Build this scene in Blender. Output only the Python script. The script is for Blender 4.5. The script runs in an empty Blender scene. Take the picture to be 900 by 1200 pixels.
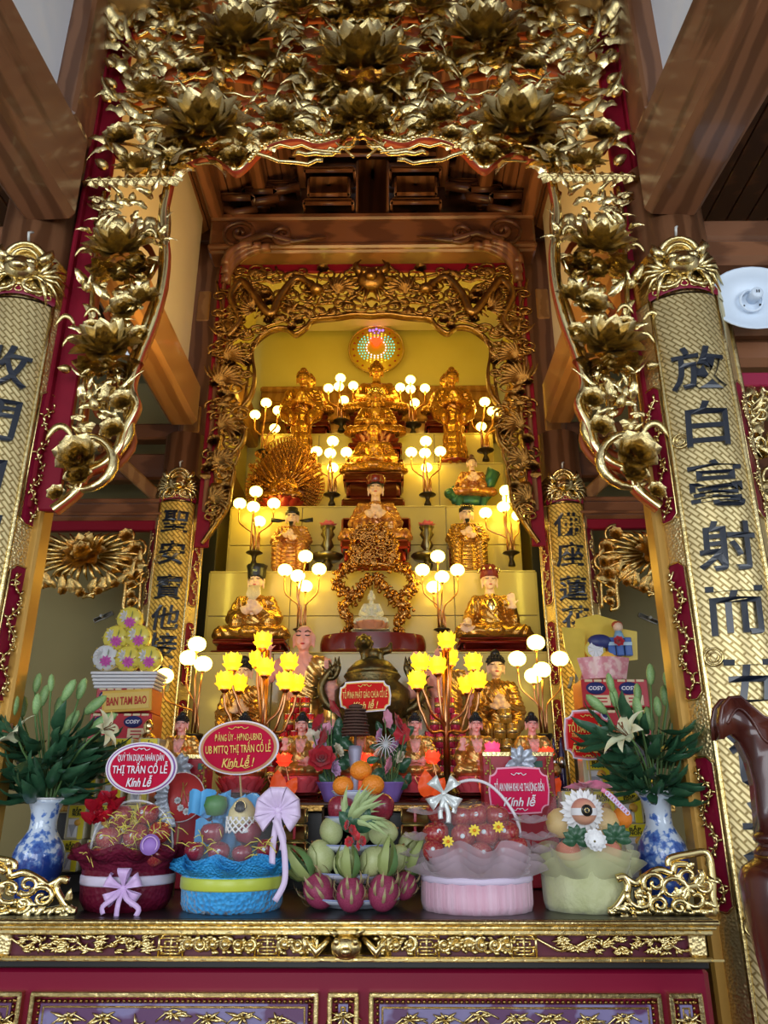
import bpy, math, random
from math import sin, cos, pi, radians, atan2, hypot, sqrt
from mathutils import Vector as V, Matrix, Quaternion, noise as mnoise

C = bpy.context.scene.collection
SC = bpy.context.scene
rnd = random.Random(7)
# ------------------------------------------------------------------ camera, world, big lights, exposure
CAM = V((0.145, 0.0, 1.5))
PITCH, YAW, FPX = radians(20.7), radians(0.64), 900.0
cd = bpy.data.cameras.new('camera'); cam = bpy.data.objects.new('camera', cd); C.objects.link(cam)
cd.sensor_fit = 'HORIZONTAL'; cd.sensor_width = 36.0; cd.lens = 36.0 * FPX / 900.0
cd.clip_start = 0.05
cam.location = CAM
RC = Matrix.Rotation(YAW, 3, 'Z') @ Matrix.Rotation(pi / 2 + PITCH, 3, 'X')
cam.rotation_euler = RC.to_euler()
SC.camera = cam

w = bpy.data.worlds.new('daylight'); SC.world = w; w.use_nodes = True
bg = w.node_tree.nodes['Background']; bg.inputs[0].default_value = (0.80, 0.88, 1.0, 1); bg.inputs[1].default_value = 0.72

def area(name, loc, target, sx, sy, power, col):
    l = bpy.data.lights.new(name, 'AREA'); l.shape = 'RECTANGLE'; l.size = sx; l.size_y = sy
    l.energy = power; l.color = col
    o = bpy.data.objects.new(name, l); C.objects.link(o); o.location = loc
    o.rotation_euler = (V(target) - V(loc)).to_track_quat('-Z', 'Y').to_euler()
    return o
# daylight through the open temple doors behind the viewer; two side fill lights added to brighten the upper walls
area('daylight_door_main', (-0.6, -4.2, 2.4), (0, 3, 2.6), 3.6, 3.4, 185, (0.90, 0.95, 1.0))
area('daylight_fill_side', (4.2, -1.6, 2.6), (0.0, 2.6, 3.6), 1.6, 2.6, 70, (0.86, 0.93, 1.0))
area('daylight_fill_other_side', (-4.2, -1.6, 2.6), (0.0, 2.6, 3.6), 1.6, 2.6, 70, (0.86, 0.93, 1.0))
# warm LED strip lights hidden behind the carved inner arch and over the altar steps
area('led_strip_top', (0, 5.05, 5.2), (0, 7.2, 4.9), 1.8, 0.06, 13, (1.0, 0.80, 0.10))
area('led_strip_left', (-1.14, 5.0, 3.9), (0.2, 6.2, 3.9), 0.05, 2.2, 5, (1.0, 0.78, 0.10))
area('led_strip_right', (1.14, 5.0, 3.9), (-0.2, 6.2, 3.9), 0.05, 2.2, 5, (1.0, 0.78, 0.10))
# unseen warm lights in the roof space behind the front arch, aimed at the wood
area('roof_warm_light', (0, 3.5, 4.1), (0, 3.9, 6.2), 1.6, 0.3, 22, (1.0, 0.62, 0.22))
area('side_warm_light_left', (-0.95, 3.5, 3.55), (-1.5, 4.2, 4.3), 0.2, 0.5, 5, (1.0, 0.62, 0.2))
area('side_warm_light_right', (0.95, 3.5, 3.55), (1.5, 4.2, 4.3), 0.2, 0.5, 5, (1.0, 0.62, 0.2))
SC.view_settings.view_transform = 'Standard'; SC.view_settings.look = 'None'
SC.view_settings.gamma = 1.0; SC.view_settings.use_curve_mapping = False
SC.view_settings.exposure = 0.0

# ------------------------------------------------------------------ helpers
def A(px, py, Y):
    """world point seen at pixel (px,py) on the plane at distance Y"""
    d = RC @ V(((px - 450) / FPX, (600 - py) / FPX, -1))
    return CAM + d * (Y / d.y)
def MPP(px, py, Y):
    d = RC @ V(((px - 450) / FPX, (600 - py) / FPX, -1))
    return (Y / d.y) / FPX

class MB:
    def __init__(s): s.v = []; s.f = []; s.m = []
    def add(s, vs, fs, mi=0, M=None):
        b = len(s.v)
        if M is None: s.v.extend(tuple(p) for p in vs)
        else: s.v.extend(tuple(M @ V(p)) for p in vs)
        s.f.extend(tuple(i + b for i in f) for f in fs); s.m.extend([mi] * len(fs)); return s
    def merge(s, o, M=None, mi=None):
        b = len(s.v)
        s.v.extend(o.v if M is None else [tuple(M @ V(p)) for p in o.v])
        s.f.extend(tuple(i + b for i in f) for f in o.f)
        s.m.extend(o.m if mi is None else [mi] * len(o.m)); return s
    def box(s, c, d, mi=0, M=None, bev=0.0):
        x, y, z = d[0] / 2, d[1] / 2, d[2] / 2; c = V(c)
        if bev <= 0:
            vs = [c + V((a * x, b * y, e * z)) for a in (-1, 1) for b in (-1, 1) for e in (-1, 1)]
            fs = [(0, 1, 3, 2), (4, 6, 7, 5), (0, 4, 5, 1), (2, 3, 7, 6), (0, 2, 6, 4), (1, 5, 7, 3)]
            return s.add(vs, fs, mi, M)
        bv = min(bev, x * .9, y * .9, z * .9); vs = []; idx = {}
        for a in (-1, 1):
            for b in (-1, 1):
                for e in (-1, 1):
                    for k in range(3):
                        q = [a * (x - bv), b * (y - bv), e * (z - bv)]; q[k] = (a * x, b * y, e * z)[k]
                        idx[(a, b, e, k)] = len(vs); vs.append(c + V(q))
        fs = []
        for k in range(3):
            i, j = (k + 1) % 3, (k + 2) % 3
            for sg in (-1, 1):
                lp = []
                for (p, q) in ((-1, -1), (1, -1), (1, 1), (-1, 1)):
                    t = [0, 0, 0]; t[k] = sg; t[i] = p; t[j] = q; lp.append(idx[(*t, k)])
                fs.append(tuple(lp) if sg > 0 else tuple(lp[::-1]))
            for p in (-1, 1):
                for q in (-1, 1):
                    t0 = [0, 0, 0]; t1 = [0, 0, 0]; t0[k] = -1; t1[k] = 1
                    t0[i] = t1[i] = p; t0[j] = t1[j] = q
                    qd = (idx[(*t0, i)], idx[(*t1, i)], idx[(*t1, j)], idx[(*t0, j)])
                    fs.append(qd if p * q > 0 else qd[::-1])
        for a in (-1, 1):
            for b in (-1, 1):
                for e in (-1, 1):
                    t = tuple(idx[(a, b, e, k)] for k in range(3)); fs.append(t if a * b * e > 0 else t[::-1])
        return s.add(vs, fs, mi, M)
    def tube(s, pts, r, n=6, mi=0, M=None, flat=1.0, up=None):
        pts = [V(p) for p in pts]; N = len(pts)
        rs = r if isinstance(r, (list, tuple)) else [r] * N
        vs = []; fs = []
        t0 = (pts[1] - pts[0]).normalized()
        nrm = V(up) if up else (V((0, 1, 0)) if abs(t0.y) < .9 else V((1, 0, 0)))
        for i, p in enumerate(pts):
            t = (pts[min(i + 1, N - 1)] - pts[max(i - 1, 0)])
            t = t.normalized() if t.length > 1e-9 else t0
            nrm = (nrm - t * nrm.dot(t)); nrm = nrm.normalized() if nrm.length > 1e-6 else t.orthogonal().normalized()
            b = t.cross(nrm)
            for k in range(n):
                a = 2 * pi * k / n
                vs.append(p + (nrm * cos(a) * flat + b * sin(a)) * rs[i])
        for i in range(N - 1):
            for k in range(n):
                k2 = (k + 1) % n
                fs.append((i * n + k, i * n + k2, (i + 1) * n + k2, (i + 1) * n + k))
        fs.append(tuple(range(n))[::-1]); fs.append(tuple((N - 1) * n + k for k in range(n)))
        return s.add(vs, fs, mi, M)
    def lathe(s, prof, n=20, mi=0, M=None, c=(0, 0, 0), rib=0, ribd=0.0, a0=0, a1=2 * pi):
        vs = []; fs = []; c = V(c); full = abs(a1 - a0 - 2 * pi) < 1e-6; nn = n if full else n + 1
        for (r, z) in prof:
            for k in range(nn):
                a = a0 + (a1 - a0) * k / n
                rr = r * (1 + ribd * cos(rib * a)) if rib else r
                vs.append(c + V((rr * cos(a), rr * sin(a), z)))
        for i in range(len(prof) - 1):
            for k in range(n):
                k2 = (k + 1) % nn
                fs.append((i * nn + k, i * nn + k2, (i + 1) * nn + k2, (i + 1) * nn + k))
        if full:
            if prof[0][0] > 1e-6: fs.append(tuple(range(nn))[::-1])
            if prof[-1][0] > 1e-6: fs.append(tuple((len(prof) - 1) * nn + k for k in range(nn)))
        return s.add(vs, fs, mi, M)
    def ball(s, c, r, n=10, m=7, mi=0, M=None):
        rx, ry, rz = (r, r, r) if not isinstance(r, (tuple, list)) else r
        c = V(c); vs = [c + V((0, 0, -rz))]; fs = []
        for i in range(1, m):
            t = -pi / 2 + pi * i / m
            for k in range(n):
                a = 2 * pi * k / n; vs.append(c + V((rx * cos(t) * cos(a), ry * cos(t) * sin(a), rz * sin(t))))
        vs.append(c + V((0, 0, rz))); L = len(vs) - 1
        for k in range(n):
            k2 = (k + 1) % n
            fs.append((0, 1 + k2, 1 + k)); fs.append((L, L - n + k, L - n + k2))
            for i in range(m - 2):
                b = 1 + i * n; fs.append((b + k, b + k2, b + n + k2, b + n + k))
        return s.add(vs, fs, mi, M)
    def torus(s, c, R, r, n=20, m=6, mi=0, M=None, ax='z', sy=1.0):
        pts = []; vs = []; fs = []; c = V(c)
        for i in range(n):
            a = 2 * pi * i / n
            for k in range(m):
                b = 2 * pi * k / m; q = R + r * cos(b)
                x, y, z = q * cos(a), q * sin(a) * sy, r * sin(b)
                vs.append(c + (V((x, y, z)) if ax == 'z' else V((x, z, y)) if ax == 'y' else V((z, x, y))))
        for i in range(n):
            i2 = (i + 1) % n
            for k in range(m):
                k2 = (k + 1) % m; fs.append((i * m + k, i2 * m + k, i2 * m + k2, i * m + k2))
        return s.add(vs, fs, mi, M)
    def grid(s, fn, nu, nv, mi=0, M=None, wrap=False):
        vs = [fn(i / nu, j / nv) for j in range(nv + 1) for i in range(nu + 1)]; k = nu + 1
        fs = [(j * k + i, j * k + i + 1, (j + 1) * k + i + 1, (j + 1) * k + i) for j in range(nv) for i in range(nu)]
        return s.add(vs, fs, mi, M)
    def prism(s, poly, y0, y1, mi=0, M=None, mside=None):
        """polygon in x,z extruded from y0 (front) to y1"""
        n = len(poly); vs = [(p[0], y0, p[1]) for p in poly] + [(p[0], y1, p[1]) for p in poly]
        s.add(vs, [tuple(range(n)), tuple(range(2 * n - 1, n - 1, -1))], mi, M)
        b = len(s.v) - 2 * n
        for i in range(n):
            j = (i + 1) % n; s.f.append((b + i, b + n + i, b + n + j, b + j)); s.m.append(mi if mside is None else mside)
        return s
    def mesh(s, name, mats, smooth=True):
        me = bpy.data.meshes.new(name); me.from_pydata(s.v, [], s.f)
        for m in (mats if isinstance(mats, (list, tuple)) else [mats]): me.materials.append(m)
        me.polygons.foreach_set('material_index', s.m)
        me.polygons.foreach_set('use_smooth', [smooth] * len(s.f))
        me.update(); return me
    def build(s, name, mats, parent=None, smooth=True, loc=None, **k):
        return obj(name, s.mesh(name, mats, smooth), parent, loc, **k)

def obj(name, me, parent=None, loc=None, rot=None, sc=None, M=None, label=None, cat=None, group=None, kind=None, mat=None):
    o = bpy.data.objects.new(name, me); C.objects.link(o)
    if parent: o.parent = parent
    if M is not None: o.matrix_local = M
    if loc is not None: o.location = loc
    if rot is not None: o.rotation_euler = rot
    if sc is not None: o.scale = sc if isinstance(sc, (tuple, list)) else (sc, sc, sc)
    if mat is not None:
        for i, q in enumerate(mat if isinstance(mat, (list, tuple)) else [mat]):
            o.material_slots[i].link = 'OBJECT'; o.material_slots[i].material = q
    return tag(o, label, cat, group, kind)
def tag(o, label=None, cat=None, group=None, kind=None):
    if label: o['label'] = label
    if cat: o['category'] = cat
    if group: o['group'] = group
    if kind: o['kind'] = kind
    return o
def thing(name, label, cat, loc=(0, 0, 0), rz=0.0, group=None, sc=1.0, rx=0.0, ry=0.0):
    o = bpy.data.objects.new(name, None); C.objects.link(o); o.empty_display_size = .05
    o.location = loc; o.rotation_euler = (rx, ry, rz); o.scale = (sc, sc, sc) if not isinstance(sc, tuple) else sc
    return tag(o, label, cat, group)
def copy_tree(o, parent=None, **kw):
    c = o.copy(); C.objects.link(c); c.parent = parent
    for ch in list(o.children): copy_tree(ch, c)
    for k, v in kw.items():
        if k == 'label': c['label'] = v
        elif k == 'group': c['group'] = v
        elif k == 'loc': c.location = v
        elif k == 'rz': c.rotation_euler.z = v
        elif k == 'sc': c.scale = (v, v, v)
    return c
def T(x=0, y=0, z=0): return Matrix.Translation((x, y, z))
def R(a, ax): return Matrix.Rotation(a, 4, ax)
def S(x, y=None, z=None):
    y = x if y is None else y; z = x if z is None else z
    return Matrix.Diagonal((x, y, z, 1))
def bez(p0, p1, p2, p3, n=8):
    p0, p1, p2, p3 = V(p0), V(p1), V(p2), V(p3)
    return [p0 * (1 - t) ** 3 + p1 * 3 * t * (1 - t) ** 2 + p2 * 3 * t * t * (1 - t) + p3 * t ** 3 for t in [i / n for i in range(n + 1)]]
def lerp(a, b, t): return a + (b - a) * t
def catmull(pts, k=4):
    pts = [V(p) for p in pts]; out = []
    for i in range(len(pts) - 1):
        p0, p1, p2, p3 = pts[max(i - 1, 0)], pts[i], pts[i + 1], pts[min(i + 2, len(pts) - 1)]
        for j in range(k):
            t = j / k
            out.append(.5 * ((2 * p1) + (p2 - p0) * t + (2 * p0 - 5 * p1 + 4 * p2 - p3) * t * t + (3 * p1 - p0 - 3 * p2 + p3) * t ** 3))
    out.append(pts[-1]); return out

# ------------------------------------------------------------------ materials
MT = {}
def mat(name, col, rough=.5, metal=0.0, bump=None, var=None, coat=0.0, emit=0.0, ecol=None, trans=0.0, alpha=1.0, ior=1.45, sss=0.0, sheen=0.0, spec=.5):
    if name in MT: return MT[name]
    m = bpy.data.materials.new(name); m.use_nodes = True; nt = m.node_tree; b = nt.nodes['Principled BSDF']
    I = b.inputs; c4 = (*col, 1)
    I['Base Color'].default_value = c4; I['Roughness'].default_value = rough; I['Metallic'].default_value = metal
    I['Coat Weight'].default_value = coat; I['Coat Roughness'].default_value = .08; I['IOR'].default_value = ior
    I['Transmission Weight'].default_value = trans; I['Alpha'].default_value = alpha
    if emit: I['Emission Color'].default_value = (*(ecol or col), 1); I['Emission Strength'].default_value = emit
    if sss: I['Subsurface Weight'].default_value = sss; I['Subsurface Radius'].default_value = (.02, .01, .006); I['Subsurface Scale'].default_value = 1.0
    I['Specular IOR Level'].default_value = spec
    if sheen: I['Sheen Weight'].default_value = sheen
    tc = nt.nodes.new('ShaderNodeTexCoord')
    def mapped(scale):
        mp = nt.nodes.new('ShaderNodeMapping'); mp.inputs['Scale'].default_value = scale if isinstance(scale, tuple) else (scale,) * 3
        nt.links.new(tc.outputs['Object'], mp.inputs['Vector']); return mp.outputs['Vector']
    if var:   # (colour2, scale, detail, kind[, distortion])
        c2, scl, det, kind = var[:4]
        if kind == 'wave':
            t = nt.nodes.new('ShaderNodeTexWave'); t.inputs['Scale'].default_value = 1.0; t.inputs['Distortion'].default_value = var[4] if len(var) > 4 else 6
            t.inputs['Detail'].default_value = det; t.inputs['Detail Scale'].default_value = 1.5
        elif kind == 'voronoi':
            t = nt.nodes.new('ShaderNodeTexVoronoi'); t.inputs['Scale'].default_value = 1.0
        else:
            t = nt.nodes.new('ShaderNodeTexNoise'); t.inputs['Scale'].default_value = 1.0; t.inputs['Detail'].default_value = det
        nt.links.new(mapped(scl), t.inputs['Vector'])
        rp = nt.nodes.new('ShaderNodeValToRGB'); lo, hi = (var[5] if len(var) > 5 else (.3, .7))
        rp.color_ramp.elements[0].position = lo; rp.color_ramp.elements[1].position = hi
        rp.color_ramp.elements[0].color = c4; rp.color_ramp.elements[1].color = (*c2, 1)
        nt.links.new(t.outputs['Distance' if kind == 'voronoi' else ('Fac' if kind != 'noise' else 'Fac')], rp.inputs['Fac'])
        nt.links.new(rp.outputs['Color'], I['Base Color'])
    if bump:  # (scale, strength, kind)
        scl, st, kind = bump[:3]
        if kind == 'voronoi':
            t = nt.nodes.new('ShaderNodeTexVoronoi'); t.inputs['Scale'].default_value = 1.0; out = t.outputs['Distance']
        elif kind == 'weave':
            t = nt.nodes.new('ShaderNodeTexBrick'); t.inputs['Scale'].default_value = 1.0; t.offset = .5
            t.inputs['Mortar Size'].default_value = .06; t.inputs['Mortar Smooth'].default_value = .4
            t.inputs['Brick Width'].default_value = .9; t.inputs['Row Height'].default_value = .3
            t.inputs['Color1'].default_value = (1, 1, 1, 1); t.inputs['Color2'].default_value = (.75, .75, .75, 1); t.inputs['Mortar'].default_value = (0, 0, 0, 1)
            out = t.outputs['Color']
        elif kind == 'wave':
            t = nt.nodes.new('ShaderNodeTexWave'); t.inputs['Scale'].default_value = 1.0; t.inputs['Distortion'].default_value = 2.5; out = t.outputs['Fac']
        else:
            t = nt.nodes.new('ShaderNodeTexNoise'); t.inputs['Scale'].default_value = 1.0; t.inputs['Detail'].default_value = 4; out = t.outputs['Fac']
        if kind == 'weave':
            mp = nt.nodes.new('ShaderNodeMapping'); mp.inputs['Rotation'].default_value = (0, 0, radians(48)); mp.inputs['Scale'].default_value = (scl,) * 3
            nt.links.new(tc.outputs['UV'], mp.inputs['Vector']); nt.links.new(mp.outputs['Vector'], t.inputs['Vector'])
        else: nt.links.new(mapped(scl), t.inputs['Vector'])
        bp = nt.nodes.new('ShaderNodeBump'); bp.inputs['Strength'].default_value = st; bp.inputs['Distance'].default_value = bump[3] if len(bump) > 3 else .01
        nt.links.new(out, bp.inputs['Height']); nt.links.new(bp.outputs['Normal'], I['Normal'])
        if kind == 'weave':
            mx = nt.nodes.new('ShaderNodeMix'); mx.data_type = 'RGBA'
            mx.inputs['A'].default_value = (col[0] * .45, col[1] * .4, col[2] * .3, 1); mx.inputs['B'].default_value = c4
            nt.links.new(out, mx.inputs['Factor']); nt.links.new(mx.outputs['Result'], I['Base Color'])
    MT[name] = m; return m

gold = mat('gold_leaf', (.80, .65, .33), .22, 1.0, bump=(60, .2, 'noise'), var=((.64, .49, .20), 9, 3, 'noise'))
gold_bright = mat('gold_polished', (.88, .70, .32), .18, 1.0)
gold_dark = mat('gold_darkened', (.42, .25, .07), .28, 1.0, bump=(90, .3, 'noise'), var=((.22, .115, .03), 14, 3, 'noise'))  # gold darkened: the backlit inner arch's shade is put into the colour
gold_weave = mat('gold_woven_relief', (.86, .70, .36), .40, .85, bump=(17, .8, 'weave', .010))
gold_weave_small = mat('gold_woven_relief_small', (.88, .58, .11), .5, .45, bump=(14, .8, 'weave', .010))
gold_side = mat('gold_stippled', (.78, .62, .30), .36, .9, bump=(90, .6, 'voronoi', .006))
red_paint = mat('red_lacquer', (.20, .005, .018), .5, 0, spec=.2)
crimson = mat('crimson_lacquer', (.20, .004, .026), .34, 0, spec=.3, bump=(6, .04, 'noise'))
orange_red = mat('vermilion_paint', (.34, .075, .02), .5, spec=.2)
wood = mat('brown_wood', (.13, .052, .022), .36, 0, var=((.23, .10, .045), (3.5, 3.5, .9), 5, 'wave', 5), coat=.25)
wood_y = mat('brown_wood_long', (.14, .056, .024), .34, 0, var=((.25, .105, .048), (3.5, .8, 4.5), 5, 'wave', 5), coat=.3)
wood_x = mat('brown_wood_cross', (.13, .05, .021), .34, 0, var=((.22, .09, .04), (.8, 3.5, 4.5), 5, 'wave', 5), coat=.3)
wood_dark = mat('dark_wood', (.055, .021, .011), .35, 0, var=((.10, .038, .018), (1, 4, 5), 4, 'wave', 5), coat=.3)
plaster = mat('white_plaster', (.86, .88, .92), .85, bump=(14, .1, 'noise'))
cream = mat('cream_paint', (.78, .68, .46), .8, bump=(10, .05, 'noise'), var=((.72, .62, .40), 1.5, 4, 'noise'))
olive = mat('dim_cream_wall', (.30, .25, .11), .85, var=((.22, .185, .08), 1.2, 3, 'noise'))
yellow_wall = mat('yellow_wall_paint', (.80, .70, .26), .6, var=((.74, .63, .20), 1.3, 4, 'noise'))
tile = mat('cream_tile', (.56, .46, .15), .18, var=((.50, .40, .12), (1.5, 1.5, 3), 3, 'noise'), coat=.15)
grout = mat('tile_grout', (.36, .31, .18), .8)
black = mat('black_lacquer', (.012, .011, .011), .35)
black_char = mat('blue_black_paint', (.008, .012, .022), .3, coat=.3)
white = mat('white_paint', (.8, .8, .82), .4)
# ------------------------------------------------------------------ setting: floor, walls, roof, beams
def struct(name, mb, m, smooth=False, parent=None, **k):
    return mb.build(name, m, parent, smooth, kind='structure' if parent is None else None, **k)
floor_m = mat('red_brown_floor_tile', (.16, .07, .045), .3, var=((.12, .05, .035), 2, 3, 'noise'))
fl = struct('floor', MB().box((0, 2.5, -.06), (9.6, 14, .1)), grout)
ft = MB().box((0, 0, 0), (.59, .59, .012), bev=.004).mesh('floor_tile', floor_m, False)
for i in range(-4, 5):
    for j in range(-2, 5): obj('tile', ft, fl, (i * .6, j * .6 + .2, -.004))
struct('wall_left', MB().box((-4.6, 4.2, 3.6), (.1, 9.4, 7.4)), plaster)
struct('wall_right', MB().box((4.6, 4.2, 3.6), (.1, 9.4, 7.4)), plaster)
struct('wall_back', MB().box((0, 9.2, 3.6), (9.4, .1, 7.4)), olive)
# dim cream walls in the side bays between the first and second pillars
for s, nm in ((-1, 'wall_left_bay'), (1, 'wall_right_bay')):
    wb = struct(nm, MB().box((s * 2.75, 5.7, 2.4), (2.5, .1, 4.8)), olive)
    # white plaster over the outward beams, cream plaster over the inner beams
    wm = MB().box((s * .03, -1.42, 5.72), (.05, 3.2, 2.54), M=T(s * 1.41, 2.8, 0) @ R(-s * radians(-3.2), 'Z')); struct('wall_%s_upper' % ('left' if s < 0 else 'right'), wm, plaster)
    wm = MB().box((s * 1.36, 3.95, 5.2), (.05, 1.75, 1.9)); struct('wall_%s_inner' % ('left' if s < 0 else 'right'), wm, cream)
    # dado boundary: a strip of switch plate on the wall
    sw = thing('wall_bracket', 'small grey metal bracket on the dim wall of the %s bay' % ('left' if s < 0 else 'right'), 'bracket', A(121 if s < 0 else 760, 723 if s < 0 else 725, 5.64))
    MB().box((0, 0, 0), (.15, .02, .035), M=R(radians(-25 * -s), 'Y'), bev=.006).build('plate', mat('grey_metal', (.6, .6, .56), .4, .1), sw)
    MB().tube([(0, -.012, 0), (0, -.05, 0)], .012, 8).build('peg', MT['grey_metal'], sw)
# roof: planks over rafters, a gable between the front arch and the lintel and low aisles outside
ce = struct('ceiling', MB().box((0, 3.0, 7.35), (9.6, 12, .08)), wood_dark)
plank = MB().box((0, 0, 0), (.115, 2.2, .02), bev=.004).mesh('plank', wood_y, False)
for s in (-1, 1):
    cg = struct('ceiling_gable_%s' % ('left' if s < 0 else 'right'), MB().box((0, 0, .06), (1.9, 2.3, .03), M=T(s * .68, 3.95, 6.30) @ R(s * radians(38), 'Y')), wood_dark)
    for i in range(15):
        x = -.86 + i * .122
        obj('plank', plank, cg, M=T(s * .68, 3.95, 6.30) @ R(s * radians(38), 'Y') @ T(x, 0, 0.02))
    for i, t in enumerate((.05, .3, .55, .8)):   # purlins running back under the planks
        p = MB().box((0, 0, 0), (.10, 2.1, .15), bev=.012, M=T(s * (1.27 - t * 1.3), 3.9, 5.74 + t * .98))
        struct('trim_%d' % (20 + i + (4 if s > 0 else 0)), p, wood_y)
    ca = struct('ceiling_aisle_%s' % ('left' if s < 0 else 'right'), MB().box((s * 3.0, 2.2, 5.52), (3.2, 5.6, .04), M=T(0, 0, 0)), wood_dark)
    pl = MB().box((0, 0, 0), (.14, 5.5, .02), bev=.004).mesh('plank', wood_dark, False)
    for i in range(18): obj('plank', pl, ca, (s * (1.62 + i * .15), 2.2, 5.49))
    for i in range(4):
        struct('trim_%d' % (30 + i + (4 if s > 0 else 0)), MB().box((s * 2.9, .9 + i * .75, 5.38), (3, .10, .17), bev=.012), wood_x)
    # beam from the front pillar toward the viewer and beam from front pillar to rear pillar
    TB = T(s * 1.41, 2.8, 0) @ R(-s * radians(-3.2), 'Z')
    struct('trim_%d' % (1 if s < 0 else 2), MB().box((0, -1.65, 4.21), (.25, 3.3, .48), bev=.03, M=TB), wood_y)
    struct('trim_%d' % (3 if s < 0 else 4), MB().box((s * 1.31, 3.92, 4.12), (.20, 1.75, .33), bev=.03), mat('honey_lit_wood', (.30, .13, .035), .3, var=((.42, .20, .06), (3, .7, 4), 5, 'wave', 5), coat=.4))  # orange glow of the warm-lit beams put into the wood colour
    # outward lintels at the rear pillar and front pillar, with red fillet beneath
    zb, zt = A(120, 612, 4.9).z, A(120, 588, 4.9).z
    m = MB().box((s * 2.4, 4.92, (zb + zt) / 2), (2.0, .14, zt - zb), bev=.02).box((s * 2.4, 4.88, zt - .02), (2.0, .12, .03), bev=.008).box((s * 2.4, 4.88, zb + .035), (2.0, .12, .02), bev=.006)
    struct('trim_%d' % (5 if s < 0 else 6), m, wood_x)
    struct('trim_%d' % (7 if s < 0 else 8), MB().box((s * 2.4, 4.89, zb - .035), (2.0, .05, .07), bev=.006), red_paint)
    # upper rails and a diagonal brace over the side bay
    for k, (y0, y1) in enumerate(((535, 565), (500, 518))):
        z0, z1 = A(150, y1, 5.2).z, A(150, y0, 5.2).z
        struct('trim_%d' % (10 + k + (2 if s > 0 else 0)), MB().box((s * 2.4, 5.2, (z0 + z1) / 2), (2.1, .12, z1 - z0), bev=.015), wood_x)
    br = MB().box((0, 0, 0), (.09, .12, 1.1), bev=.012, M=T(s * 1.62, 5.1, 3.62) @ R(s * radians(48), 'Y'))
    struct('trim_%d' % (15 if s < 0 else 16), br, MT['honey_lit_wood'])
    # front lintel stack on the outer side of the front pillar
    m = MB()
    for (y0, y1, d) in ((272, 300, .22), (302, 330, .30), (384, 408, .26), (409, 440, .2)):
        z0, z1 = A(860, y1, 3.05).z, A(860, y0, 3.05).z
        m.box((s * 2.65, 3.05, (z0 + z1) / 2), (2.3, d, z1 - z0), bev=.03)
    z0, z1 = A(860, 384, 3.05).z, A(860, 330, 3.05).z
    m.box((s * 2.65, 3.11, (z0 + z1) / 2), (2.3, .08, z1 - z0))
    struct('trim_%d' % (17 if s < 0 else 18), m, wood_x)
    z0, z1 = A(870, 456, 3.0).z, A(870, 440, 3.0).z
    struct('trim_%d' % (19 if s < 0 else 29), MB().box((s * 2.65, 3.0, (z0 + z1) / 2), (2.3, .06, z1 - z0), bev=.006), mat('rose_red_paint', (.30, .012, .05), .35))

RX = 1.325
def pillar(name, x, y, r, z1, label, m=wood):
    o = thing(name, label, 'pillar', (x, y, 0)); tag(o, kind='thing')
    MB().lathe([(r * 1.04, .24), (r, .4), (r, z1 * .5), (r * .96, z1)], 28).build('shaft', m, o)
    MB().lathe([(r * 1.45, 0), (r * 1.5, .06), (r * 1.35, .12), (r * 1.2, .16), (r * 1.2, .24), (r * 1.02, .25)], 28).build('stone_base', mat('grey_stone', (.3, .29, .27), .7), o)
    MB().lathe([(r * .98, z1 * .72), (r * 1.06, z1 * .72 + .02), (r * 1.06, z1 * .72 + .06), (r * .98, z1 * .72 + .08)], 28).build('ring', m, o)
    return o
PX, PXL, PY, PR = 1.43, 1.505, 2.95, .19
pillar('wooden_pillar', -PXL, PY, PR, 4.30, 'front left brown wood pillar behind the plaque with the character for gather')
pillar('wooden_pillar', PX, PY, PR, 4.30, 'front right brown wood pillar beside the white oval lamp')
pillar('wooden_pillar', -RX, 4.98, .155, 3.94, 'rear left wood pillar behind the small plaque of five characters')
pillar('wooden_pillar', RX, 4.98, .155, 3.94, 'rear right wood pillar behind the small plaque above the gift hamper')
for s in (-1, 1):   # square posts that carry the front arch, beside the pillars
    struct('trim_%d' % (40 if s < 0 else 41), MB().box((s * 1.40, 2.88, 5.63), (.17, .46, 2.3), bev=.015), wood)
    struct('trim_%d' % (42 if s < 0 else 43), MB().box((-1.295 if s < 0 else 1.215, 2.95, 1.75), (.05, .10, 2.1), bev=.01), mat('gilded_wood', (.48, .26, .05), .3, .4))

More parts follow.
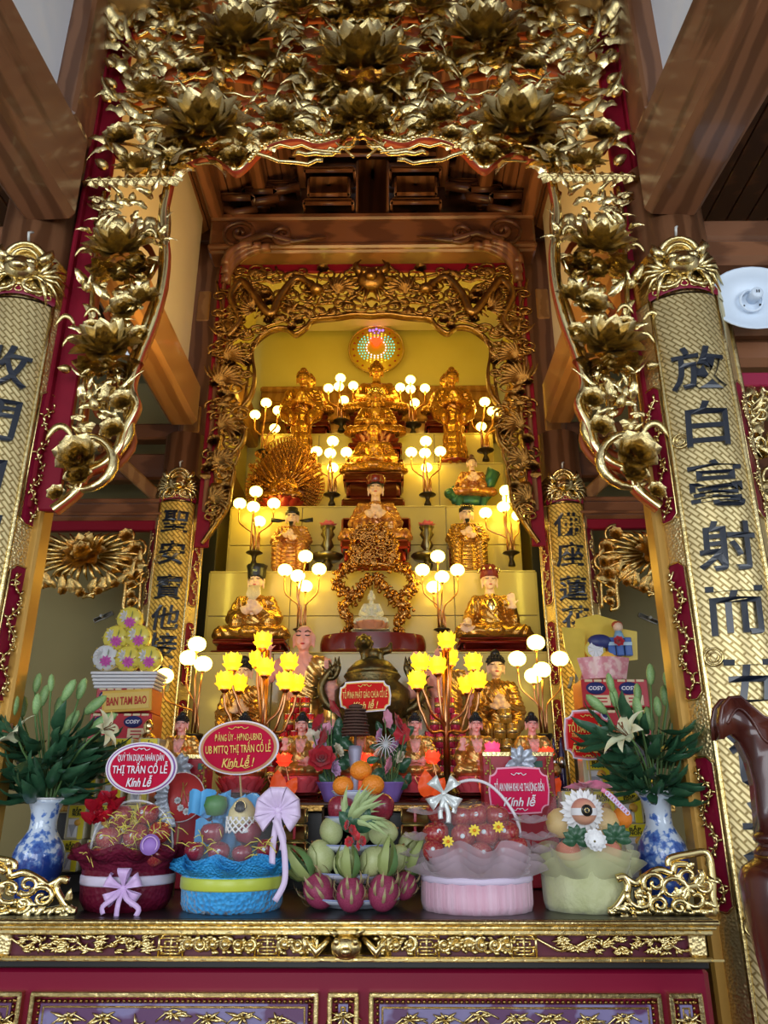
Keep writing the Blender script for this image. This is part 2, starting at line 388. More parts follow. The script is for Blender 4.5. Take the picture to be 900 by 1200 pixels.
# inner doorway: posts, lintel, corner scroll brackets, bracket set on the lintel
IY = 4.85
zl0, zl1 = A(440, 304, IY).z, A(440, 262, IY).z
struct('trim_50', MB().box((0, IY, (zl0 + zl1) / 2), (2.5, .2, zl1 - zl0), bev=.02).box((0, IY - .1, zl0 + .04), (2.5, .06, .05), bev=.015).box((0, IY - .09, zl1 - .03), (2.5, .08, .06), bev=.015), wood_x)
for s in (-1, 1):
    struct('trim_%d' % (51 if s < 0 else 52), MB().box((s * 1.115, IY + .03, (zl0 + 3.3) / 2 + .05), (.085, .16, zl0 - 3.2), bev=.015).box((s * 1.26, 5.10, 5.0), (.34, .08, 2.1), bev=.01).box((s * 1.10, IY - .09, (zl0 + 3.3) / 2 + .05), (.03, .05, zl0 - 3.2), bev=.008), wood)
    cb = thing('corner_bracket', 'carved wood scroll bracket at the top %s corner of the inner doorway' % ('left' if s < 0 else 'right'), 'bracket', (s * 1.09, IY - .12, zl0))
    b = MB()
    for k, rr in enumerate((.32, .255, .19)):
        pts = [(-s * rr * (1 - cos(a)), -.02 * k, -rr * 1.0 * (1 - sin(a)) + .02) for a in [pi / 2 * i / 10 for i in range(11)]]
        b.tube([(p[0], p[1], p[2]) for p in pts], .036, 8)
    b.build('moulding', wood, cb)
    b = MB()
    sp = [(-s * (.10 + .16 * q / 26 * cos(q * .45)), -.05, .12 + .14 * q / 26 * sin(q * .45)) for q in range(27)]
    b.tube(sp, [.028 - .0006 * q for q in range(27)], 6)
    sp = [(-s * (.42 + .10 * q / 20 * cos(q * .5 + 2)), -.05, .10 + .10 * q / 20 * sin(q * .5 + 2)) for q in range(21)]
    b.tube(sp, .02, 6); b.tube([(-s * .1, -.05, .02), (-s * .3, -.05, .1), (-s * .5, -.05, .03), (-s * .75, -.05, .07)], [.03, .03, .025, .008], 6)
    b.build('scroll', wood_dark, cb)
# bracket set on the lintel: two stepped blocks, a king post and curved arms
bs = thing('roof_bracket_set', 'dark stepped wood bracket blocks standing on the lintel under the ridge', 'bracket', (0, IY, zl1))
for s in (-1, 1):
    for k, (w_, h, z) in enumerate(((.5, .07, .10), (.42, .20, .25), (.52, .06, .42))):
        MB().box((s * .34, -.05, z), (w_ * .8, .2, h), bev=.02).build('block', wood if k == 1 else wood_x, bs)
    for k in range(3):
        MB().box((s * (.72 + .16 * k), -.02 - .05 * k, .10 + .11 * (2 - k)), (.28, .2, .08), bev=.03).build('block', wood_dark, bs)
        MB().tube([(s * (.58 + .16 * k), -.1, .06 + .11 * (2 - k)), (s * (.75 + .16 * k), -.12, .0 + .11 * (2 - k)), (s * (.86 + .16 * k), -.1, .09 + .1 * (2 - k))], .035, 7).build('arm', wood_dark, bs)
MB().box((0, 0, .45), (.26, .18, .9), bev=.02).build('king_post', wood, bs)
MB().box((0, -.06, .62), (1.9, .16, .12), bev=.02).build('collar_beam', wood_x, bs)
MB().box((0, .14, .9), (3.0, .05, 1.9)).build('back_board', wood_dark, bs)

# ------------------------------------------------------------------ couplet plaques wrapped round the pillars
def text_mesh(body, size, ext=.004, off=0.0, shear=0.0, m=None, res=3, align='CENTER', spacing=1.0, wide=1.0):
    c = bpy.data.curves.new('t', 'FONT'); c.body = body; c.size = size; c.extrude = ext; c.offset = off; c.shear = shear
    c.align_x = align; c.align_y = 'CENTER'; c.resolution_u = res; c.space_character = spacing
    o = bpy.data.objects.new('t', c); C.objects.link(o)
    me = bpy.data.meshes.new_from_object(o.evaluated_get(bpy.context.evaluated_depsgraph_get()))
    bpy.data.objects.remove(o); bpy.data.curves.remove(c)
    for v in me.vertices: v.co = (v.co.x * wide, -v.co.z, v.co.y)      # stand it up, facing -Y
    me.materials.clear()
    if m: me.materials.append(m)
    return me
def centre_mesh(me):
    xs = [v.co.x for v in me.vertices]; zs = [v.co.z for v in me.vertices]
    cx, cz = (min(xs) + max(xs)) / 2, (min(zs) + max(zs)) / 2
    for v in me.vertices: v.co.x -= cx; v.co.z -= cz
    return me
def wrapv(p, r):   # (s, depth(-out), z) -> on a cylinder of radius r facing -Y
    a = p[0] / r; q = r - p[1]
    return (q * sin(a), -q * cos(a), p[2])
def wrap_mb(mb, r): mb.v = [wrapv(p, r) for p in mb.v]; return mb
def uv_cyl(me, r, k=1.0):
    uv = me.uv_layers.new(name='UVMap')
    for lp in me.loops:
        co = me.vertices[lp.vertex_index].co; uv.data[lp.index].uv = (atan2(co.x, -co.y) * r * k, co.z * k)
def plaque(name, label, x, y, rz, r, z0, z1, chars, weave, cart, sc):
    o = thing(name, label, 'plaque', (x, y, 0), rz)
    fw, bw = r * radians(40), r * radians(76)
    N = 14; n = 30
    m = MB().grid(lambda u, v: wrapv((lerp(-fw, fw, u), -.008, lerp(z0, z1, v)), r), N, n)
    me = m.mesh('field', weave); uv_cyl(me, r); obj('field', me, o)
    for s in (-1, 1):
        m = MB().grid(lambda u, v: wrapv((s * lerp(fw, bw, u), -.003, lerp(z0, z1 + .02 * sc, v)), r), 6, n)
        obj('side_band', m.mesh('side_band', gold_side), o)
        for q, rr in ((fw, .008), (bw, .010)):
            m = MB().tube([wrapv((s * q, -.008, lerp(z0, z1 + .02, i / 12)), r) for i in range(13)], rr * sc + .003, 6)
            m.build('edge_moulding', gold, o)
        mid, hw = (fw + bw) / 2, (bw - fw) * .36
        for (c0, c1) in cart:       # red cartouches with a running vine
            if c0 < z0 - .3: continue
            poly = [(-hw, c0 + hw * .5), (-hw * .5, c0), (hw * .5, c0), (hw, c0 + hw * .5), (hw, c1 - hw * .5), (hw * .5, c1), (-hw * .5, c1), (-hw, c1 - hw * .5)]
            m = MB().prism([(s * mid + p[0], p[1]) for p in poly], -.008, 0); wrap_mb(m, r).build('cartouche', crimson, o, False)
            m = MB().tube([(s * mid + p[0], -.009, p[1]) for p in poly + poly[:1]], .004 * sc, 5)
            L = c1 - c0; k = max(5, int(L / (.030 * sc)))
            pts = [(s * mid + hw * .55 * sin(i * 1.1), -.013, c0 + L * (.06 + .88 * i / k)) for i in range(k + 1)]
            m.tube(pts, .0042 * sc, 5)
            for i in range(k):
                p = V(pts[i]); a = rnd.uniform(0, 6.28)
                for j in range(3):
                    b = a + j * 2.1
                    m.tube([p, p + V((cos(b) * .014, -.006, sin(b) * .018)) * sc, p + V((cos(b) * .022, -.002, sin(b) * .03)) * sc], [.003 * sc, .006 * sc, .001], 4)
            wrap_mb(m, r).build('vine', gold, o)
    # small medallions on the field
    for i in range(3):
        z = lerp(z0, z1, (.22, .5, .78)[i])
        m = MB().torus((-fw * .72, -.012, z), .030 * sc, .005 * sc, 16, 5, ax='y').torus((-fw * .72, -.012, z), .016 * sc, .004 * sc, 12, 5, ax='y')
        wrap_mb(m, r).build('medallion', gold, o)
    for ch, zc, size in chars:
        me = centre_mesh(text_mesh(ch, size, .006, size * .014, .06, black_char))
        for v in me.vertices: v.co = wrapv((v.co.x, v.co.y - .014, v.co.z + zc), r)
        obj('character', me, o)
    # red band with beads, then a lion mask under an arched crest
    m = MB().grid(lambda u, v: wrapv((lerp(-fw, fw, u), -.016 - .006 * sin(pi * v), z1 + lerp(0, .045, v) * sc + .02 * sc * cos((u - .5) * 3)), r), 14, 3)
    m.build('red_band', crimson, o)
    m = MB()
    for i in range(7): m.torus((lerp(-fw, fw, (i + .5) / 7) * .9, -.02, z1 + .028 * sc + .016 * sc * cos((i - 3) / 2.3)), .014 * sc, .004 * sc, 10, 5, ax='y')
    wrap_mb(m, r).build('bead', gold, o)
    zz = z1 + .07 * sc
    m = MB()
    cr = [(bw * 1.0 * cos(a), -.006, zz + .20 * sc * max(0, sin(a)) ** .7) for a in [pi * i / 20 for i in range(21)]]
    poly = [(p[0], p[2]) for p in cr] + [(-bw, zz - .06 * sc), (bw, zz - .06 * sc)]
    g = MB().grid(lambda u, v: wrapv((lerp(-bw, bw, u), -.006, lerp(zz - .06 * sc, zz + .20 * sc * max(0.0, 1 - (2 * u - 1) ** 2) ** .5, v)), r), 18, 8)
    g.build('crest', gold, o)
    m.ball((0, -.03, zz + .07 * sc), (.065 * sc, .05 * sc, .06 * sc), 12, 8)
    m.ball((0, -.075 * sc, zz + .05 * sc), (.03 * sc, .03 * sc, .022 * sc), 10, 6)
    for s in (-1, 1):
        m.ball((s * .032 * sc, -.06 * sc, zz + .088 * sc), .019 * sc, 8, 6)
        m.torus((s * .055 * sc, -.03, zz + .0), .04 * sc, .010 * sc, 12, 5, ax='y')
        m.tube([(s * .06 * sc, -.03, zz + .11 * sc), (s * .085 * sc, -.05, zz + .15 * sc), (s * .095 * sc, -.03, zz + .20 * sc)], [.022 * sc, .02 * sc, .003], 6)
        for k in range(6):
            a = radians(62 - 26 * k)
            p0 = V((s * .06 * sc, -.02, zz + .05 * sc)); d = V((s * cos(a), 0, sin(a)))
            m.tube([p0, p0 + d * .07 * sc + V((0, -.015, .012 * sc)), p0 + d * .13 * sc + V((0, -.004, -.012 * sc))], [.012 * sc, .012 * sc, .002], 5)
    m.tube([(.085 * sc * cos(a), -.02, zz + .11 * sc + .10 * sc * sin(a)) for a in [pi * i / 12 for i in range(13)]], .012 * sc, 6)
    m.tube([(.055 * sc * cos(a), -.02, zz + .12 * sc + .06 * sc * sin(a)) for a in [pi * i / 10 for i in range(11)]], .008 * sc, 6)
    for i in range(9): m.ball(((i - 4) * .028 * sc, -.022, zz - .005 * sc - .004 * abs(i - 4)), .012 * sc, 7, 5)
    wrap_mb(m, r).build('lion_mask', gold, o)
    hk = MB().tube([(0, -.01, z1 + .30 * sc), (0, -.03, z1 + .33 * sc), (.01, -.01, z1 + .35 * sc)], .006, 5); wrap_mb(hk, r).build('hook', MT['grey_metal'], o)
    return o
def zat(px, py, Y): return A(px, py, Y).z
fy = PY - PR * 1.05
crt = [(zat(800, 600, fy), zat(770, 440, fy)), (zat(800, 815, fy), zat(790, 650, fy)), (zat(830, 1075, fy), zat(820, 885, fy)), (.35, .62)]
sizeF = .205
plaque('couplet_plaque', 'gilded couplet plaque with black characters on the pillar beside the white oval lamp', PX, PY, radians(-9), PR + .012, .45, zat(800, 345, fy),
       [(c, zat(840, y, fy), sizeF) for c, y in zip('放白毫射而五色光', (432, 497, 567, 640, 715, 800, 886, 972))], gold_weave, crt, 1.0)
plaque('couplet_plaque', 'gilded couplet plaque cut by the left frame edge, beginning with the gather character', -PXL, PY, radians(12), PR + .012, .45, zat(800, 345, fy),
       [(c, zat(20, y, fy), sizeF) for c, y in zip('收門目明心正大', (430, 492, 562, 628, 705, 790, 880))], gold_weave, crt, 1.0)
ry = 4.98 - .168
crt2 = [(zat(690, 705, ry), zat(690, 615, ry)), (zat(690, 800, ry), zat(690, 725, ry)), (1.7, 2.1)]
plaque('couplet_plaque', 'small gilded plaque of five black characters behind the lotus-wrapped balls', -RX, 4.98, radians(6), .170, 1.55, zat(210, 588, ry),
       [(c, zat(205, y, ry), .172) for c, y in zip('聖安寶他接引', (611, 648, 688, 724, 757, 795))], gold_weave_small, crt2, .85)
plaque('couplet_plaque', 'small gilded plaque of black characters behind the pink gift hamper', RX, 4.98, radians(-6), .170, 1.55, zat(660, 590, ry),
       [(c, zat(667, y, ry), .172) for c, y in zip('佛座蓮花開心', (615, 650, 690, 725, 762, 797))], gold_weave_small, crt2, .85)

# white oval lamp fixture on the front lintel
lp = thing('oval_lamp', 'white oval lamp bowl with a round socket fixed on the dark lintel', 'lamp', A(877, 356, 2.84))
M0 = R(radians(78), 'X')
MB().lathe([(.0, 0), (.07, .0), (.13, .03), (.155, .06), (.16, .075), (.152, .075), (.125, .042), (.07, .014), (0, .012)], 32, M=R(radians(100), 'X') @ S(1.26, .90, .8)).build('bowl', mat('white_plastic', (.66, .76, .88), .3), lp)
MB().torus((0, 0, .03), .048, .006, 20, 6, M=R(radians(100), 'X')).build('ring', MT['white_plastic'], lp)
MB().lathe([(.026, .0), (.026, .05), (.022, .056), (0, .056)], 18, M=R(radians(95), 'X') @ T(.012, .016, .015)).build('socket', MT['white_plastic'], lp)
for q in ((-.036, -.03), (-.034, .025), (.036, -.025)):
    MB().ball((q[0], -.026, q[1]), .006, 8, 5).build('screw', black, lp)
for q in (-.006, .004): MB().box((.012 + q, -.074, .012), (.003, .006, .012)).build('slot', black, lp)
MB().tube([(0, .01, 0), (0, .14, .0)], .03, 10).build('mount', MT['white_plastic'], lp)
# ------------------------------------------------------------------ carving vocabulary: lotus, bud, leaf, rose, scrolls
def petal_mb(L, W, tilt, r0, cup=.35, curl=.25, nu=4, nv=5, tip=1.6, mi=0, b=None, M=None, z0=0.0):
    def fn(u, v):
        w_ = W * (sin(pi * min(1, (.12 + .88 * v)) ** .9) ** .75) * (1 - v ** 6 * .6) if v < 1 else 0.0
        y = (2 * u - 1) * w_
        bend = tilt + curl * (v - .3)
        x = r0 + L * v * sin(bend) - cup * (y * y) / max(W, 1e-6) * cos(tilt) + .10 * L * sin(pi * v)
        return (x, y, z0 + L * v * cos(bend) + cup * (y * y) / max(W, 1e-6) * sin(tilt))
    return (b or MB()).grid(fn, nu, nv, mi, M)
def lotus_mb(rings, pod=.0, n=4):
    b = MB()
    for (cnt, L, W, tilt, r0, ph) in rings:
        for k in range(cnt):
            petal_mb(L, W, radians(tilt), r0, b=b, M=R(2 * pi * (k + ph) / cnt, 'Z'), nu=n, nv=n + 1)
    if pod: b.lathe([(pod * .5, .0), (pod, pod * 1.1), (pod * .9, pod * 1.3), (0, pod * 1.35)], 10)
    return b
# sizes are for a flower of radius 1
LOTUS = lotus_mb([(8, 1.0, .34, 62, .18, 0), (8, .95, .32, 38, .14, .5), (6, .85, .32, 18, .10, .2), (5, .75, .34, 2, .03, .6)], .2)
LOTUS_SMALL = lotus_mb([(7, 1.0, .36, 48, .12, 0), (5, .95, .40, 16, .06, .4), (4, .85, .40, 3, .0, .1)])
BUD = MB().lathe([(.02, 0), (.30, .12), (.42, .38), (.38, .7), (.2, 1.02), (.0, 1.25)], 14, rib=7, ribd=.12)
for k in range(3): petal_mb(.55, .24, radians(28), .12, b=BUD, M=R(k * 2.1 + .5, 'Z'), nu=2, nv=3)
TULIP = MB().lathe([(.05, 0), (.36, .15), (.46, .5), (.40, .9), (.5, 1.15)], 14, rib=5, ribd=.16)
for k in range(5): petal_mb(.9, .26, radians(10), .34, b=TULIP, M=R(k * 1.257, 'Z'), nu=2, nv=4, z0=.3)
ROSE_PETALS = [(7, 1.0, .50, 60, .10, 0), (6, .86, .46, 40, .10, .4), (5, .68, .40, 20, .06, .2), (4, .52, .34, 2, .02, .6)]
def rose_mb():
    return lotus_mb(ROSE_PETALS, 0, 3)
ROSE = rose_mb()
def leaf_mb(L=1.0, W=.26, bend=.5, side=.3, wav=0.06, n=7):
    """leaf in x,z plane facing -Y, lying along +z, bowed toward the viewer"""
    def fn(u, v):
        w_ = W * sin(pi * (.05 + .95 * v) ** .8) ** .8 if v < 1 else 0
        t = 2 * u - 1
        x = t * w_ + side * v * v * L
        y = -bend * L * sin(pi * v * .8) * .45 + abs(t) * w_ * .45 + wav * sin(v * 14) * abs(t)
        return (x, y, L * v * (1 - .15 * abs(side) * v))
    return MB().grid(fn, 4, n)
LEAVES = [leaf_mb(1, .24, .5, .25), leaf_mb(1, .20, .8, -.5), leaf_mb(1, .32, .4, .1, .1), leaf_mb(1, .13, .6, .7), leaf_mb(1, .15, .5, -.8)]
def pad_mb():
    b = MB()
    def fn(u, v):
        a = 2 * pi * u; q = v * (1 + .13 * sin(5 * a) + .06 * sin(11 * a))
        return (q * cos(a), -.35 * (1 - v * v) * .6 + .12 * v * sin(5 * a + 1), q * sin(a) * .62)
    b.grid(fn, 24, 4); return b
PAD = pad_mb()
def skirt_mb():   # a ruffled lotus leaf seen from the side under a flower
    b = MB()
    for j in range(3):
        def fn(u, v, j=j):
            a = pi * (u * 1.2 - .1); q = (1.0 - .12 * j) * (.35 + .65 * v) * (1 + .10 * sin(a * 9 + j * 2))
            return (q * cos(a), -q * sin(a) * .55, -.20 * j - .28 * v * v + .10 * sin(a * 9 + j) * v)
        b.grid(fn, 20, 3)
    return b
SKIRT = skirt_mb()
def hook_mb():
    b = MB(); pts = bez((0, 0, 0), (-.25, -.12, .65), (-.75, -.15, .75), (-1.05, -.05, -.15), 10)
    b.tube(pts, [.07 + .10 * sin(pi * i / 10) for i in range(10)] + [.01], 6, flat=.55); return b
HOOK = hook_mb()
def scroll_pts(r0, turns, n=26, d=1, ph=0.0):
    return [(r0 * (1 - .82 * i / n) * cos(ph + d * 2 * pi * turns * i / n), 0, r0 * (1 - .82 * i / n) * sin(ph + d * 2 * pi * turns * i / n)) for i in range(n + 1)]
MESH = {}
def proto(nm, mb, m, smooth=True):
    k = (nm, m.name if not isinstance(m, list) else m[0].name, id(mb))
    if k not in MESH: MESH[k] = mb.mesh(nm, m, smooth)
    return MESH[k]
class Carve:
    """an openwork carving: parts laid out in the plane y = 0 of its own empty"""
    def __init__(s, name, label, cat, Y, g=gold, x0=0.0, z0=0.0, group=None):
        s.o = thing(name, label, cat, (x0, Y, z0), group=group); s.g = g; s.Y = Y; s.stem = MB(); s.back = MB(); s.org = V((x0, Y, z0)); s.cnt = {}
        s.many = MB()
    def px(s, x, y): return A(x, y, s.Y) - s.org
    def r(s, x, y): return MPP(x, y, s.Y)
    def put(s, nm, mb, p, size, roll=0, tilt=0, dy=0.0, mir=False, flat=1.0, spin=0, m=None):
        for k in ((1, -1) if mir else (1,)):
            M = T(p[0] * k, p[1] + dy, p[2])
            if k < 0: M = M @ S(-1, 1, 1)
            M = M @ R(radians(roll), 'Y') @ R(radians(tilt), 'X') @ S(size, size * flat, size) @ R(radians(spin), 'Z')
            s.cnt[nm] = s.cnt.get(nm, 0) + 1
            if s.cnt[nm] > 290: s.many.merge(mb, M)
            else: obj(nm, proto(nm, mb, m or s.g), s.o, M=M)
    def tube(s, pts, r, mir=True, back=False, n=6):
        tgt = s.back if back else s.stem
        for k in ((1, -1) if mir else (1,)): tgt.tube([(p[0] * k, p[1], p[2]) for p in pts], r, n)
    def done(s, backm=None):
        if s.stem.v: tag(s.stem.build('stem', s.g, s.o), kind='stuff')
        if s.back.v: tag(s.back.build('carved_backing', backm or orange_red, s.o), kind='stuff')
        if s.many.v: tag(s.many.build('small_leaf', s.g, s.o), kind='stuff')
        return s.o
def inpoly(x, y, P):
    c = False; j = len(P) - 1
    for i in range(len(P)):
        if (P[i][1] > y) != (P[j][1] > y) and x < (P[j][0] - P[i][0]) * (y - P[i][1]) / (P[j][1] - P[i][1]) + P[i][0]: c = not c
        j = i
    return c

# ------------------------------------------------------------------ the great front arch
AY = 2.86
fa = Carve('front_arch', 'great gilded openwork arch of lotus flowers across the top of the altar', 'carving', AY)
o = fa.o
# crimson frame boards along the two pillars and across the top
def board(p, q, wd, th=.03):
    """flat board between two points of the carving plane"""
    p, q = V(p), V(q); d = q - p; a = atan2(d.x, d.z)
    return MB().box((0, 0, 0), (wd, th, d.length), bev=.006, M=T(*((p + q) / 2)) @ R(a, 'Y'))
for s in (-1, 1):
    p0, p1 = fa.px(63, 600), fa.px(141, -20)
    x = abs((p0.x + p1.x) / 2)
    b = MB().box((s * x * 1.015, .05, (p0.z + p1.z) / 2 + .02), (.13, .035, abs(p1.z - p0.z)), bev=.006)
    b.box((s * (x + .055), .02, (p0.z + p1.z) / 2 + .02), (.022, .05, abs(p1.z - p0.z)), bev=.006)
    b.build('frame_board', red_paint, o, False)
# rim along the opening: gold face, vermilion under-edge
inner = [(68, 603), (96, 580), (104, 560), (128, 548), (146, 528), (152, 508), (166, 478), (160, 455), (170, 420), (184, 385), (196, 340), (200, 300), (196, 262), (202, 226), (208, 205),
         (224, 196), (246, 188), (262, 196), (277, 207), (292, 197), (304, 184), (322, 174), (350, 169), (372, 175), (395, 170), (416, 165)]
ip = [fa.px(*q) for q in inner]
ip = catmull(ip, 4); mat('rim_red', (.40, .045, .015), .45)
def ribbon(b, pts, wd, dep, y0, mi0=0, mi1=1):
    n = len(pts); vs = []; fs = []; mi = []
    for i, p in enumerate(pts):
        t = pts[min(i + 1, n - 1)] - pts[max(i - 1, 0)]; t = t.normalized(); nn = V((-t.z, 0, t.x))
        for (a, c) in ((0, y0), (wd, y0), (wd, y0 + dep), (0, y0 + dep)): q = p + nn * a; vs.append((q.x, c, q.z))
    for i in range(n - 1):
        for k in range(4):
            fs.append((i * 4 + k, i * 4 + (k + 1) % 4, (i + 1) * 4 + (k + 1) % 4, (i + 1) * 4 + k)); mi.append(mi0 if k == 0 else mi1)
    st = len(b.v); b.v.extend(vs); b.f.extend(tuple(j + st for j in f) for f in fs); b.m.extend(mi)
for k in (1, -1):
    b = MB(); ribbon(b, [V((p.x * k, 0, p.z)) for p in ip], .034 * k, .045, -.035)
    b.build('rim', [gold_bright, MT['rim_red']], o)
b = MB()
for i in range(4, len(ip), 1):
    if ip[i].z > fa.px(200, 200).z:
        for k in (1, -1): b.ball((ip[i].x * k, -.035, ip[i].z + .016), (.02, .012, .013), 7, 5)
tag(b.build('rim_bead', gold_bright, o), kind='stuff')
# big blossoms (px, py, radius px, tilt, roll, has leaf skirt)
for (x, y, r_, tl, rl) in ((283, 62, 50, 34, 0), (243, 165, 52, 40, 6), (165, 210, 26, 24, -4), (345, 98, 25, 30, 14), (180, 122, 26, 26, -6), (215, 24, 30, 30, 8), (352, 24, 30, 30, 0), (385, 196, 0, 0, 0),
                           (146, 305, 40, 26, -4), (131, 418, 40, 28, 2), (112, 480, 0, 0, 0), (330, 150, 22, 40, 0), (172, 360, 20, 30, 0)):
    if not r_: continue
    p = fa.px(x, y); sz = r_ * fa.r(x, y); tl += 34
    fa.put('lotus_flower', LOTUS, p, sz, rl, tl, -.05, True, spin=rnd.uniform(0, 60))
    if r_ > 38: fa.put('lotus_pad', SKIRT, p + V((0, 0, -.02)), sz * 1.0, rl, 0, -.02, True); fa.put('lotus_pad', SKIRT, p + V((0, 0, -sz * .35)), sz * .75, rl + 4, 0, -.01, True)
for (x, y, r_, tl) in ((416, 92, 58, 34), (417, 10, 40, 20), (416, 150, 34, 46)):
    p = fa.px(x, y); p.x = 0; sz = r_ * fa.r(x, y); tl += 34
    fa.put('lotus_flower', LOTUS, p, sz, 0, tl, -.06)
    fa.put('lotus_pad', SKIRT, p + V((0, 0, -.03)), sz, 0, 0, -.03); fa.put('lotus_pad', SKIRT, p + V((0, 0, -sz * .4)), sz * .8, 0, 0, -.01)
for (x, y, r_, nm, mb, rl, tl) in ((148, 52, 17, 'bud', BUD, -14, 20), (139, 58, 13, 'bud', BUD, -40, 20), (200, 48, 19, 'bud', BUD, 25, 30), (137, 88, 12, 'bud', BUD, -50, 20), (140, 112, 13, 'bud', BUD, -60, 30), (135, 128, 12, 'bud', BUD, -70, 30),
        (172, 84, 19, 'bud', BUD, -12, 25), (317, 96, 17, 'bud', BUD, 40, 30), (362, 115, 20, 'bud', BUD, -30, 50), (302, 118, 14, 'bud', BUD, 20, 30), (130, 206, 14, 'bud', BUD, -60, 20), (152, 196, 18, 'bud', BUD, -50, 40), (176, 188, 16, 'bud', BUD, 40, 30),
        (143, 262, 20, 'hanging_bud', TULIP, 180, -20), (180, 262, 20, 'hanging_bud', TULIP, 180, -20), (118, 487, 15, 'bud', BUD, -20, 20), (126, 478, 18, 'hanging_bud', TULIP, 4, 10), (88, 440, 12, 'bud', BUD, -95, 30), (170, 348, 12, 'bud', BUD, 40, 20), (108, 350, 13, 'bud', BUD, -15, 20),
        (158, 245, 10, 'bud', BUD, 10, 20), (395, 140, 15, 'bud', BUD, 12, 40), (262, 110, 17, 'bud', BUD, -20, 40), (232, 60, 15, 'bud', BUD, -35, 30), (330, 60, 16, 'bud', BUD, 30, 30), (384, 60, 16, 'bud', BUD, -20, 30)):
    p = fa.px(x, y); fa.put(nm, mb, p, r_ * fa.r(x, y), rl, tl, -.045, True)
for (x, y, r_) in ((227, 92, 17), (258, 7, 17), (207, 198, 18), (277, 195, 17), (146, 172, 20), (152, 370, 20), (147, 333, 12), (137, 510, 15), (148, 478, 15), (97, 541, 27), (98, 563, 17), (72, 584, 11), (163, 320, 14), (355, 160, 16), (318, 170, 13), (397, 158, 15), (300, 22, 14), (390, 30, 14), (168, 400, 12), (112, 392, 11)):
    p = fa.px(x, y); fa.put('rosette', ROSE, p, r_ * fa.r(x, y), 0, 82, -.05, True, spin=rnd.uniform(0, 90))
# garland bar over the jambs
for k in range(9):
    p = fa.px(112 + k * 11.5, 223 - k * .3); fa.put('lotus_pad', PAD, p, 12 * fa.r(150, 225), 0, 0, -.05, True, flat=1.6)
# ring and curling ribbon around the big rose at the foot
p = fa.px(102, 545); R_ = fa.r(102, 545)
fa.tube([p + V(q) for q in [(R_ * 33 * cos(a), -.02, R_ * 33 * sin(a)) for a in [radians(130 - 18 * i) for i in range(15)]]], [.012 + .012 * sin(pi * i / 14) for i in range(15)])
# hooked leaves near the jambs
for (x, y, r_) in ((92, 388, 20), (100, 412, 20), (122, 378, 17), (90, 520, 28), (96, 534, 22), (110, 528, 19), (112, 308, 18), (128, 290, 16), (186, 288, -17), (118, 402, 13)):
    p = fa.px(x, y); fa.put('hooked_leaf', HOOK, p, abs(r_) * fa.r(x, y), 0 if r_ > 0 else 20, 0, -.05, True)
# trunk vines
tr = lambda L: catmull([fa.px(*q) for q in L], 4)
fa.tube([V((p.x, -.01, p.z)) for p in tr([(192, 232), (196, 262), (192, 300), (190, 335), (176, 372), (166, 402), (152, 440), (150, 480), (153, 508), (138, 532)])], .021)
fa.tube([V((p.x, .0, p.z)) for p in tr([(122, 225), (116, 262), (112, 300), (108, 350), (104, 400), (100, 440), (96, 480), (88, 530)])], .012)
fa.tube([V((p.x, .0, p.z)) for p in tr([(145, 315), (150, 350), (128, 385), (131, 425), (126, 460), (122, 500), (104, 530)])], .015)
for k in range(46):   # crossing stems in the upper panel, roughly level as in the carving
    x0 = rnd.uniform(135, 390); y0 = rnd.uniform(0, 188); L = rnd.uniform(40, 110)
    a, b_ = fa.px(x0, y0), fa.px(min(x0 + L, 415), y0 + rnd.uniform(-22, 22))
    if a.z < fa.px(200, 190).z: continue
    m_ = (a + b_) / 2 + V((0, 0, rnd.uniform(-.06, .06)))
    fa.tube([V((p.x, rnd.uniform(-.03, .0), p.z)) for p in catmull([a, m_, b_], 4)], rnd.uniform(.006, .012))
# vermilion-sided carved depth behind the leaves
for k in range(64):
    x0 = rnd.uniform(138, 400); y0 = rnd.uniform(-18, 165); L = rnd.uniform(30, 90); up = rnd.uniform(-30, 30)
    a, b_ = fa.px(x0, y0), fa.px(min(x0 + L, 416), max(-15, min(y0 + up, 168)))
    m_ = (a + b_) / 2 + V((0, 0, rnd.uniform(-.05, .05)))
    fa.tube([V((p.x, .055, p.z)) for p in catmull([a, m_, b_], 3)], rnd.uniform(.014, .03), back=True, n=5)
for L in ([(116, 230), (112, 300), (104, 380), (98, 450), (86, 540), (70, 590)], [(190, 240), (190, 330), (160, 410), (148, 480), (150, 520), (110, 560)], [(120, 240), (180, 300), (120, 360), (165, 410), (105, 470), (145, 500), (95, 545)]):
    fa.tube([V((p.x, .05, p.z)) for p in tr(L)], .016, back=True)
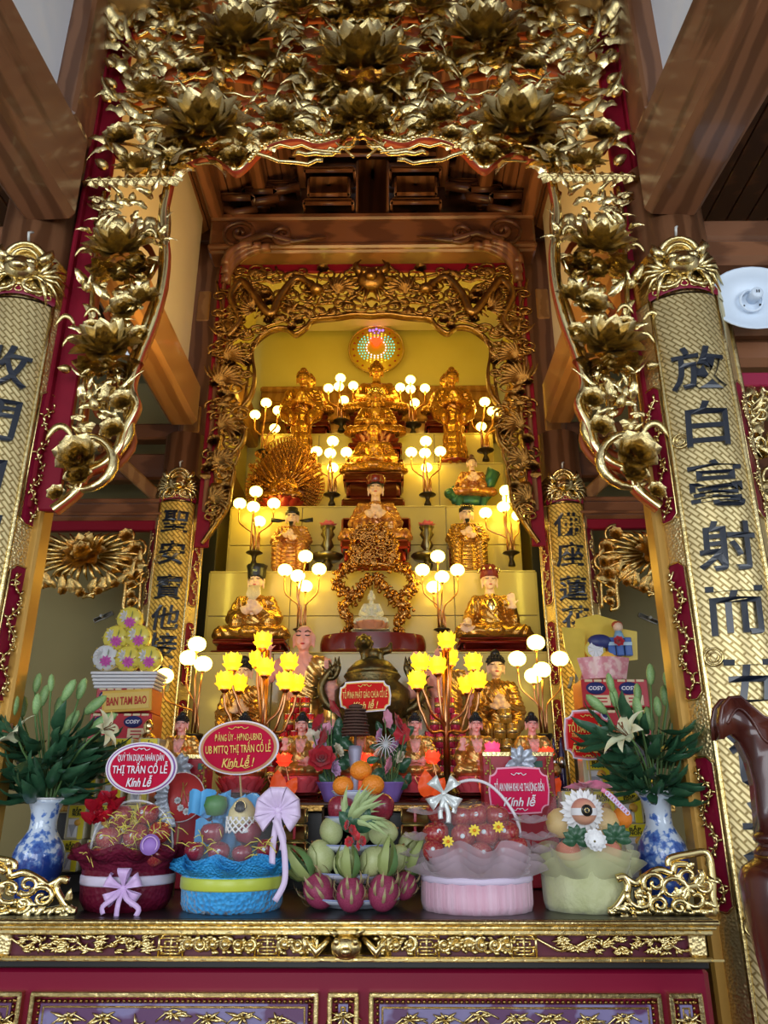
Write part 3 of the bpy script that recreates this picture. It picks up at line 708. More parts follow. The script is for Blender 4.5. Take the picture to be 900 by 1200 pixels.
# leaves everywhere between
PT = [(140, -22), (418, -22), (418, 160), (370, 166), (322, 168), (300, 178), (277, 196), (258, 186), (222, 190), (200, 215), (112, 222), (124, 150)]
PJ = [(112, 228), (196, 228), (194, 330), (160, 420), (148, 500), (120, 545), (90, 560), (86, 520), (104, 400)]
for (P_, n, smin, smax, x0, x1, y0, y1) in ((PT, 300, 16, 34, 140, 418, -22, 215), (PJ, 125, 11, 20, 80, 200, 225, 560)):
    c = 0
    while c < n:
        x, y = rnd.uniform(x0, x1), rnd.uniform(y0, y1)
        if not inpoly(x, y, P_): continue
        c += 1; p = fa.px(x, y)
        if rnd.random() < .13: fa.put('lotus_pad', PAD, p, rnd.uniform(smin, smax) * .6 * fa.r(x, y), rnd.uniform(-25, 25), rnd.uniform(-20, 10), rnd.uniform(-.05, 0), True, flat=1.2)
        else:
            rl = rnd.choice((-90, 90, -70, 75, -100, 105)) + rnd.uniform(-28, 28) if P_ is PT else rnd.uniform(-120, 120)
            fa.put('leaf', rnd.choice(LEAVES), p, rnd.uniform(smin, smax) * fa.r(x, y) * 1.3, rl, rnd.uniform(-12, 25), rnd.uniform(-.05, .0), True)
fa.done()
# carved beam end over the top left and right corners
for s in (-1, 1):
    p = A(412 + s * 262, 8, 2.8); be = thing('beam_end', 'ribbed gilt wood boss at the top %s corner above the arch' % ('left' if s < 0 else 'right'), 'boss', (s * abs(p.x), 2.86, p.z + .08))
    MB().lathe([(.0, -.10), (.10, -.10), (.15, -.07), (.16, 0), (.16, .12)], 20, rib=20, ribd=.03).build('boss', mat('gilt_wood_dull', (.40, .23, .07), .35, .5), be)
    MB().box((0, 0, .2), (.2, .2, .18), bev=.02).build('block', wood, be)

# ------------------------------------------------------------------ the inner arch with two dragons and phoenixes
BY = 4.74
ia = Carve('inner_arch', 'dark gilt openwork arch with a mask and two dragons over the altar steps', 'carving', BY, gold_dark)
xs = abs(A(255, 450, BY).x)
ztop = A(437, 313, BY).z; zlow = A(240, 640, BY).z
for s in (-1, 1): MB().box((s * (xs + .02), .03, (ztop + zlow) / 2), (.09, .03, ztop - zlow), bev=.005).build('frame_board', red_paint, ia.o, False, loc=(0, 0, 0))
MB().box((0, .03, ztop + .01), (2 * xs + .12, .03, .07), bev=.005).build('frame_board', red_paint, ia.o, False)
iin = [(238, 638), (252, 618), (268, 592), (272, 570), (276, 550), (270, 538), (285, 520), (288, 500), (280, 486), (295, 465), (300, 440), (297, 415), (300, 402), (318, 388), (335, 386), (346, 393), (360, 384), (368, 376), (395, 373), (415, 370), (437, 371)]
iip = catmull([ia.px(*q) for q in iin], 4)
dx = -ia.px(437, 371).x   # centre it on the axis
for p in iip: p.x = min(p.x * 1.0, 0.0)
for k in (1, -1):
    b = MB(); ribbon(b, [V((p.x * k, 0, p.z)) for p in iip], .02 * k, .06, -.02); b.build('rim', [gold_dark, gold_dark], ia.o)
PI_ = [(258, 318), (437, 318), (437, 366), (395, 369), (366, 371), (346, 388), (322, 382), (298, 398), (294, 440), (282, 480), (284, 505), (268, 536), (268, 575), (245, 615), (243, 560), (252, 400)]
# dragon bodies
def dragon(pts, r0):
    P = catmull([ia.px(*q) for q in pts], 6); n = len(P)
    for p in P: p.y = -.04
    rr = [r0 * (.45 + .55 * sin(pi * min(1, .15 + .8 * i / n))) for i in range(n)]
    for k in (1, -1):
        b = MB().tube([(p.x * k, p.y, p.z) for p in P], rr, 8)
        for i in range(2, n - 1, 1):
            t = (P[i] - P[i - 1]).normalized(); nn = V((-t.z, 0, t.x))
            q = P[i] + nn * rr[i]
            b.tube([(q.x * k, q.y, q.z), ((q + nn * r0 * 1.0 - t * r0 * .6).x * k, q.y - .01, (q + nn * r0 * 1.0 - t * r0 * .6).z)], [r0 * .35, .002], 4)
        h = P[0]
        b.ball((h.x * k, h.y - .02, h.z), (r0 * 1.6, r0 * 1.4, r0 * 1.3), 10, 7)
        for j in range(7):
            a = radians(-60 + j * 50)
            b.tube([h * 1 + V((0, 0, 0)) if k > 0 else V((-h.x, h.y, h.z)), V(((h.x + cos(a) * r0 * 3.4) * k, h.y - .02, h.z + sin(a) * r0 * 3.0))], [r0 * .5, .004], 5)
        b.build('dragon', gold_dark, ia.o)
dragon([(372, 345), (350, 330), (330, 350), (318, 372), (300, 352), (285, 335), (272, 352), (282, 378), (268, 398)], .034)
# mask at the centre
m = MB().ball((0, -.05, 0), (.11, .07, .10), 12, 8).ball((0, -.12, -.02), (.045, .04, .035), 8, 6)
for s in (-1, 1):
    m.ball((s * .05, -.10, .035), .025, 8, 6).tube([(s * .07, -.04, .06), (s * .12, -.05, .13), (s * .08, -.05, .18)], [.03, .022, .004], 6)
    for k in range(5):
        a = radians(40 - 28 * k); m.tube([(s * .08 * cos(a), -.05, .08 * sin(a)), (s * .20 * cos(a), -.03, .20 * sin(a))], [.026, .004], 5)
m.build('lion_mask', gold_dark, ia.o, loc=(0, 0, ia.px(437, 333).z))
# phoenix wings on the jambs: fans of feathers
for (x, y, a0, a1, L, n) in ((262, 452, 20, 165, 26, 11), (268, 425, 10, 120, 24, 9), (262, 505, -20, 130, 22, 9), (258, 545, 10, 140, 20, 8), (253, 590, 0, 140, 20, 8), (300, 365, 120, 250, 24, 8), (398, 345, 20, 160, 24, 8)):
    for k in range(n):
        p = ia.px(x, y); fa_ = a0 + (a1 - a0) * k / (n - 1)
        ia.put('feather', LEAVES[3], p, L * ia.r(x, y), 90 - fa_, 0, -.03, True)
c = 0
while c < 250:
    x, y = rnd.uniform(240, 437), rnd.uniform(316, 620)
    if not inpoly(x, y, PI_) : continue
    c += 1; p = ia.px(x, y); p.x = min(p.x, -.02)
    q = rnd.random()
    if q < .08: ia.put('rosette', ROSE, p, rnd.uniform(6, 9) * ia.r(x, y), 0, 80, -.02, True)
    elif q < .60:
        R_ = rnd.uniform(7, 13) * ia.r(x, y); d = rnd.choice((1, -1))
        ia.tube([p + V((v[0], -.02, v[2] * .7)) for v in scroll_pts(R_, 1.4, 14, d, rnd.uniform(0, 6))], [.011 - .0004 * j for j in range(15)], n=5)
    else: ia.put('leaf', rnd.choice(LEAVES), p, rnd.uniform(10, 18) * ia.r(x, y), rnd.choice((-80, 80, 100, -100)) + rnd.uniform(-35, 35), 5, -.02, True)
for L in ([(262, 318), (300, 330), (350, 322), (400, 330), (437, 322)], [(258, 340), (300, 345), (340, 360), (390, 355), (437, 362)], [(256, 400), (290, 392), (325, 378), (370, 370), (430, 366)], [(254, 330), (262, 380), (256, 430), (262, 480), (252, 540), (254, 590), (244, 630)], [(292, 420), (286, 470), (268, 500), (280, 530), (262, 570), (250, 610)]):
    ia.tube([V((min(p.x, 0), .0, p.z)) for p in catmull([ia.px(*q) for q in L], 5)], .012, n=5)
ia.done()

# ------------------------------------------------------------------ side valances: rayed lotus medallion and scroll leg
def valance(s, label):
    v = Carve('side_valance', label, 'carving', 4.86, mat('gold_warm', (.80, .56, .20), .25, 1.0, bump=(70, .3, 'noise')))
    sg = lambda x, y: V((s * abs(v.px(x, y).x), 0, v.px(x, y).z))
    p = sg(103, 652)
    for k in range(30):
        a = 2 * pi * k / 30; L = .30 + .06 * (k % 2)
        if -2.3 < a - 2 * pi < -.85: L *= .8
        e = V((s * cos(a) * L * 1.1, -.02, sin(a) * L * .72))
        if p.z + e.z > sg(103, 626).z: e *= (sg(103, 626).z - p.z) / max(e.z, 1e-3)
        v.stem.tube([p + e * .3 + V((0, -.04, 0)), p + e * .75 + V((0, -.05, 0)), p + e], [.015, .013, .003], 5)
    v.put('lotus_flower', LOTUS, p, .14, 0, 70, -.05); v.put('rosette', ROSE, p, .07, 0, 84, -.10)
    for k in range(15):
        a = radians(200 + 140 * k / 14); q = p + V((s * .34 * cos(a), 0, .26 * sin(a)))
        v.put('leaf', LEAVES[k % 3], q, .11, 90 - math.degrees(a) * 1 + 180, 10, -.03)
        if k % 2: v.put('rosette', ROSE, q, .035, 0, 80, -.03)
    for (x, y, r_) in ((150, 630, 9), (160, 645, 9), (150, 660, 10), (163, 662, 8), (140, 668, 8), (158, 675, 9), (60, 640, 10), (58, 660, 9), (75, 672, 8)):
        q = sg(x, y); v.put('rosette', ROSE, q, r_ * v.r(x, y), 0, 80, -.03)
        v.tube([q + V((t[0] * s, -.01, t[2])) for t in scroll_pts(.075, 1.3, 16, 1, rnd.uniform(0, 6))], .011, mir=False)
        v.put('leaf', LEAVES[rnd.randrange(3)], q, .10, rnd.uniform(-150, 150), 5, -.03)
    for L, r_ in (([(146, 668), (147, 690), (145, 712), (154, 716)], .016), ([(166, 640), (165, 680), (163, 714)], .012), ([(150, 676), (162, 684), (149, 694), (161, 703), (150, 712)], .012), ([(56, 630), (52, 665), (50, 690)], .010), ([(110, 700), (85, 690), (75, 676)], .014), ([(96, 700), (125, 690), (140, 680)], .014)):
        v.tube(catmull([sg(*q) for q in L], 4), r_, mir=False)
    for y in (686, 698, 708): v.put('rosette', ROSE, sg(155, y), .03, 0, 80, -.02)
    v.done(); return v
valance(-1, 'gilded rayed carving under the lintel in the left side bay')
valance(1, 'gilded rayed carving under the lintel in the right side bay')
# far openwork panel beyond the right front pillar (and its twin on the left, out of view)
fp = Carve('openwork_panel', 'gilded openwork screen of scrolls cut by the right frame edge', 'carving', 3.0)
orange_m = mat('orange_cloth', (.35, .10, .02), .7)
c = 0
while c < 90:
    x, y = rnd.uniform(846, 925), rnd.uniform(455, 830)
    if x < 846 + (y - 455) * .15: continue
    c += 1; p = fp.px(x, y); q = rnd.random()
    if q < .15: fp.put('rosette', ROSE, p, rnd.uniform(8, 13) * fp.r(x, y), 0, 80, -.03)
    elif q < .5: fp.tube([p + V((t[0], -.01, t[2])) for t in scroll_pts(rnd.uniform(.04, .07), 1.4, 16, rnd.choice((1, -1)), rnd.uniform(0, 6))], .009, mir=False)
    else: fp.put('leaf', rnd.choice(LEAVES), p, rnd.uniform(16, 28) * fp.r(x, y), rnd.uniform(-180, 180), 8, -.03)
for L in ([(848, 460), (870, 520), (860, 580), (885, 640), (880, 720), (905, 800)], [(900, 460), (885, 540), (905, 620), (890, 700), (912, 780)], [(850, 470), (925, 475)], [(866, 570), (925, 560)], [(880, 690), (930, 690)]):
    fp.tube([V((p.x, .0, p.z)) for p in catmull([fp.px(*q) for q in L], 4)], .013, mir=False)
fp.done()
p0, p1 = A(850, 458, 3.06), A(930, 830, 3.06)
# ------------------------------------------------------------------ stepped altar behind the inner arch
TY = [5.02, 5.42, 5.82, 6.22, 6.62]                     # front face of each step
TT = [A(437, y, Y).z for y, Y in zip((765, 670, 594, 544, 509), TY)]
TW = [1.27, 1.19, 1.16, 1.12, 1.10]
BACKY = 7.25
ORD = ['lowest', 'second lowest', 'middle', 'second highest', 'topmost']
for i in range(5):
    z0 = 0.0 if i == 0 else TT[i - 1] + .0065
    st = thing('altar_step', ORD[i] + ' cream tiled step of the stepped altar', 'altar step', (0, TY[i], 0), group='tiled altar steps')
    dep = BACKY - TY[i]
    MB().box((0, dep / 2 + .012, (z0 + TT[i]) / 2 - .006), (2 * TW[i] - .02, dep, TT[i] - z0 - .012)).build('core', grout, st, False)
    n = 4; h = TT[i] - max(z0, 1.35); rows = 2 if h > .6 else 1
    for r_ in range(rows):
        for k in range(n):
            wd = 2 * TW[i] / n
            hh = h / rows
            MB().box((-TW[i] + wd * (k + .5), .004, TT[i] - hh * (r_ + .5)), (wd - .006, .02, hh - .006), bev=.003).build('tile', tile, st, False)
    MB().box((0, .2, TT[i] - .002), (2 * TW[i], .43, .012), bev=.003).build('top_slab', tile, st, False)
    for s in (-1, 1): MB().box((s * TW[i], dep / 2, (max(z0, 1.3) + TT[i]) / 2), (.02, dep, TT[i] - max(z0, 1.3) - .01), bev=.003).build('side_slab', tile, st, False)
# niche: yellow back wall with a wood dado, yellow side walls, sloping ceiling
zb = A(437, 442, BACKY).z
struct('wall_back_niche', MB().box((0, BACKY + .45, 5.4), (3.2, .06, 4.2)), yellow_wall)
dn = MB().box((0, BACKY + .30, zb - .3), (2.6, .2, .62), bev=.02)
for k in range(3): dn.box((0, BACKY + .18 - .01 * k, zb - .04 - .19 * k), (2.6, .05, .07), bev=.02)
struct('trim_60', dn, MT['honey_lit_wood'])
for s in (-1, 1):
    struct('wall_%s_niche' % ('left' if s < 0 else 'right'), MB().box((s * 1.42, 6.3, 4.8), (.05, 2.2, 3.8)), yellow_wall)
    struct('trim_%d' % (61 if s < 0 else 62), MB().box((s * 1.33, 6.2, 4.15), (.14, 2.3, .24), bev=.02).box((s * 1.33, 6.2, 5.15), (.12, 2.3, .3), bev=.02), MT['honey_lit_wood'])
    struct('trim_%d' % (63 if s < 0 else 64), MB().box((s * 1.33, 5.62, 2.55), (.24, .04, 2.3)).box((s * 1.40, 5.30, 2.5), (.04, .6, 2.2)), black)  # added black panels standing in for the dark gap beside the steps
struct('ceiling_niche', MB().box((0, 6.2, 6.65), (3.0, 2.8, .05)), cream)

# halo disc of coloured lights on the back wall
hp = A(441, 411, BACKY + .30)
hl = thing('halo_disc', 'round golden halo disc with coloured light rays behind the topmost Buddha', 'halo', hp)
hr = 32 * MPP(441, 411, BACKY + .3)
MB().lathe([(0, 0), (hr * .98, 0), (hr, .015), (hr, .03), (0, .03)], 48, M=R(pi / 2, 'X') @ S(1, 1, 1)).build('disc', mat('halo_gold', (.75, .52, .06), .35, .2), hl)
MB().torus((0, -.032, 0), hr, .012, 48, 6, ax='y').build('rim', gold, hl)
E_ = lambda n, c, e: mat(n, c, .5, emit=e)
lc = {'led_cyan': E_('led_cyan', (.15, .8, .75), 1.0), 'led_white': E_('led_white', (.9, .85, 1.0), 1.5), 'led_violet': E_('led_violet', (.35, .2, .9), 1.2), 'led_yellow': E_('led_yellow', (1, .75, .05), 1.3), 'led_red': E_('led_red', (1, .09, .02), 1.3)}
bulb = MB().ball((0, 0, 0), 1, 6, 4)
for ring, (rf, n) in enumerate(((.36, 18), (.46, 22), (.56, 26), (.66, 30))):
    for k in range(n):
        a = 2 * pi * k / n; sn = sin(a)
        c = 'led_white' if ring == 0 and sn > -.3 else 'led_cyan' if abs(cos(a)) > .55 and ring > 0 else 'led_white' if ring < 2 else 'led_yellow'
        if abs(a - pi / 2) < .25 and ring == 3: c = 'led_violet'
        obj('bulb', proto('bulb', bulb, lc[c]), hl, (rf * hr * cos(a), -.034, rf * hr * sin(a) * .95 + .02), sc=hr * .028)
for k in range(5): obj('bulb', proto('bulb', bulb, lc['led_violet']), hl, ((k - 2) * hr * .12, -.034, hr * (.80 + .05 * (k == 2))), sc=hr * .05)
for k in range(20):
    a = 2 * pi * k / 20
    MB().ball((hr * .84 * cos(a), -.03, hr * .84 * sin(a)), (.014, .006, .014), 6, 4).build('red_stud', mat('red_stud', (.4, .05, .03), .4), hl)
lm = lotus_mb([(6, 1, .32, 35, .0, 0), (5, .8, .3, 12, 0, .4)])
obj('lotus_light', proto('lotus_light', lm, lc['led_red']), hl, (0, -.045, .03), (radians(15), 0, 0), .13)

# ------------------------------------------------------------------ intermediate altar table and the front altar table
FY = 2.6                                                 # front edge of the front table
ZT = A(430, 1077, FY).z                                  # its top
ZM = A(430, 940, 3.62).z                                 # intermediate table top
mt = thing('middle_altar', 'long black lacquered altar shelf under the row of small Buddhas', 'altar', (0, 3.62, 0))
MB().box((0, .58, ZM - .02), (2.76, 1.16, .04), bev=.006).build('top', mat('brown_lacquer', (.06, .022, .012), .35), mt, False)
MB().box((0, .60, ZM / 2 - .02), (2.70, 1.10, ZM - .05)).build('body', black, mt, False)
MB().box((0, .0, ZM - .025), (2.76, .02, .03), bev=.004).build('edge', gold_dark, mt, False)
for s in (-1, 1):
    for k in range(2): MB().box((s * (.28 + .0 * k), -.004, ZM - .10 - .09 * k), (.05, .02, .16)).build('slat', black, mt, False)
ft_ = thing('front_altar', 'long crimson altar table with a gilded carved frieze along its edge', 'altar', (0, FY, 0))
L0, L1 = -1.62, A(838, 1075, FY).x
L0 = -L1
def zz(y): return A(430, y, FY).z
W_ = L1 - L0
MB().box((0, .47, ZT - .012), (W_, .94, .024), bev=.005).build('top', black, ft_, False)
m = MB().box((0, .0, ZT - .008), (W_ + .02, .03, .014), bev=.005).box((0, .008, ZT - .022), (W_, .03, .012), bev=.004).box((0, .018, ZT - .036), (W_ - .02, .03, .016), bev=.004)
m.build('edge_moulding', gold, ft_, False)
m = MB()
for (y0, y1) in ((1089, 1095), (1122, 1128)):
    a, b = zz(y1), zz(y0); m.box((0, .02, (a + b) / 2), (W_ - .04, .03, b - a), bev=.004)
m.build('frieze_rail', gold, ft_, False)
fx = lambda px: A(px, 1108, FY + .02).x
z0, z1 = zz(1122), zz(1095); zc = (z0 + z1) / 2; zh = z1 - z0
MB().box((0, .05, zc), (W_ - .06, .03, zh + .02)).build('frieze_ground', mat('maroon_ground', (.10, .006, .022), .4), ft_, False)
# fret ticks on the rails
m = MB(); 
for k in range(int(W_ / .05)):
    x = L0 + .04 + k * .05
    for zq in (zz(1092), zz(1125)): m.box((x + (.025 if zq < zc else 0), .003, zq), (.034, .006, .006))
tag(m.build('fret', gold_bright, ft_, False), kind='stuff')
shou = [200, 313, 500, 614]
def shou_mb():
    b = MB()
    H, Wd = zh, zh * 1.08
    for (x, z, w_, h) in ((0, .42, .8, .08), (0, .27, 1.0, .08), (0, -.42, .8, .08), (0, .12, .6, .08), (0, -.12, 1.0, .08), (0, -.27, .6, .08), (0, .0, .09, 1.0), (-.42, .35, .08, .25), (.42, .35, .08, .25), (-.42, -.3, .08, .3), (.42, -.3, .08, .3), (-.28, .02, .08, .2), (.28, .02, .08, .2)):
        b.box((x * Wd, -.002, z * H), (w_ * Wd, .014, h * H))
    for s in (-1, 1): b.box((s * Wd * .56, 0, 0), (.006, .02, H))
    return b
sm = shou_mb()
for q in shou: obj('medallion', proto('medallion', sm, gold_bright), ft_, (fx(q), .03, zc))
for q in (2, 818): MB().box((fx(q), .028, zc), (.05, .02, zh), bev=.004).build('end_block', gold_side, ft_, False)
def bamboo(x0, x1, nm='bamboo_carving'):
    b = MB(); L = x1 - x0
    for k in range(5):
        xa = x0 + L * k / 5; up = 1 if k % 2 else -1
        pts = catmull([(xa, .03, zc - up * zh * .3), (xa + L * .08, .02, zc), (xa + L * .16, .02, zc + up * zh * .25), (xa + L * .26, .03, zc + up * zh * .1)], 3)
        b.tube([(max(x0, min(x1, p.x)), p.y, p.z) for p in pts], .0045, 5)
    for k in range(48):
        x = rnd.uniform(x0 + .02, x1 - .02); z = zc + rnd.uniform(-.3, .3) * zh
        a0 = rnd.uniform(0, 6.28)
        for j in range(3):
            a = a0 + j * .6; e = V((cos(a) * .035, -.004, max(-1, min(1, sin(a))) * .02))
            p = V((x, .022, z)); q = p + e; q.z = max(z0 + .003, min(z1 - .003, q.z))
            b.tube([p, (p + q) / 2 + V((0, -.006, 0)), q], [.0015, .0055, .001], 4)
    b.build(nm, gold, ft_)
def scrolls(x0, x1, n, nm='scroll_carving'):
    b = MB(); L = x1 - x0
    for k in range(n):
        x = x0 + L * (k + .5) / n; d = 1 if k % 2 else -1
        r_ = min(zh * .46, L / n * .55)
        b.tube([(x + p[0], .022, zc + p[2]) for p in scroll_pts(r_, 1.35, 18, d, rnd.uniform(0, 6))], [.0095 - .0002 * j for j in range(19)], 5)
        b.ball((x, .015, zc), .012, 7, 5)
        for j in range(6):
            a = rnd.uniform(0, 6.28); q = V((x + cos(a) * r_ * .8, .02, zc + sin(a) * r_ * .8)); e = q + V((cos(a + 1) * .025, -.004, sin(a + 1) * .014)); b.tube([q, (q + e) / 2 + V((0, -.006, 0)), e], [.002, .007, .001], 4)
    b.build(nm, gold, ft_)
bamboo(fx(8), fx(188)); bamboo(fx(628), fx(808)); scrolls(fx(213), fx(301), 6); scrolls(fx(513), fx(602), 6)
scrolls(fx(326), fx(372), 3); scrolls(fx(440), fx(488), 3)
# mask in the middle of the frieze
m = MB(); x = fx(406)
m.box((x, .03, zc), (.19, .02, zh * .95), bev=.01).ball((x, .01, zc - .005), (.05, .03, .035), 12, 8).ball((x, -.02, zc - .012), (.018, .014, .012), 8, 6)
for s in (-1, 1):
    m.ball((x + s * .028, -.012, zc + .012), .011, 8, 6).tube([(x + s * .05, .02, zc + .02), (x + s * .09, .01, zc - .02), (x + s * .13, .02, zc + .025)], [.012, .016, .004], 6)
    m.tube([(x + s * .03, 0, zc + .03), (x + s * .055, 0, zc + .042)], [.012, .004], 5)
    m.box((x + s * .125, .025, zc), (.02, .02, zh))
m.build('mask', gold, ft_)
# crimson apron with framed panels
za = zz(1136)
MB().box((0, .09, za / 2), (W_ - .03, .06, za), bev=.02).build('apron', crimson, ft_, False)
MB().box((0, .06, zz(1132)), (W_ - .05, .06, .025), bev=.004).build('groove', black, ft_, False)
MB().box((0, .5, za / 2 - .1), (W_ - .1, .75, za - .2)).build('carcass', red_paint, ft_, False)
pearl = mat('mother_of_pearl', (.22, .19, .36), .25, 0, var=((.12, .05, .13), (6, 3, 8), 3, 'noise', 0, (.48, .52)), coat=.5)
def zp(y): return A(430, y, FY + .06).z
def panel(x0, x1, z0, z1, nm='panel'):
    p = MB().box(((x0 + x1) / 2, .055, (z0 + z1) / 2), (x1 - x0 - .05, .02, z1 - z0 - .05)).build(nm, pearl, ft_, False)
    b = MB(); cx, cz = (x0 + x1) / 2, (z0 + z1) / 2
    for (c, d) in (((cx, .05, z1), (x1 - x0 + .012, .035, .014)), ((cx, .05, z0), (x1 - x0 + .012, .035, .014)), ((x0, .05, cz), (.014, .035, z1 - z0)), ((x1, .05, cz), (.014, .035, z1 - z0)),
                   ((cx, .052, z1 - .034), (x1 - x0 - .06, .02, .006)), ((cx, .052, z0 + .034), (x1 - x0 - .06, .02, .006)), ((x0 + .034, .052, cz), (.006, .02, z1 - z0 - .06)), ((x1 - .034, .052, cz), (.006, .02, z1 - z0 - .06))): b.box(c, d, bev=.003)
    b.build('panel_frame', gold, p, False)
    b = MB(); n = int((x1 - x0) / .016)
    for k in range(n):
        for zq in (z0 + .019, z1 - .019): b.ball((x0 + .016 + (x1 - x0 - .03) * k / max(1, n - 1), .048, zq), (.0065, .006, .005), 6, 4)
    for k in range(int((z1 - z0) / .016)):
        for xq in (x0 + .019, x1 - .019): b.ball((xq, .048, z0 + .02 + k * .016), (.005, .006, .0065), 6, 4)
    tag(b.build('bead_row', gold_dark, p), kind='stuff')
    b = MB()
    for k in range(max(1, int((x1 - x0) / .11))):
        x = x0 + .06 + (x1 - x0 - .12) * (k + .5) / max(1, int((x1 - x0) / .11)); z = cz + rnd.uniform(-.02, .02)
        for j in range(7):
            a = 2 * pi * j / 7 + rnd.uniform(-.2, .2); L = rnd.uniform(.02, .045)
            e = V((x + cos(a) * L * 1.3, .042, max(z0 + .045, min(z1 - .045, z + sin(a) * L)))); q = V((x, .04, z))
            b.tube([q, (q + e) / 2 + V((0, -.004, 0)), e], [.002, .006, .0012], 4)
        b.tube(catmull([(x - .05, .042, z - .02), (x, .04, z + .012), (x + .055, .042, z - .008)], 3), .003, 4)
    b.build('flower_inlay', gold, p)
fpx = lambda px: A(px, 1180, FY + .06).x
zb_ = zp(1226); zt_ = zp(1164)
panel(fpx(40), fpx(371), zb_, zt_); panel(fpx(435), fpx(771), zb_, zt_); panel(fpx(387), fpx(418), zb_, zt_, 'small_panel'); panel(fpx(785), fpx(819), zb_, zt_, 'small_panel'); panel(fpx(-12), fpx(25), zb_, zt_, 'small_panel')

# ------------------------------------------------------------------ lamps with round white shades
globe_m = mat('lit_globe_glass', (1, .9, .6), .4, emit=11.5, ecol=(1.0, .69, .095))
copper = mat('copper_tube', (.62, .30, .13), .28, 1.0)
bronze = mat('dark_bronze', (.045, .032, .02), .38, .5)
GL = MB().ball((0, 0, 0), (1, 1, .84), 14, 9)
CUP = MB().lathe([(.10, -.30), (.25, -.16), (.52, .02), (.50, .04), (.2, -.10)], 12)
TRUMPET = MB().lathe([(.0, -1), (.42, -1), (.40, -.85), (.22, -.5), (.34, -.2), (.75, -.06), (1, 0), (.96, .03), (.3, -.05), (0, -.06)], 22)
def globe_lamp(label, px, base, Y, r_=7.8, h=13, sup=None, gm=globe_m, bm=bronze):
    bp = A(*base, Y); o = thing('globe_lamp', label, 'lamp', bp, group='white globe lamps on the altar')
    k = MPP(base[0], base[1], Y)
    foot = h * k if sup is None else bp.z - sup
    b = MB().merge(TRUMPET, S(10 * k, 10 * k, foot)); b.build('vase_base', bm, o)
    cnt = len(px)
    for i, (x, y) in enumerate(px):
        dy = (-.07, .04, -.03, .06, .09)[i % 5] * (k / .0065)
        g = A(x, y, Y + dy) - bp; r = r_ * k
        st = V(((i - cnt / 2 + .5) * 2.2 * k, dy * .2, 0)); gz = g - V((0, 0, r * .9))
        if abs(g.x) < 6 * k: pts = [st, V((st.x, st.y, gz.z * .5)), gz]
        else: pts = bez(st, (st.x, st.y, gz.z * .42), (st.x, st.y, gz.z * .45), (lerp(st.x, gz.x, .5), lerp(st.y, gz.y, .5), gz.z * .55), 5) + bez((lerp(st.x, gz.x, .55), lerp(st.y, gz.y, .55), gz.z * .57), (gz.x, gz.y, gz.z * .68), (gz.x, gz.y, gz.z * .7), gz, 5)
        MB().tube(pts, 1.05 * k, 6).build('stem', copper, o)
        obj('cup', proto('cup', CUP, copper), o, g - V((0, 0, r * .66)), sc=r)
        obj('globe_shade', proto('globe_shade', GL, gm), o, g, sc=r)
    return o
T5, T4, T3, T2, T1 = TT[4], TT[3], TT[2], TT[1], TT[0]
globe_lamp('five globe lamp on the topmost step just left of the haloed Buddha', [(399, 443), (385, 455), (397, 453), (414, 452), (403, 469)], (400, 494), 6.85, 6.0)
globe_lamp('five globe lamp on the topmost step just right of the haloed Buddha', [(481, 445), (469, 454), (481, 456), (498, 455), (486, 472)], (484, 498), 6.85, 6.0)
globe_lamp('four globe lamp at the left edge beneath the phoenix carving of the inner arch', [(312, 472), (299, 486), (326, 481), (322, 502)], (310, 530), 6.42, 6.3)
globe_lamp('five globe lamp at the right edge beside the right standing disciple', [(568, 471), (552, 481), (577, 482), (585, 482), (564, 500)], (569, 528), 6.42, 6.3)
globe_lamp('five globe lamp between the thousand armed statue and the central Buddhas', [(390, 517), (371, 529), (387, 531), (406, 530), (390, 548)], (389, 580), 5.98, 7.0)
globe_lamp('five globe lamp between the central Buddhas and the green lion rider', [(499, 517), (482, 530), (498, 531), (516, 529), (500, 548)], (501, 580), 5.98, 7.0)
globe_lamp('five globe lamp left of the seated official in the winged hat', [(300, 576), (281, 590), (297, 594), (321, 590), (304, 611)], (298, 648), 5.60, 7.8, 16)
globe_lamp('five globe lamp at the right end of the second step beside the seated official', [(593, 575), (569, 601), (590, 594), (596, 584), (607, 604)], (599, 648), 5.60, 7.8, 16)
globe_lamp('five globe lamp rising behind the bald pink standing monk', [(358, 652), (334, 668), (349, 675), (374, 667), (358, 687)], (353, 738), 5.14, 8.8, 20)
globe_lamp('five globe lamp rising behind the yellow lotus lamp on the right', [(513, 652), (495, 668), (518, 676), (536, 668), (508, 688)], (518, 738), 5.14, 8.8, 20)
ZMt = ZM
globe_lamp('four globe lamp on dark glass base beside the red packet boxes', [(231, 755), (221, 771), (238, 778), (193, 792)], (228, 862), 4.3, 11.0, sup=ZM)
globe_lamp('five globe lamp left of the red plaque sign for residents on the right', [(628, 753), (606, 772), (635, 785), (625, 792), (656, 772)], (638, 862), 4.3, 11.0, sup=ZM)

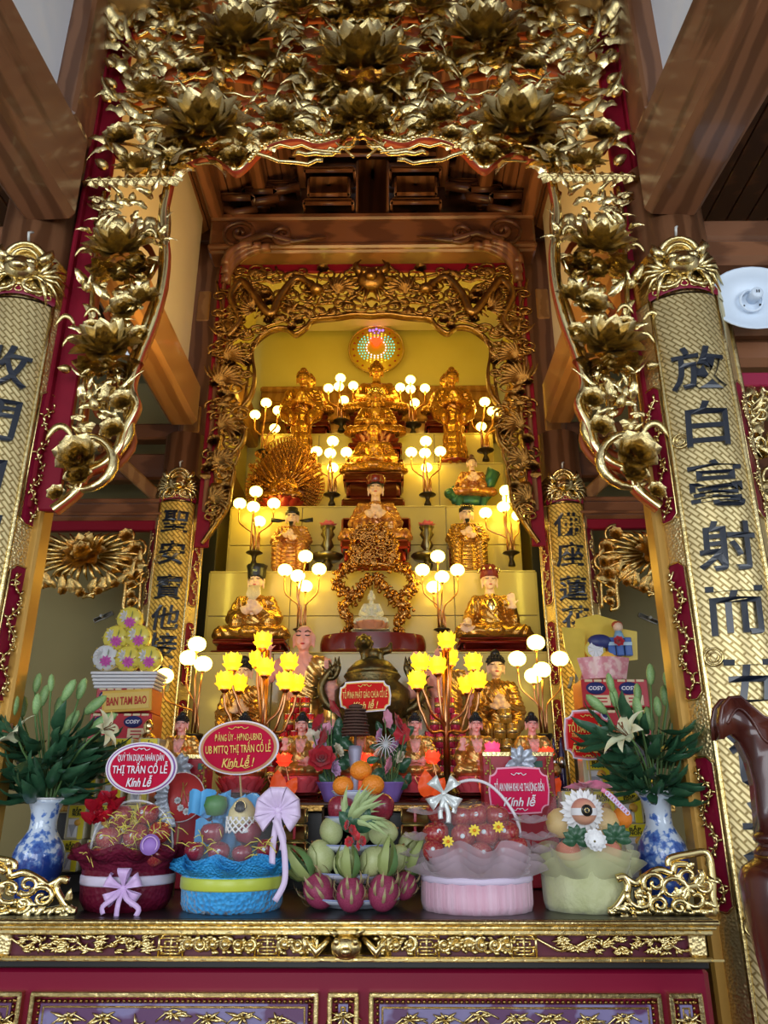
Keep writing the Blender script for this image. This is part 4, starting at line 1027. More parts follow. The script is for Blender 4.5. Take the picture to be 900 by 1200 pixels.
# two great copper lamps with yellow lotus shades
yl = mat('lit_yellow_lotus_glass', (1, .7, .05), .4, emit=1.35, ecol=(1.0, .66, .012))
yl2 = mat('lit_yellow_lotus_heart', (1, .8, .1), .4, emit=3.2, ecol=(1.0, .80, .05))
YLO = lotus_mb([(7, .62, .46, 50, .34, 0), (8, .86, .50, 17, .44, .5), (7, .92, .48, 0, .46, .2), (5, .84, .42, -16, .40, .4)])
YB = MB().ball((0, 0, .45), (.42, .42, .46), 12, 8)
def lotus_lamp(label, px, trunk, Y, name='lotus_lamp', m1=yl, m2=yl2):
    bp = A(trunk[0], 905, Y); bp.z = ZM; o = thing(name, label, 'lamp', bp, group='copper lotus lamps')
    k = MPP(trunk[0], 800, Y)
    MB().lathe([(0, 0), (.12, 0), (.12, .02), (.05, .05), (.035, .12), (0, .12)], 20).build('foot', bronze, o)
    top = A(*trunk, Y) - bp
    MB().tube([(0, 0, .05), (0, 0, top.z)], [4.2 * k, 2.8 * k], 10).build('trunk', copper, o)
    for i, (x, y) in enumerate(px):
        dy = (0, -.10, .06, -.05, .03, -.12, .10, -.1, .08)[i % 9]
        g = A(x, y, Y + dy) - bp; r = 13.2 * k; gz = g - V((0, 0, r * .85))
        z1 = min(top.z * .35, gz.z * .45)
        if abs(g.x) > 5 * k:
            pts = bez((0, 0, z1), (0, 0, z1 + .20), (gz.x * .5, gz.y, gz.z - .30), (gz.x * .75, gz.y, gz.z - .16), 7) + bez((gz.x * .80, gz.y, gz.z - .135), (gz.x * 1.0, gz.y, gz.z - .09), (gz.x, gz.y, gz.z - .05), gz, 4)
            MB().tube(pts, 1.7 * k, 7).build('arm', copper, o)
        else: MB().tube([(gz.x * .3, gz.y * .4, z1), (gz.x, gz.y, gz.z - .15), gz], 2.0 * k, 7).build('arm', copper, o)
        MB().lathe([(.25, -.45), (.45, -.2), (.62, .0), (.3, .0)], 12).merge(MB()).build('shade_cup', copper, o, loc=gz + V((0, 0, r * .02)), sc=r * .75)
        f = obj('lotus_shade', proto('lotus_shade', YLO, m1), o, gz, (radians(-4), 0, rnd.uniform(0, 1)), (r * 1.05, r * 1.05, r * 1.7))
        obj('bulb', proto('bulb', YB, m2), f)
    return o
lotus_lamp('tall copper lamp of yellow lotus shades above the crimson oval sign with gold script', [(308, 749), (273, 774), (303, 771), (311, 780), (339, 774), (264, 796), (280, 799), (335, 796), (347, 799)], (306, 762), 4.05)
lotus_lamp('tall copper lamp of yellow lotus shades before the rose red can pyramid', [(524, 749), (493, 774), (527, 769), (513, 778), (555, 774), (489, 795), (548, 801), (560, 795)], (524, 762), 4.05)
# ------------------------------------------------------------------ statues: one continuous body each, fused from limbs, then draped
def cap(b, p0, r0, p1, r1, n=10):
    p0, p1 = V(p0), V(p1)
    b.tube([p0, p0.lerp(p1, .5), p1], [r0, (r0 + r1) / 2, r1], n); b.ball(p0, r0, n, 7); b.ball(p1, r1, n, 7)
def chain(b, pts, rs, n=10):
    for i in range(len(pts) - 1): cap(b, pts[i], rs[i], pts[i + 1], rs[i + 1], n)
def hand(b, c, d, up, s=1.0):
    """palm and five bent fingers: c wrist, d pointing direction, up = palm normal"""
    c, d, up = V(c), V(d).normalized(), V(up).normalized(); sd = d.cross(up).normalized()
    cap(b, c, .026 * s, c + d * .055 * s, .030 * s, 8)
    for k, L in enumerate((.060, .072, .068, .052)):
        q = c + d * .065 * s + sd * (.033 - .022 * k) * s
        cap(b, q, .0125 * s, q + d * L * .55 * s - up * .005 * s, .0115 * s, 6); cap(b, q + d * L * .55 * s - up * .005 * s, .0115 * s, q + d * L * s + up * .012 * s, .009 * s, 6)
    q = c + d * .02 * s + sd * .03 * s; cap(b, q, .013 * s, q + (d * .6 + sd * .7).normalized() * .055 * s, .010 * s, 6)
def head(b, c, s=1.0):
    c = V(c)
    def P(x, y, z): return c + V((x, y, z)) * s
    b.ball(P(0, .01, .02), (.092 * s, .105 * s, .115 * s), 14, 10); b.ball(P(0, -.022, -.055), (.070 * s, .072 * s, .066 * s), 12, 8)
    cap(b, P(0, -.094, .03), .010 * s, P(0, -.112, -.018), .018 * s, 8)
    b.ball(P(0, -.092, -.062), (.030 * s, .014 * s, .013 * s), 8, 6); b.ball(P(0, -.075, -.10), (.03 * s, .025 * s, .022 * s), 8, 6)
    for q in (-1, 1):
        b.ball(P(q * .042, -.078, .022), (.026 * s, .020 * s, .015 * s), 8, 6); cap(b, P(q * .016, -.094, .047), .010 * s, P(q * .066, -.074, .050), .008 * s, 6)
        b.ball(P(q * .045, -.065, -.04), (.03 * s, .024 * s, .03 * s), 8, 6)
        b.ball(P(q * .100, .012, .01), (.016 * s, .030 * s, .045 * s), 8, 6); b.ball(P(q * .098, .008, -.05), (.014 * s, .018 * s, .045 * s), 8, 6)
def hair_mb(c, s=1.0, bun=True, curls=True):
    b = MB(); c = V(c)
    def fn(u, v):
        a = 2 * pi * u; lo = -.35 + .55 * max(0, -sin(a)) ** .7     # hairline rises over the face
        t = lerp(lo, pi / 2, v); r = (.105, .120, .128)
        return c + V((r[0] * cos(t) * cos(a), .012 + r[1] * cos(t) * sin(a), .022 + r[2] * sin(t))) * s
    b.grid(fn, 22, 7)
    if bun: b.ball(c + V((0, .01, .155)) * s, (.058 * s, .058 * s, .055 * s), 10, 7)
    if curls:
        for j in range(5):
            t = .35 + j * .26
            for k in range(int(16 * cos(t)) + 2):
                a = 2 * pi * k / (int(16 * cos(t)) + 2)
                if t < .55 and sin(a) < -.5: continue
                b.ball(c + V((.106 * cos(t) * cos(a), .012 + .121 * cos(t) * sin(a), .022 + .129 * sin(t))) * s, .0165 * s, 6, 4)
    return b
def fuse(b, vox=.0095, folds=None, smooth=1):
    me = bpy.data.meshes.new('raw'); me.from_pydata(b.v, [], b.f); o = bpy.data.objects.new('raw', me); C.objects.link(o)
    r = o.modifiers.new('r', 'REMESH'); r.mode = 'VOXEL'; r.voxel_size = vox; r.use_smooth_shade = True
    sm_ = o.modifiers.new('s', 'SMOOTH'); sm_.iterations = smooth; sm_.factor = .5
    out = bpy.data.meshes.new_from_object(o.evaluated_get(bpy.context.evaluated_depsgraph_get()))
    bpy.data.objects.remove(o); bpy.data.meshes.remove(me)
    if folds:
        nn = [v.normal.copy() for v in out.vertices]
        for v, n in zip(out.vertices, nn):
            d = folds(v.co)
            if d: v.co += n * d
        out.update()
    out.polygons.foreach_set('use_smooth', [True] * len(out.polygons))
    return out
def paint(me, fn, mats):
    me.materials.clear()
    for m in mats: me.materials.append(m)
    if len(mats) > 1:
        for p in me.polygons: p.material_index = fn(p.center)
    return me
HC = V((0, -.02, .80))          # head centre of a seated figure one unit tall
def seated_body(left='lap', right='lap', wide=1.0, hs=1.0, collar=True):
    b = MB()
    b.ball((0, -.02, .11), (.36 * wide, .24, .12), 18, 10); b.ball((0, .04, .20), (.24, .19, .18), 16, 10)
    for s in (-1, 1):
        cap(b, (s * .14, .02, .14), .125, (s * .40 * wide, -.15, .10), .095)
        cap(b, (s * .40 * wide, -.15, .095), .090, (-s * .05, -.29, .085), .075)
        b.ball((s * .40 * wide, -.13, .075), (.12, .12, .075), 12, 8)
        cap(b, (s * .19, .03, .545), .082, (s * .285, .0, .32), .088)     # upper arm inside a sleeve
    cap(b, (0, .04, .22), .185, (0, .045, .42), .185, 16); cap(b, (-.14, .045, .52), .105, (.14, .045, .52), .105, 12)
    b.ball((0, -.04, .46), (.16, .12, .11), 12, 8)
    cap(b, (0, .03, .56), .075, (0, .0, .70), .062); head(b, HC, hs)
    hands = []
    for s, h in ((1, left), (-1, right)):
        e = (s * .285, .0, .32)
        if h == 'lap': cap(b, e, .088, (s * .12, -.22, .235), .060); hand(b, (s * .11, -.24, .225), (-s, -.1, -.05), (0, 0, 1), 1.1); hands.append((s * .06, -.25, .23))
        elif h == 'up': cap(b, e, .085, (s * .25, -.20, .40), .058); hand(b, (s * .25, -.215, .42), (-s * .1, -.1, 1), (0, -1, 0), 1.2); hands.append((s * .25, -.22, .48)); b.ball((s * .29, -.08, .26), (.07, .10, .12), 10, 7)
        elif h == 'knee': cap(b, e, .088, (s * .33, -.18, .22), .058); hand(b, (s * .34, -.20, .20), (0, -1, -.35), (0, 0, 1), 1.2); hands.append((s * .34, -.26, .18))
        elif h == 'chest': cap(b, e, .09, (s * .08, -.20, .38), .065); hand(b, (s * .06, -.215, .39), (-s * .6, -.1, .6), (0, -1, 0), 1.1); hands.append((s * .04, -.22, .42)); b.ball((s * .2, -.12, .25), (.10, .09, .12), 10, 7)
    if collar:
        for s in (-1, 1): chain(b, [(s * .09, .03, .615), (s * .10, -.09, .53), (s * .05, -.165, .40), (-s * .01, -.18, .32)], [.022, .022, .02, .016], 7)
    return b, hands
def folds_seat(c):
    if c.z > .60: return 0
    for s in (-1, 1):
        if abs(c.x - s * .1) < .10 and c.y < -.16 and .16 < c.z < .30: return 0
    if c.z > .24: d = (c - V((.22, .0, .60))).length; return .0042 * sin(d * 2 * pi / .072)
    d = (c - V((0, -.05, .30))).length
    return .0048 * sin(d * 2 * pi / .070)
def seat_class(hands, open_chest=True):
    def fn(c):
        if c.z > .635: return 1
        if open_chest and abs(c.x) < .10 - (.60 - c.z) * .22 and c.y < -.05 and c.z > .36: return 1
        for h in hands:
            if (c - V(h)).length < .105: return 1
        return 0
    return fn
def lotus_seat(o, R_, H, m, n=14, name='lotus_seat', m2=None):
    b = MB().lathe([(0, 0), (R_ * .86, 0), (R_ * .78, H * .35), (R_ * .90, H * .8), (R_ * .88, H), (0, H)], 24)
    s = b.build(name, m, o)
    pm = petal_mb(H * .85, R_ * .21, radians(24), 0, nu=3, nv=4).mesh('petal', m2 or m)
    for r_ in (0, 1):
        for k in range(n):
            a = 2 * pi * (k + .5 * r_) / n; obj('petal', pm, s, M=T(R_ * (.86 - .06 * r_) * cos(a), R_ * (.86 - .06 * r_) * sin(a), H * (.04 + .22 * r_)) @ R(a, 'Z'))
    return s
def pedestal(o, w_, d, h, m, z=0, name='pedestal'):
    return MB().box((0, 0, z + h * .14), (w_, d, h * .28), bev=h * .06).box((0, 0, z + h * .5), (w_ * .86, d * .86, h * .5), bev=h * .1).box((0, 0, z + h * .86), (w_ * .97, d * .97, h * .28), bev=h * .06).build(name, m, o)
def face_marks(o, c, s, dark, lip):
    c = V(c); b = MB()
    for q in (-1, 1):
        b.tube([c + V((q * x, y, z)) * s for x, y, z in ((.018, -.108, .050), (.045, -.100, .064), (.072, -.078, .052))], .0055 * s, 5)
        b.tube([c + V((q * x, y, z)) * s for x, y, z in ((.022, -.099, .020), (.042, -.102, .014), (.064, -.088, .021))], .0055 * s, 5)
    b.build('brows_and_eyes', dark, o)
    MB().ball(c + V((0, -.103, -.062)) * s, (.026 * s, .010 * s, .010 * s), 8, 5).build('lips', lip, o)

amber = mat('amber_gilt', (.50, .22, .035), .27, .80, var=((.33, .13, .02), 4, 2, 'noise'), coat=.2)
amber_l = mat('amber_gilt_face', (.66, .33, .065), .30, .70, coat=.2); eye_brown = mat('engraved_brown', (.10, .03, .008), .5)
gilt = mat('statue_gilt', (.56, .31, .065), .27, .8, var=((.42, .20, .04), 5, 2, 'noise'), coat=.2)
red_gilt = mat('red_gilt', (.42, .13, .04), .26, .6, var=((.60, .30, .07), 9, 3, 'noise'), coat=.4)
red_lotus = mat('red_lotus', (.30, .022, .014), .3, .2, coat=.3); seat_red = mat('seat_red', (.15, .018, .010), .3, .3, coat=.3)
skin_pink = mat('pink_flesh_paint', (.86, .42, .36), .4, sss=.1)
skin_pale = mat('pale_flesh_paint', (.80, .55, .38), .38)
hair_black = mat('black_hair_paint', (.010, .010, .013), .4)
lip_red = mat('lip_red', (.55, .05, .05), .4)
robe_gold = mat('robe_gold', (.78, .50, .17), .28, .85, bump=(70, .2, 'noise'), var=((.62, .36, .10), 10, 3, 'noise'))
pink_lotus = mat('pink_lotus', (.75, .10, .13), .35, coat=.3)
dark_red = mat('dark_red_lacquer', (.16, .016, .010), .22, coat=.5)
green_paint = mat('jade_paint', (.02, .10, .065), .35, .3, var=((.05, .18, .11), 12, 3, 'noise'))

bodyA, hA = seated_body('lap', 'lap'); bodyB, hB = seated_body('lap', 'up'); bodyC, hC = seated_body('chest', 'chest', .96)
meS = fuse(seated_body('lap', 'lap', .72)[0], folds=folds_seat); meT = fuse(seated_body('lap', 'up', .72)[0], folds=folds_seat)
meA = fuse(bodyA, folds=folds_seat); meB = fuse(bodyB, folds=folds_seat); meC = fuse(bodyC, folds=folds_seat)
def seated(name, label, cat, px, base_y, h_px, Y, me, hands, robe, skin, hair, seat=None, group=None, bun=True, marks=None, open_chest=True, zbase=None, hatfn=None, curls=True):
    """statue whose knees rest at pixel height base_y; pedestal reaches down to zbase"""
    k = MPP(px, base_y, Y); p = A(px, base_y, Y); h = h_px * k / .95
    zb_ = p.z if zbase is None else zbase
    o = thing(name, label, cat, (p.x, Y, zb_), 0, group)
    m2 = me.copy(); m2.name = 'body'; paint(m2, seat_class(hands, open_chest), [robe, skin])
    obj('body', m2, o, (0, 0, p.z - zb_), sc=h)
    hb = hair_mb(HC, 1, bun, curls); obj('hair', hb.mesh('hair', hair), o, (0, 0, p.z - zb_), sc=h)
    if marks: 
        mk = bpy.data.objects.new('face_paint', None); 
        bpy.data.objects.remove(mk)
        b = MB(); c = HC
        e = [obj_ for obj_ in ()]
        mb = MB()
        for q in (-1, 1):
            mb.tube([c + V((q * x, y, z)) for x, y, z in ((.018, -.106, .050), (.045, -.100, .064), (.072, -.078, .052))], .0055, 5)
            mb.tube([c + V((q * x, y, z)) for x, y, z in ((.022, -.099, .020), (.042, -.102, .014), (.064, -.088, .021))], .0055, 5)
        obj('brows_and_eyes', mb.mesh('brows_and_eyes', marks), o, (0, 0, p.z - zb_), sc=h)
        obj('lips', MB().ball(c + V((0, -.103, -.062)), (.024, .010, .009), 8, 5).mesh('lips', lip_red), o, (0, 0, p.z - zb_), sc=h)
    if seat:
        kind, m = seat; H = p.z - zb_
        if kind == 'lotus':
            hh = min(H, (.24 if group else .17) * h)
            q = lotus_seat(o, (.36 if group else .41) * h, hh, m); q.location.z = H - hh
            if H - hh > .02: pedestal(o, (.72 if group else .9) * h, .60 * h, H - hh, dark_red)
        elif kind == 'block': pedestal(o, .92 * h, .6 * h, H, m)
        elif kind == 'throne':
            pedestal(o, .92 * h, .6 * h, H, m); MB().box((0, .28 * h, H + .25 * h), (.95 * h, .04, .5 * h), bev=.015).build('throne_back', m, o)
    if hatfn: hatfn(o, h, p.z - zb_)
    return o, h, p.z - zb_

# central column of golden Buddhas
def diadem(o, h, z):
    b = MB().lathe([(.112, .05), (.118, .05), (.118, .09), (.112, .09)], 22, M=T(*HC) @ T(0, .01, 0))
    for k in range(9):
        a = pi + pi * k / 8; b.ball(HC + V((.118 * cos(a), .01 + .128 * sin(a), .105)), (.018, .014, .03), 7, 5)
    obj('diadem', b.mesh('diadem', gold_bright), o, (0, 0, z), sc=h)
seated('buddha_statue', 'topmost golden seated Buddha with its head in front of the halo disc', 'statue', 441, 491, 74, 6.98, meA, hA, amber, amber_l, amber, ('lotus', seat_red), marks=eye_brown, zbase=T5 + .006)
seated('buddha_statue', 'golden seated Buddha with a diadem, second from the top of the central column', 'statue', 440, 516, 67, 6.41, meA, hA, amber, amber_l, amber, ('lotus', seat_red), marks=eye_brown, zbase=T4 + .006, hatfn=diadem)
seated('buddha_statue', 'golden seated Buddha on a dark red base, third from the top of the central column', 'statue', 438, 561, 74, 6.02, meA, hA, amber, amber_l, amber, ('block', seat_red), marks=eye_brown, zbase=T3 + .006)
def crownflat(o, h, z):
    b = MB().lathe([(.10, .07), (.125, .09), (.14, .17), (.12, .20), (0, .21)], 8, M=T(*HC) @ T(0, .015, 0)); obj('crown', b.mesh('crown', dark_red), o, (0, 0, z), sc=h)
seated('buddha_statue', 'pale faced statue in red and gold with dark crown behind the dragon arch', 'statue', 440, 640, 84, 5.60, meC, hC, red_gilt, skin_pale, hair_black, ('throne', red_lotus), zbase=T2 + .006, open_chest=False, marks=hair_black, hatfn=crownflat, bun=False)
for px, nm in ((362, 'left'), (523, 'right')):
    seated('buddha_statue', 'golden seated Buddha on a red lotus mostly hidden behind the %s standing disciple' % nm, 'statue', px, 490, 56, 6.95, meA, hA, amber, amber_l, amber, ('lotus', seat_red), marks=eye_brown, zbase=T5 + .006)
# old bearded man and crowned monk on the lowest step
def tall_hat(o, h, z):
    b = MB().lathe([(.105, .03), (.12, .06), (.125, .16), (.14, .22), (.10, .23), (0, .22)], 8, M=T(*HC) @ T(0, .015, 0)); q = obj('hat', b.mesh('hat', black), o, (0, 0, z), sc=h)
    b = MB().box((0, -.125, .12), (.06, .02, .03), bev=.006); obj('badge', b.mesh('badge', mat('silver_blue', (.35, .45, .6), .3, .7)), q, M=T(*HC))
    b = MB(); 
    for k in range(9):
        x = (k - 4) * .016
        b.tube([HC + V((x, -.085, -.075)), HC + V((x * 1.3, -.14, -.20)), HC + V((x * .8, -.185, -.36 + abs(x) * 1.5))], [.013, .014, .002], 5)
    obj('beard', b.mesh('beard', mat('grey_beard', (.62, .52, .36), .6)), o, (0, 0, z), sc=h)
seated('patriarch_statue', 'seated old man statue with long white beard and tall black hat', 'statue', 296, 754, 88, 5.28, meC, hC, gilt, skin_pale, hair_black, ('block', red_lotus), zbase=T1 + .006, open_chest=False, marks=hair_black, bun=False, curls=False, hatfn=tall_hat)
def monk_crown(o, h, z):
    b = MB()
    for k in range(7):
        a = pi * 1.5 + (k - 3) * .62
        b.prism([(-.045, .05), (.045, .05), (.058, .19), (0, .235), (-.058, .19)], -.012, .006, M=T(*HC) @ T(.115 * cos(a), .015 + .125 * sin(a), 0) @ R(a + pi / 2, 'Z') @ R(radians(-12), 'X'))
    q = obj('crown', b.mesh('crown', mat('maroon_cloth', (.20, .02, .02), .5)), o, (0, 0, z), sc=h)
    b = MB()
    for k in range(7):
        a = pi * 1.5 + (k - 3) * .62; b.ball(HC + V((.138 * cos(a), .015 + .150 * sin(a), .15)), (.02, .02, .025), 7, 5)
    obj('jewel', b.mesh('jewel', gold_bright), q)
    b = MB().ball((0, -.115, .44), (.085, .05, .12), 14, 9); obj('chest_mirror', b.mesh('chest_mirror', gold_bright), o, (0, 0, z), sc=h)
meM = fuse(seated_body('up', 'knee')[0], folds=folds_seat); hM = [(.25, -.22, .48), (-.34, -.26, .18)]
seated('monk_statue', 'seated golden monk statue with a maroon crown and one raised hand', 'statue', 577, 752, 86, 5.28, meM, hM, gilt, skin_pale, skin_pale, ('block', red_lotus), zbase=T1 + .006, open_chest=False, marks=hair_black, bun=False, curls=False, hatfn=monk_crown)

# seven small pink faced Buddhas on the middle altar
for px, lab in ((208, 'leftmost of the row'), (283, 'hidden behind the oval sign with gold script'), (352, 'third from the left, beside the red roses'),
                (421, 'fourth from the left, behind the tangerines'), (487, 'fifth from the left, beside the pink carnations'), (560, 'sixth from the left, under the gold jars'), (627, 'rightmost, above the right gift box')):
    seated('small_buddha', 'small pink faced Buddha in a gold robe, ' + lab, 'statue', px, 910, 70, 3.86, meT if px in (352, 560) else meS, hB if px in (352, 560) else hA, robe_gold, skin_pink, hair_black, ('lotus', pink_lotus), group='row of small pink faced Buddhas', zbase=ZM, marks=hair_black)

# standing figures
def standing_body(right='fold', left='fold', w_=1.0, sleeve=1.0):
    b = MB(); hc = V((0, -.01, .915))
    for z, r_, d in ((.06, .135, .11), (.14, .118, .10), (.25, .105, .095), (.38, .098, .085), (.50, .10, .082), (.60, .10, .08), (.70, .105, .078)):
        b.ball((0, .0, z), (r_ * w_, d * w_, .13 if z > .1 else .09), 14, 8)
    cap(b, (-.085 * w_, .005, .765), .055, (.085 * w_, .005, .765), .055); cap(b, (0, .01, .79), .034, (0, .0, .87), .030)
    for s in (-1, 1): b.ball((s * .045, -.085, .012), (.035, .06, .02), 8, 6)
    head(b, hc, .62); hands = []
    for s, h in ((-1, right), (1, left)):
        sh = (s * .115 * w_, .005, .765)
        if h == 'fold':
            e = (s * .17 * w_, -.0, .60); cap(b, sh, .048, e, .046); cap(b, e, .046, (s * .03, -.125, .62), .030); hand(b, (s * .03, -.13, .625), (-s * .3, -.2, 1), (0, -1, 0), .62); hands.append((s * .02, -.135, .66))
            for q in (0, 1, 2): b.ball((s * (.15 - .03 * q) * w_, -.05 - .02 * q, .53 - .035 * q), (.05 * sleeve, .055, .085 * sleeve), 10, 7)
        elif h == 'down':
            e = (s * .16 * w_, .0, .60); cap(b, sh, .046, e, .042); cap(b, e, .04, (s * .17 * w_, -.05, .44), .028); hand(b, (s * .17 * w_, -.055, .43), (0, -.1, -1), (0, -1, 0), .62); hands.append((s * .17 * w_, -.06, .38))
            b.ball((s * .165, -.02, .48), (.04, .055, .12), 10, 7)
        elif h == 'raise':
            e = (s * .20 * w_, -.04, .66); cap(b, sh, .045, e, .040); cap(b, e, .036, (s * .20, -.09, .82), .026); hand(b, (s * .20, -.09, .83), (0, -.05, 1), (0, -1, 0), .66); hands.append((s * .20, -.09, .87))
            cap(b, (s * .20, -.085, .75), .03, (s * .20, -.09, .82), .026)
    return b, hands, hc
def folds_stand(c):
    if c.z > .83: return 0
    if c.z > .52: return .0035 * sin((c - V((.12, 0, .80))).length * 2 * pi / .035)
    return .006 * sin(atan2(c.x, -c.y) * 9 + c.z * 3) * min(1, (.55 - c.z) * 4)
def stand_class(hands, bare=None):
    def fn(c):
        if c.z > .835: return 1
        for h in hands:
            if (c - V(h)).length < .062: return 1
        if bare and bare(c): return 1
        return 0
    return fn
def standing(name, label, px, top_y, zb_, Y, spec, robe, skin, hair=None, bun=True, marks=None, bare=None, group=None, bald=False):
    b, hands, hc = spec; k = MPP(px, top_y, Y); p = A(px, top_y, Y); h = (p.z - zb_) / (1.0 if bald else 1.02)
    o = thing(name, label, 'statue', (p.x, Y, zb_), 0, group)
    me = fuse(b, .0088, folds_stand, 2); me.name = 'body'; paint(me, stand_class(hands, bare), [robe, skin]); obj('body', me, o, sc=h)
    if hair: obj('hair', hair_mb(hc, .62, bun).mesh('hair', hair), o, sc=h)
    if marks:
        mb = MB(); s = .62
        for q in (-1, 1):
            mb.tube([hc + V((q * x, y, z)) * s for x, y, z in ((.018, -.106, .050), (.045, -.100, .064), (.072, -.078, .052))], .0055 * s, 5)
            mb.tube([hc + V((q * x, y, z)) * s for x, y, z in ((.022, -.099, .020), (.042, -.102, .014), (.064, -.088, .021))], .0055 * s, 5)
        obj('brows_and_eyes', mb.mesh('brows_and_eyes', marks), o, sc=h); obj('lips', MB().ball(hc + V((0, -.103, -.062)) * s, (.015, .006, .006), 8, 5).mesh('lips', lip_red), o, sc=h)
    MB().lathe([(0, -.0), (.17, 0), (.17, .012), (.15, .02), (0, .02)], 20).build('plinth', dark_red, o, sc=h)
    return o, h
standing('disciple_statue', 'tall golden standing disciple statue at the left of the upper step', 356, 434, T4 + .006, 6.28, standing_body(w_=1.04, sleeve=1.0), amber, amber_l, amber, marks=eye_brown)
standing('disciple_statue', 'tall golden standing disciple statue at the right of the upper step', 529, 433, T4 + .006, 6.28, standing_body(w_=1.04, sleeve=1.0), amber, amber_l, amber, marks=eye_brown)
standing('monk_statue', 'bald pink fleshed standing monk with a gold sash beside the yellow lotus lamp', 357, 733, ZM, 4.66, standing_body('raise', 'down', 1.12), robe_gold, skin_pink, marks=hair_black, bald=True, bare=lambda c: c.z > .55 and c.x < .02 + (c.z - .7) * .35 or (c.z > .5 and abs(c.x) > .13))
standing('monk_statue', 'pink fleshed standing figure with a raised hand behind the right yellow lotus lamp', 521, 752, ZM, 4.70, standing_body('raise', 'down', 1.1), robe_gold, skin_pink, bald=True, marks=hair_black, bare=lambda c: c.z > .5 and (c.x < 0 or abs(c.x) > .13))
standing('attendant_statue', 'golden standing attendant with black hair above the pyramid of gold jars', 580, 765, ZM, 4.62, standing_body('fold', 'fold', .92, .9), gilt, skin_pale, hair_black, marks=hair_black)
standing('attendant_statue', 'golden standing attendant behind the left yellow lotus lamp', 287, 772, ZM, 4.62, standing_body('fold', 'fold', .92, .9), gilt, skin_pale, hair_black, marks=hair_black)

# seated officials on the second step
def chair_body():
    b = MB(); hc = V((0, -.03, .86))
    for s in (-1, 1):
        cap(b, (s * .10, .03, .42), .10, (s * .155, -.17, .40), .085); cap(b, (s * .155, -.17, .39), .085, (s * .16, -.17, .10), .075); b.ball((s * .15, -.23, .03), (.05, .09, .035), 8, 6)
        cap(b, (s * .16, .03, .70), .062, (s * .23, -.01, .53), .066)
    b.ball((0, -.12, .25), (.17, .11, .22), 14, 9); b.ball((0, -.05, .08), (.22, .16, .08), 14, 8)
    cap(b, (0, .04, .44), .15, (0, .04, .62), .15, 14); cap(b, (-.12, .04, .69), .08, (.12, .04, .69), .08); b.ball((0, -.03, .55), (.14, .12, .12), 12, 8)
    cap(b, (0, .02, .73), .05, (0, 0, .80), .045); head(b, hc, .86)
    hands = []
    for s, z in ((1, .52), (-1, .56)):
        e = (s * .23, -.01, .53); cap(b, e, .066, (s * .06, -.18, z), .042); hand(b, (s * .05, -.19, z + .01), (-s * .7, -.2, .5), (0, -1, 0), .8); hands.append((s * .03, -.2, z + .03)); b.ball((s * .19, -.09, .43), (.07, .09, .10), 10, 7)
    return b, hands, hc
def folds_chair(c):
    if c.z > .74: return 0
    if c.z < .40 and c.y < -.1: return .007 * sin((c - V((0, -.2, .62))).length * 2 * pi / .055)
    return .005 * sin((c - V((.16, 0, .75))).length * 2 * pi / .05)
cb_, ch_, cc_ = chair_body(); meCh = fuse(cb_, .0095, folds_chair)
for px, top, nm, robe in ((340, 597, 'left', red_gilt), (549, 593, 'right', gilt)):
    Y = 5.62; k = MPP(px, 667, Y); p = A(px, 667, Y); h = (A(px, top, Y).z - (T2 + .006)) / 1.0
    o = thing('official_statue', 'seated official statue with %s' % ('a winged black cap, left of the pink topped candlestick' if nm == 'left' else 'a small black cap and goatee, right of the pink topped candlestick'), 'statue', (p.x, Y, T2 + .006), group='seated officials')
    me = meCh.copy(); me.name = 'body'; paint(me, lambda c: 1 if c.z > .755 or any((c - V(q)).length < .075 for q in ch_) else 0, [robe, skin_pale]); obj('body', me, o, sc=h)
    b = MB()
    for q in (-1, 1):
        b.tube([cc_ + V((q * x, y, z)) * .86 for x, y, z in ((.018, -.106, .050), (.045, -.100, .064), (.072, -.078, .052))], .005, 5)
        b.tube([cc_ + V((q * x, y, z)) * .86 for x, y, z in ((.022, -.099, .020), (.042, -.102, .014), (.064, -.088, .021))], .005, 5)
    obj('brows_and_eyes', b.mesh('brows_and_eyes', hair_black), o, sc=h)
    b = MB()
    for q in (-.02, 0, .02): b.tube([cc_ + V((q, -.085, -.085)), cc_ + V((q * .6, -.10, -.17))], [.013, .003], 5)
    obj('beard', b.mesh('beard', hair_black), o, sc=h)
    b = MB().lathe([(.085, .04), (.10, .045), (.10, .09), (.075, .10), (.075, .15), (0, .16)], 16, M=T(*cc_) @ T(0, .015, 0)); q = obj('cap', b.mesh('cap', black), o, sc=h)
    if nm == 'left':
        b = MB()
        for s in (-1, 1): b.tube([cc_ + V((s * .10, .04, -.02)), cc_ + V((s * .19, .02, -.03)), cc_ + V((s * .29, .01, -.02))], [.012, .03, .034], 8, flat=.3)
        obj('cap_wing', b.mesh('cap_wing', black), q)
    else:
        b = MB()
        for k_ in range(6): b.ball(cc_ + V(((k_ - 2.5) * .03, -.085, .10)), .012, 6, 4)
        obj('cap_bead', b.mesh('cap_bead', gold), q)
    MB().box((0, .12, .22), (.46, .26, .44), bev=.02).box((0, .23, .50), (.46, .05, .32), bev=.02).build('chair', dark_red, o, sc=h)
    for s in (-1, 1): MB().box((s * .235, .05, .47), (.03, .30, .05), bev=.01).box((s * .235, -.08, .3), (.03, .03, .34), bev=.008).build('armrest', dark_red, o, sc=h)

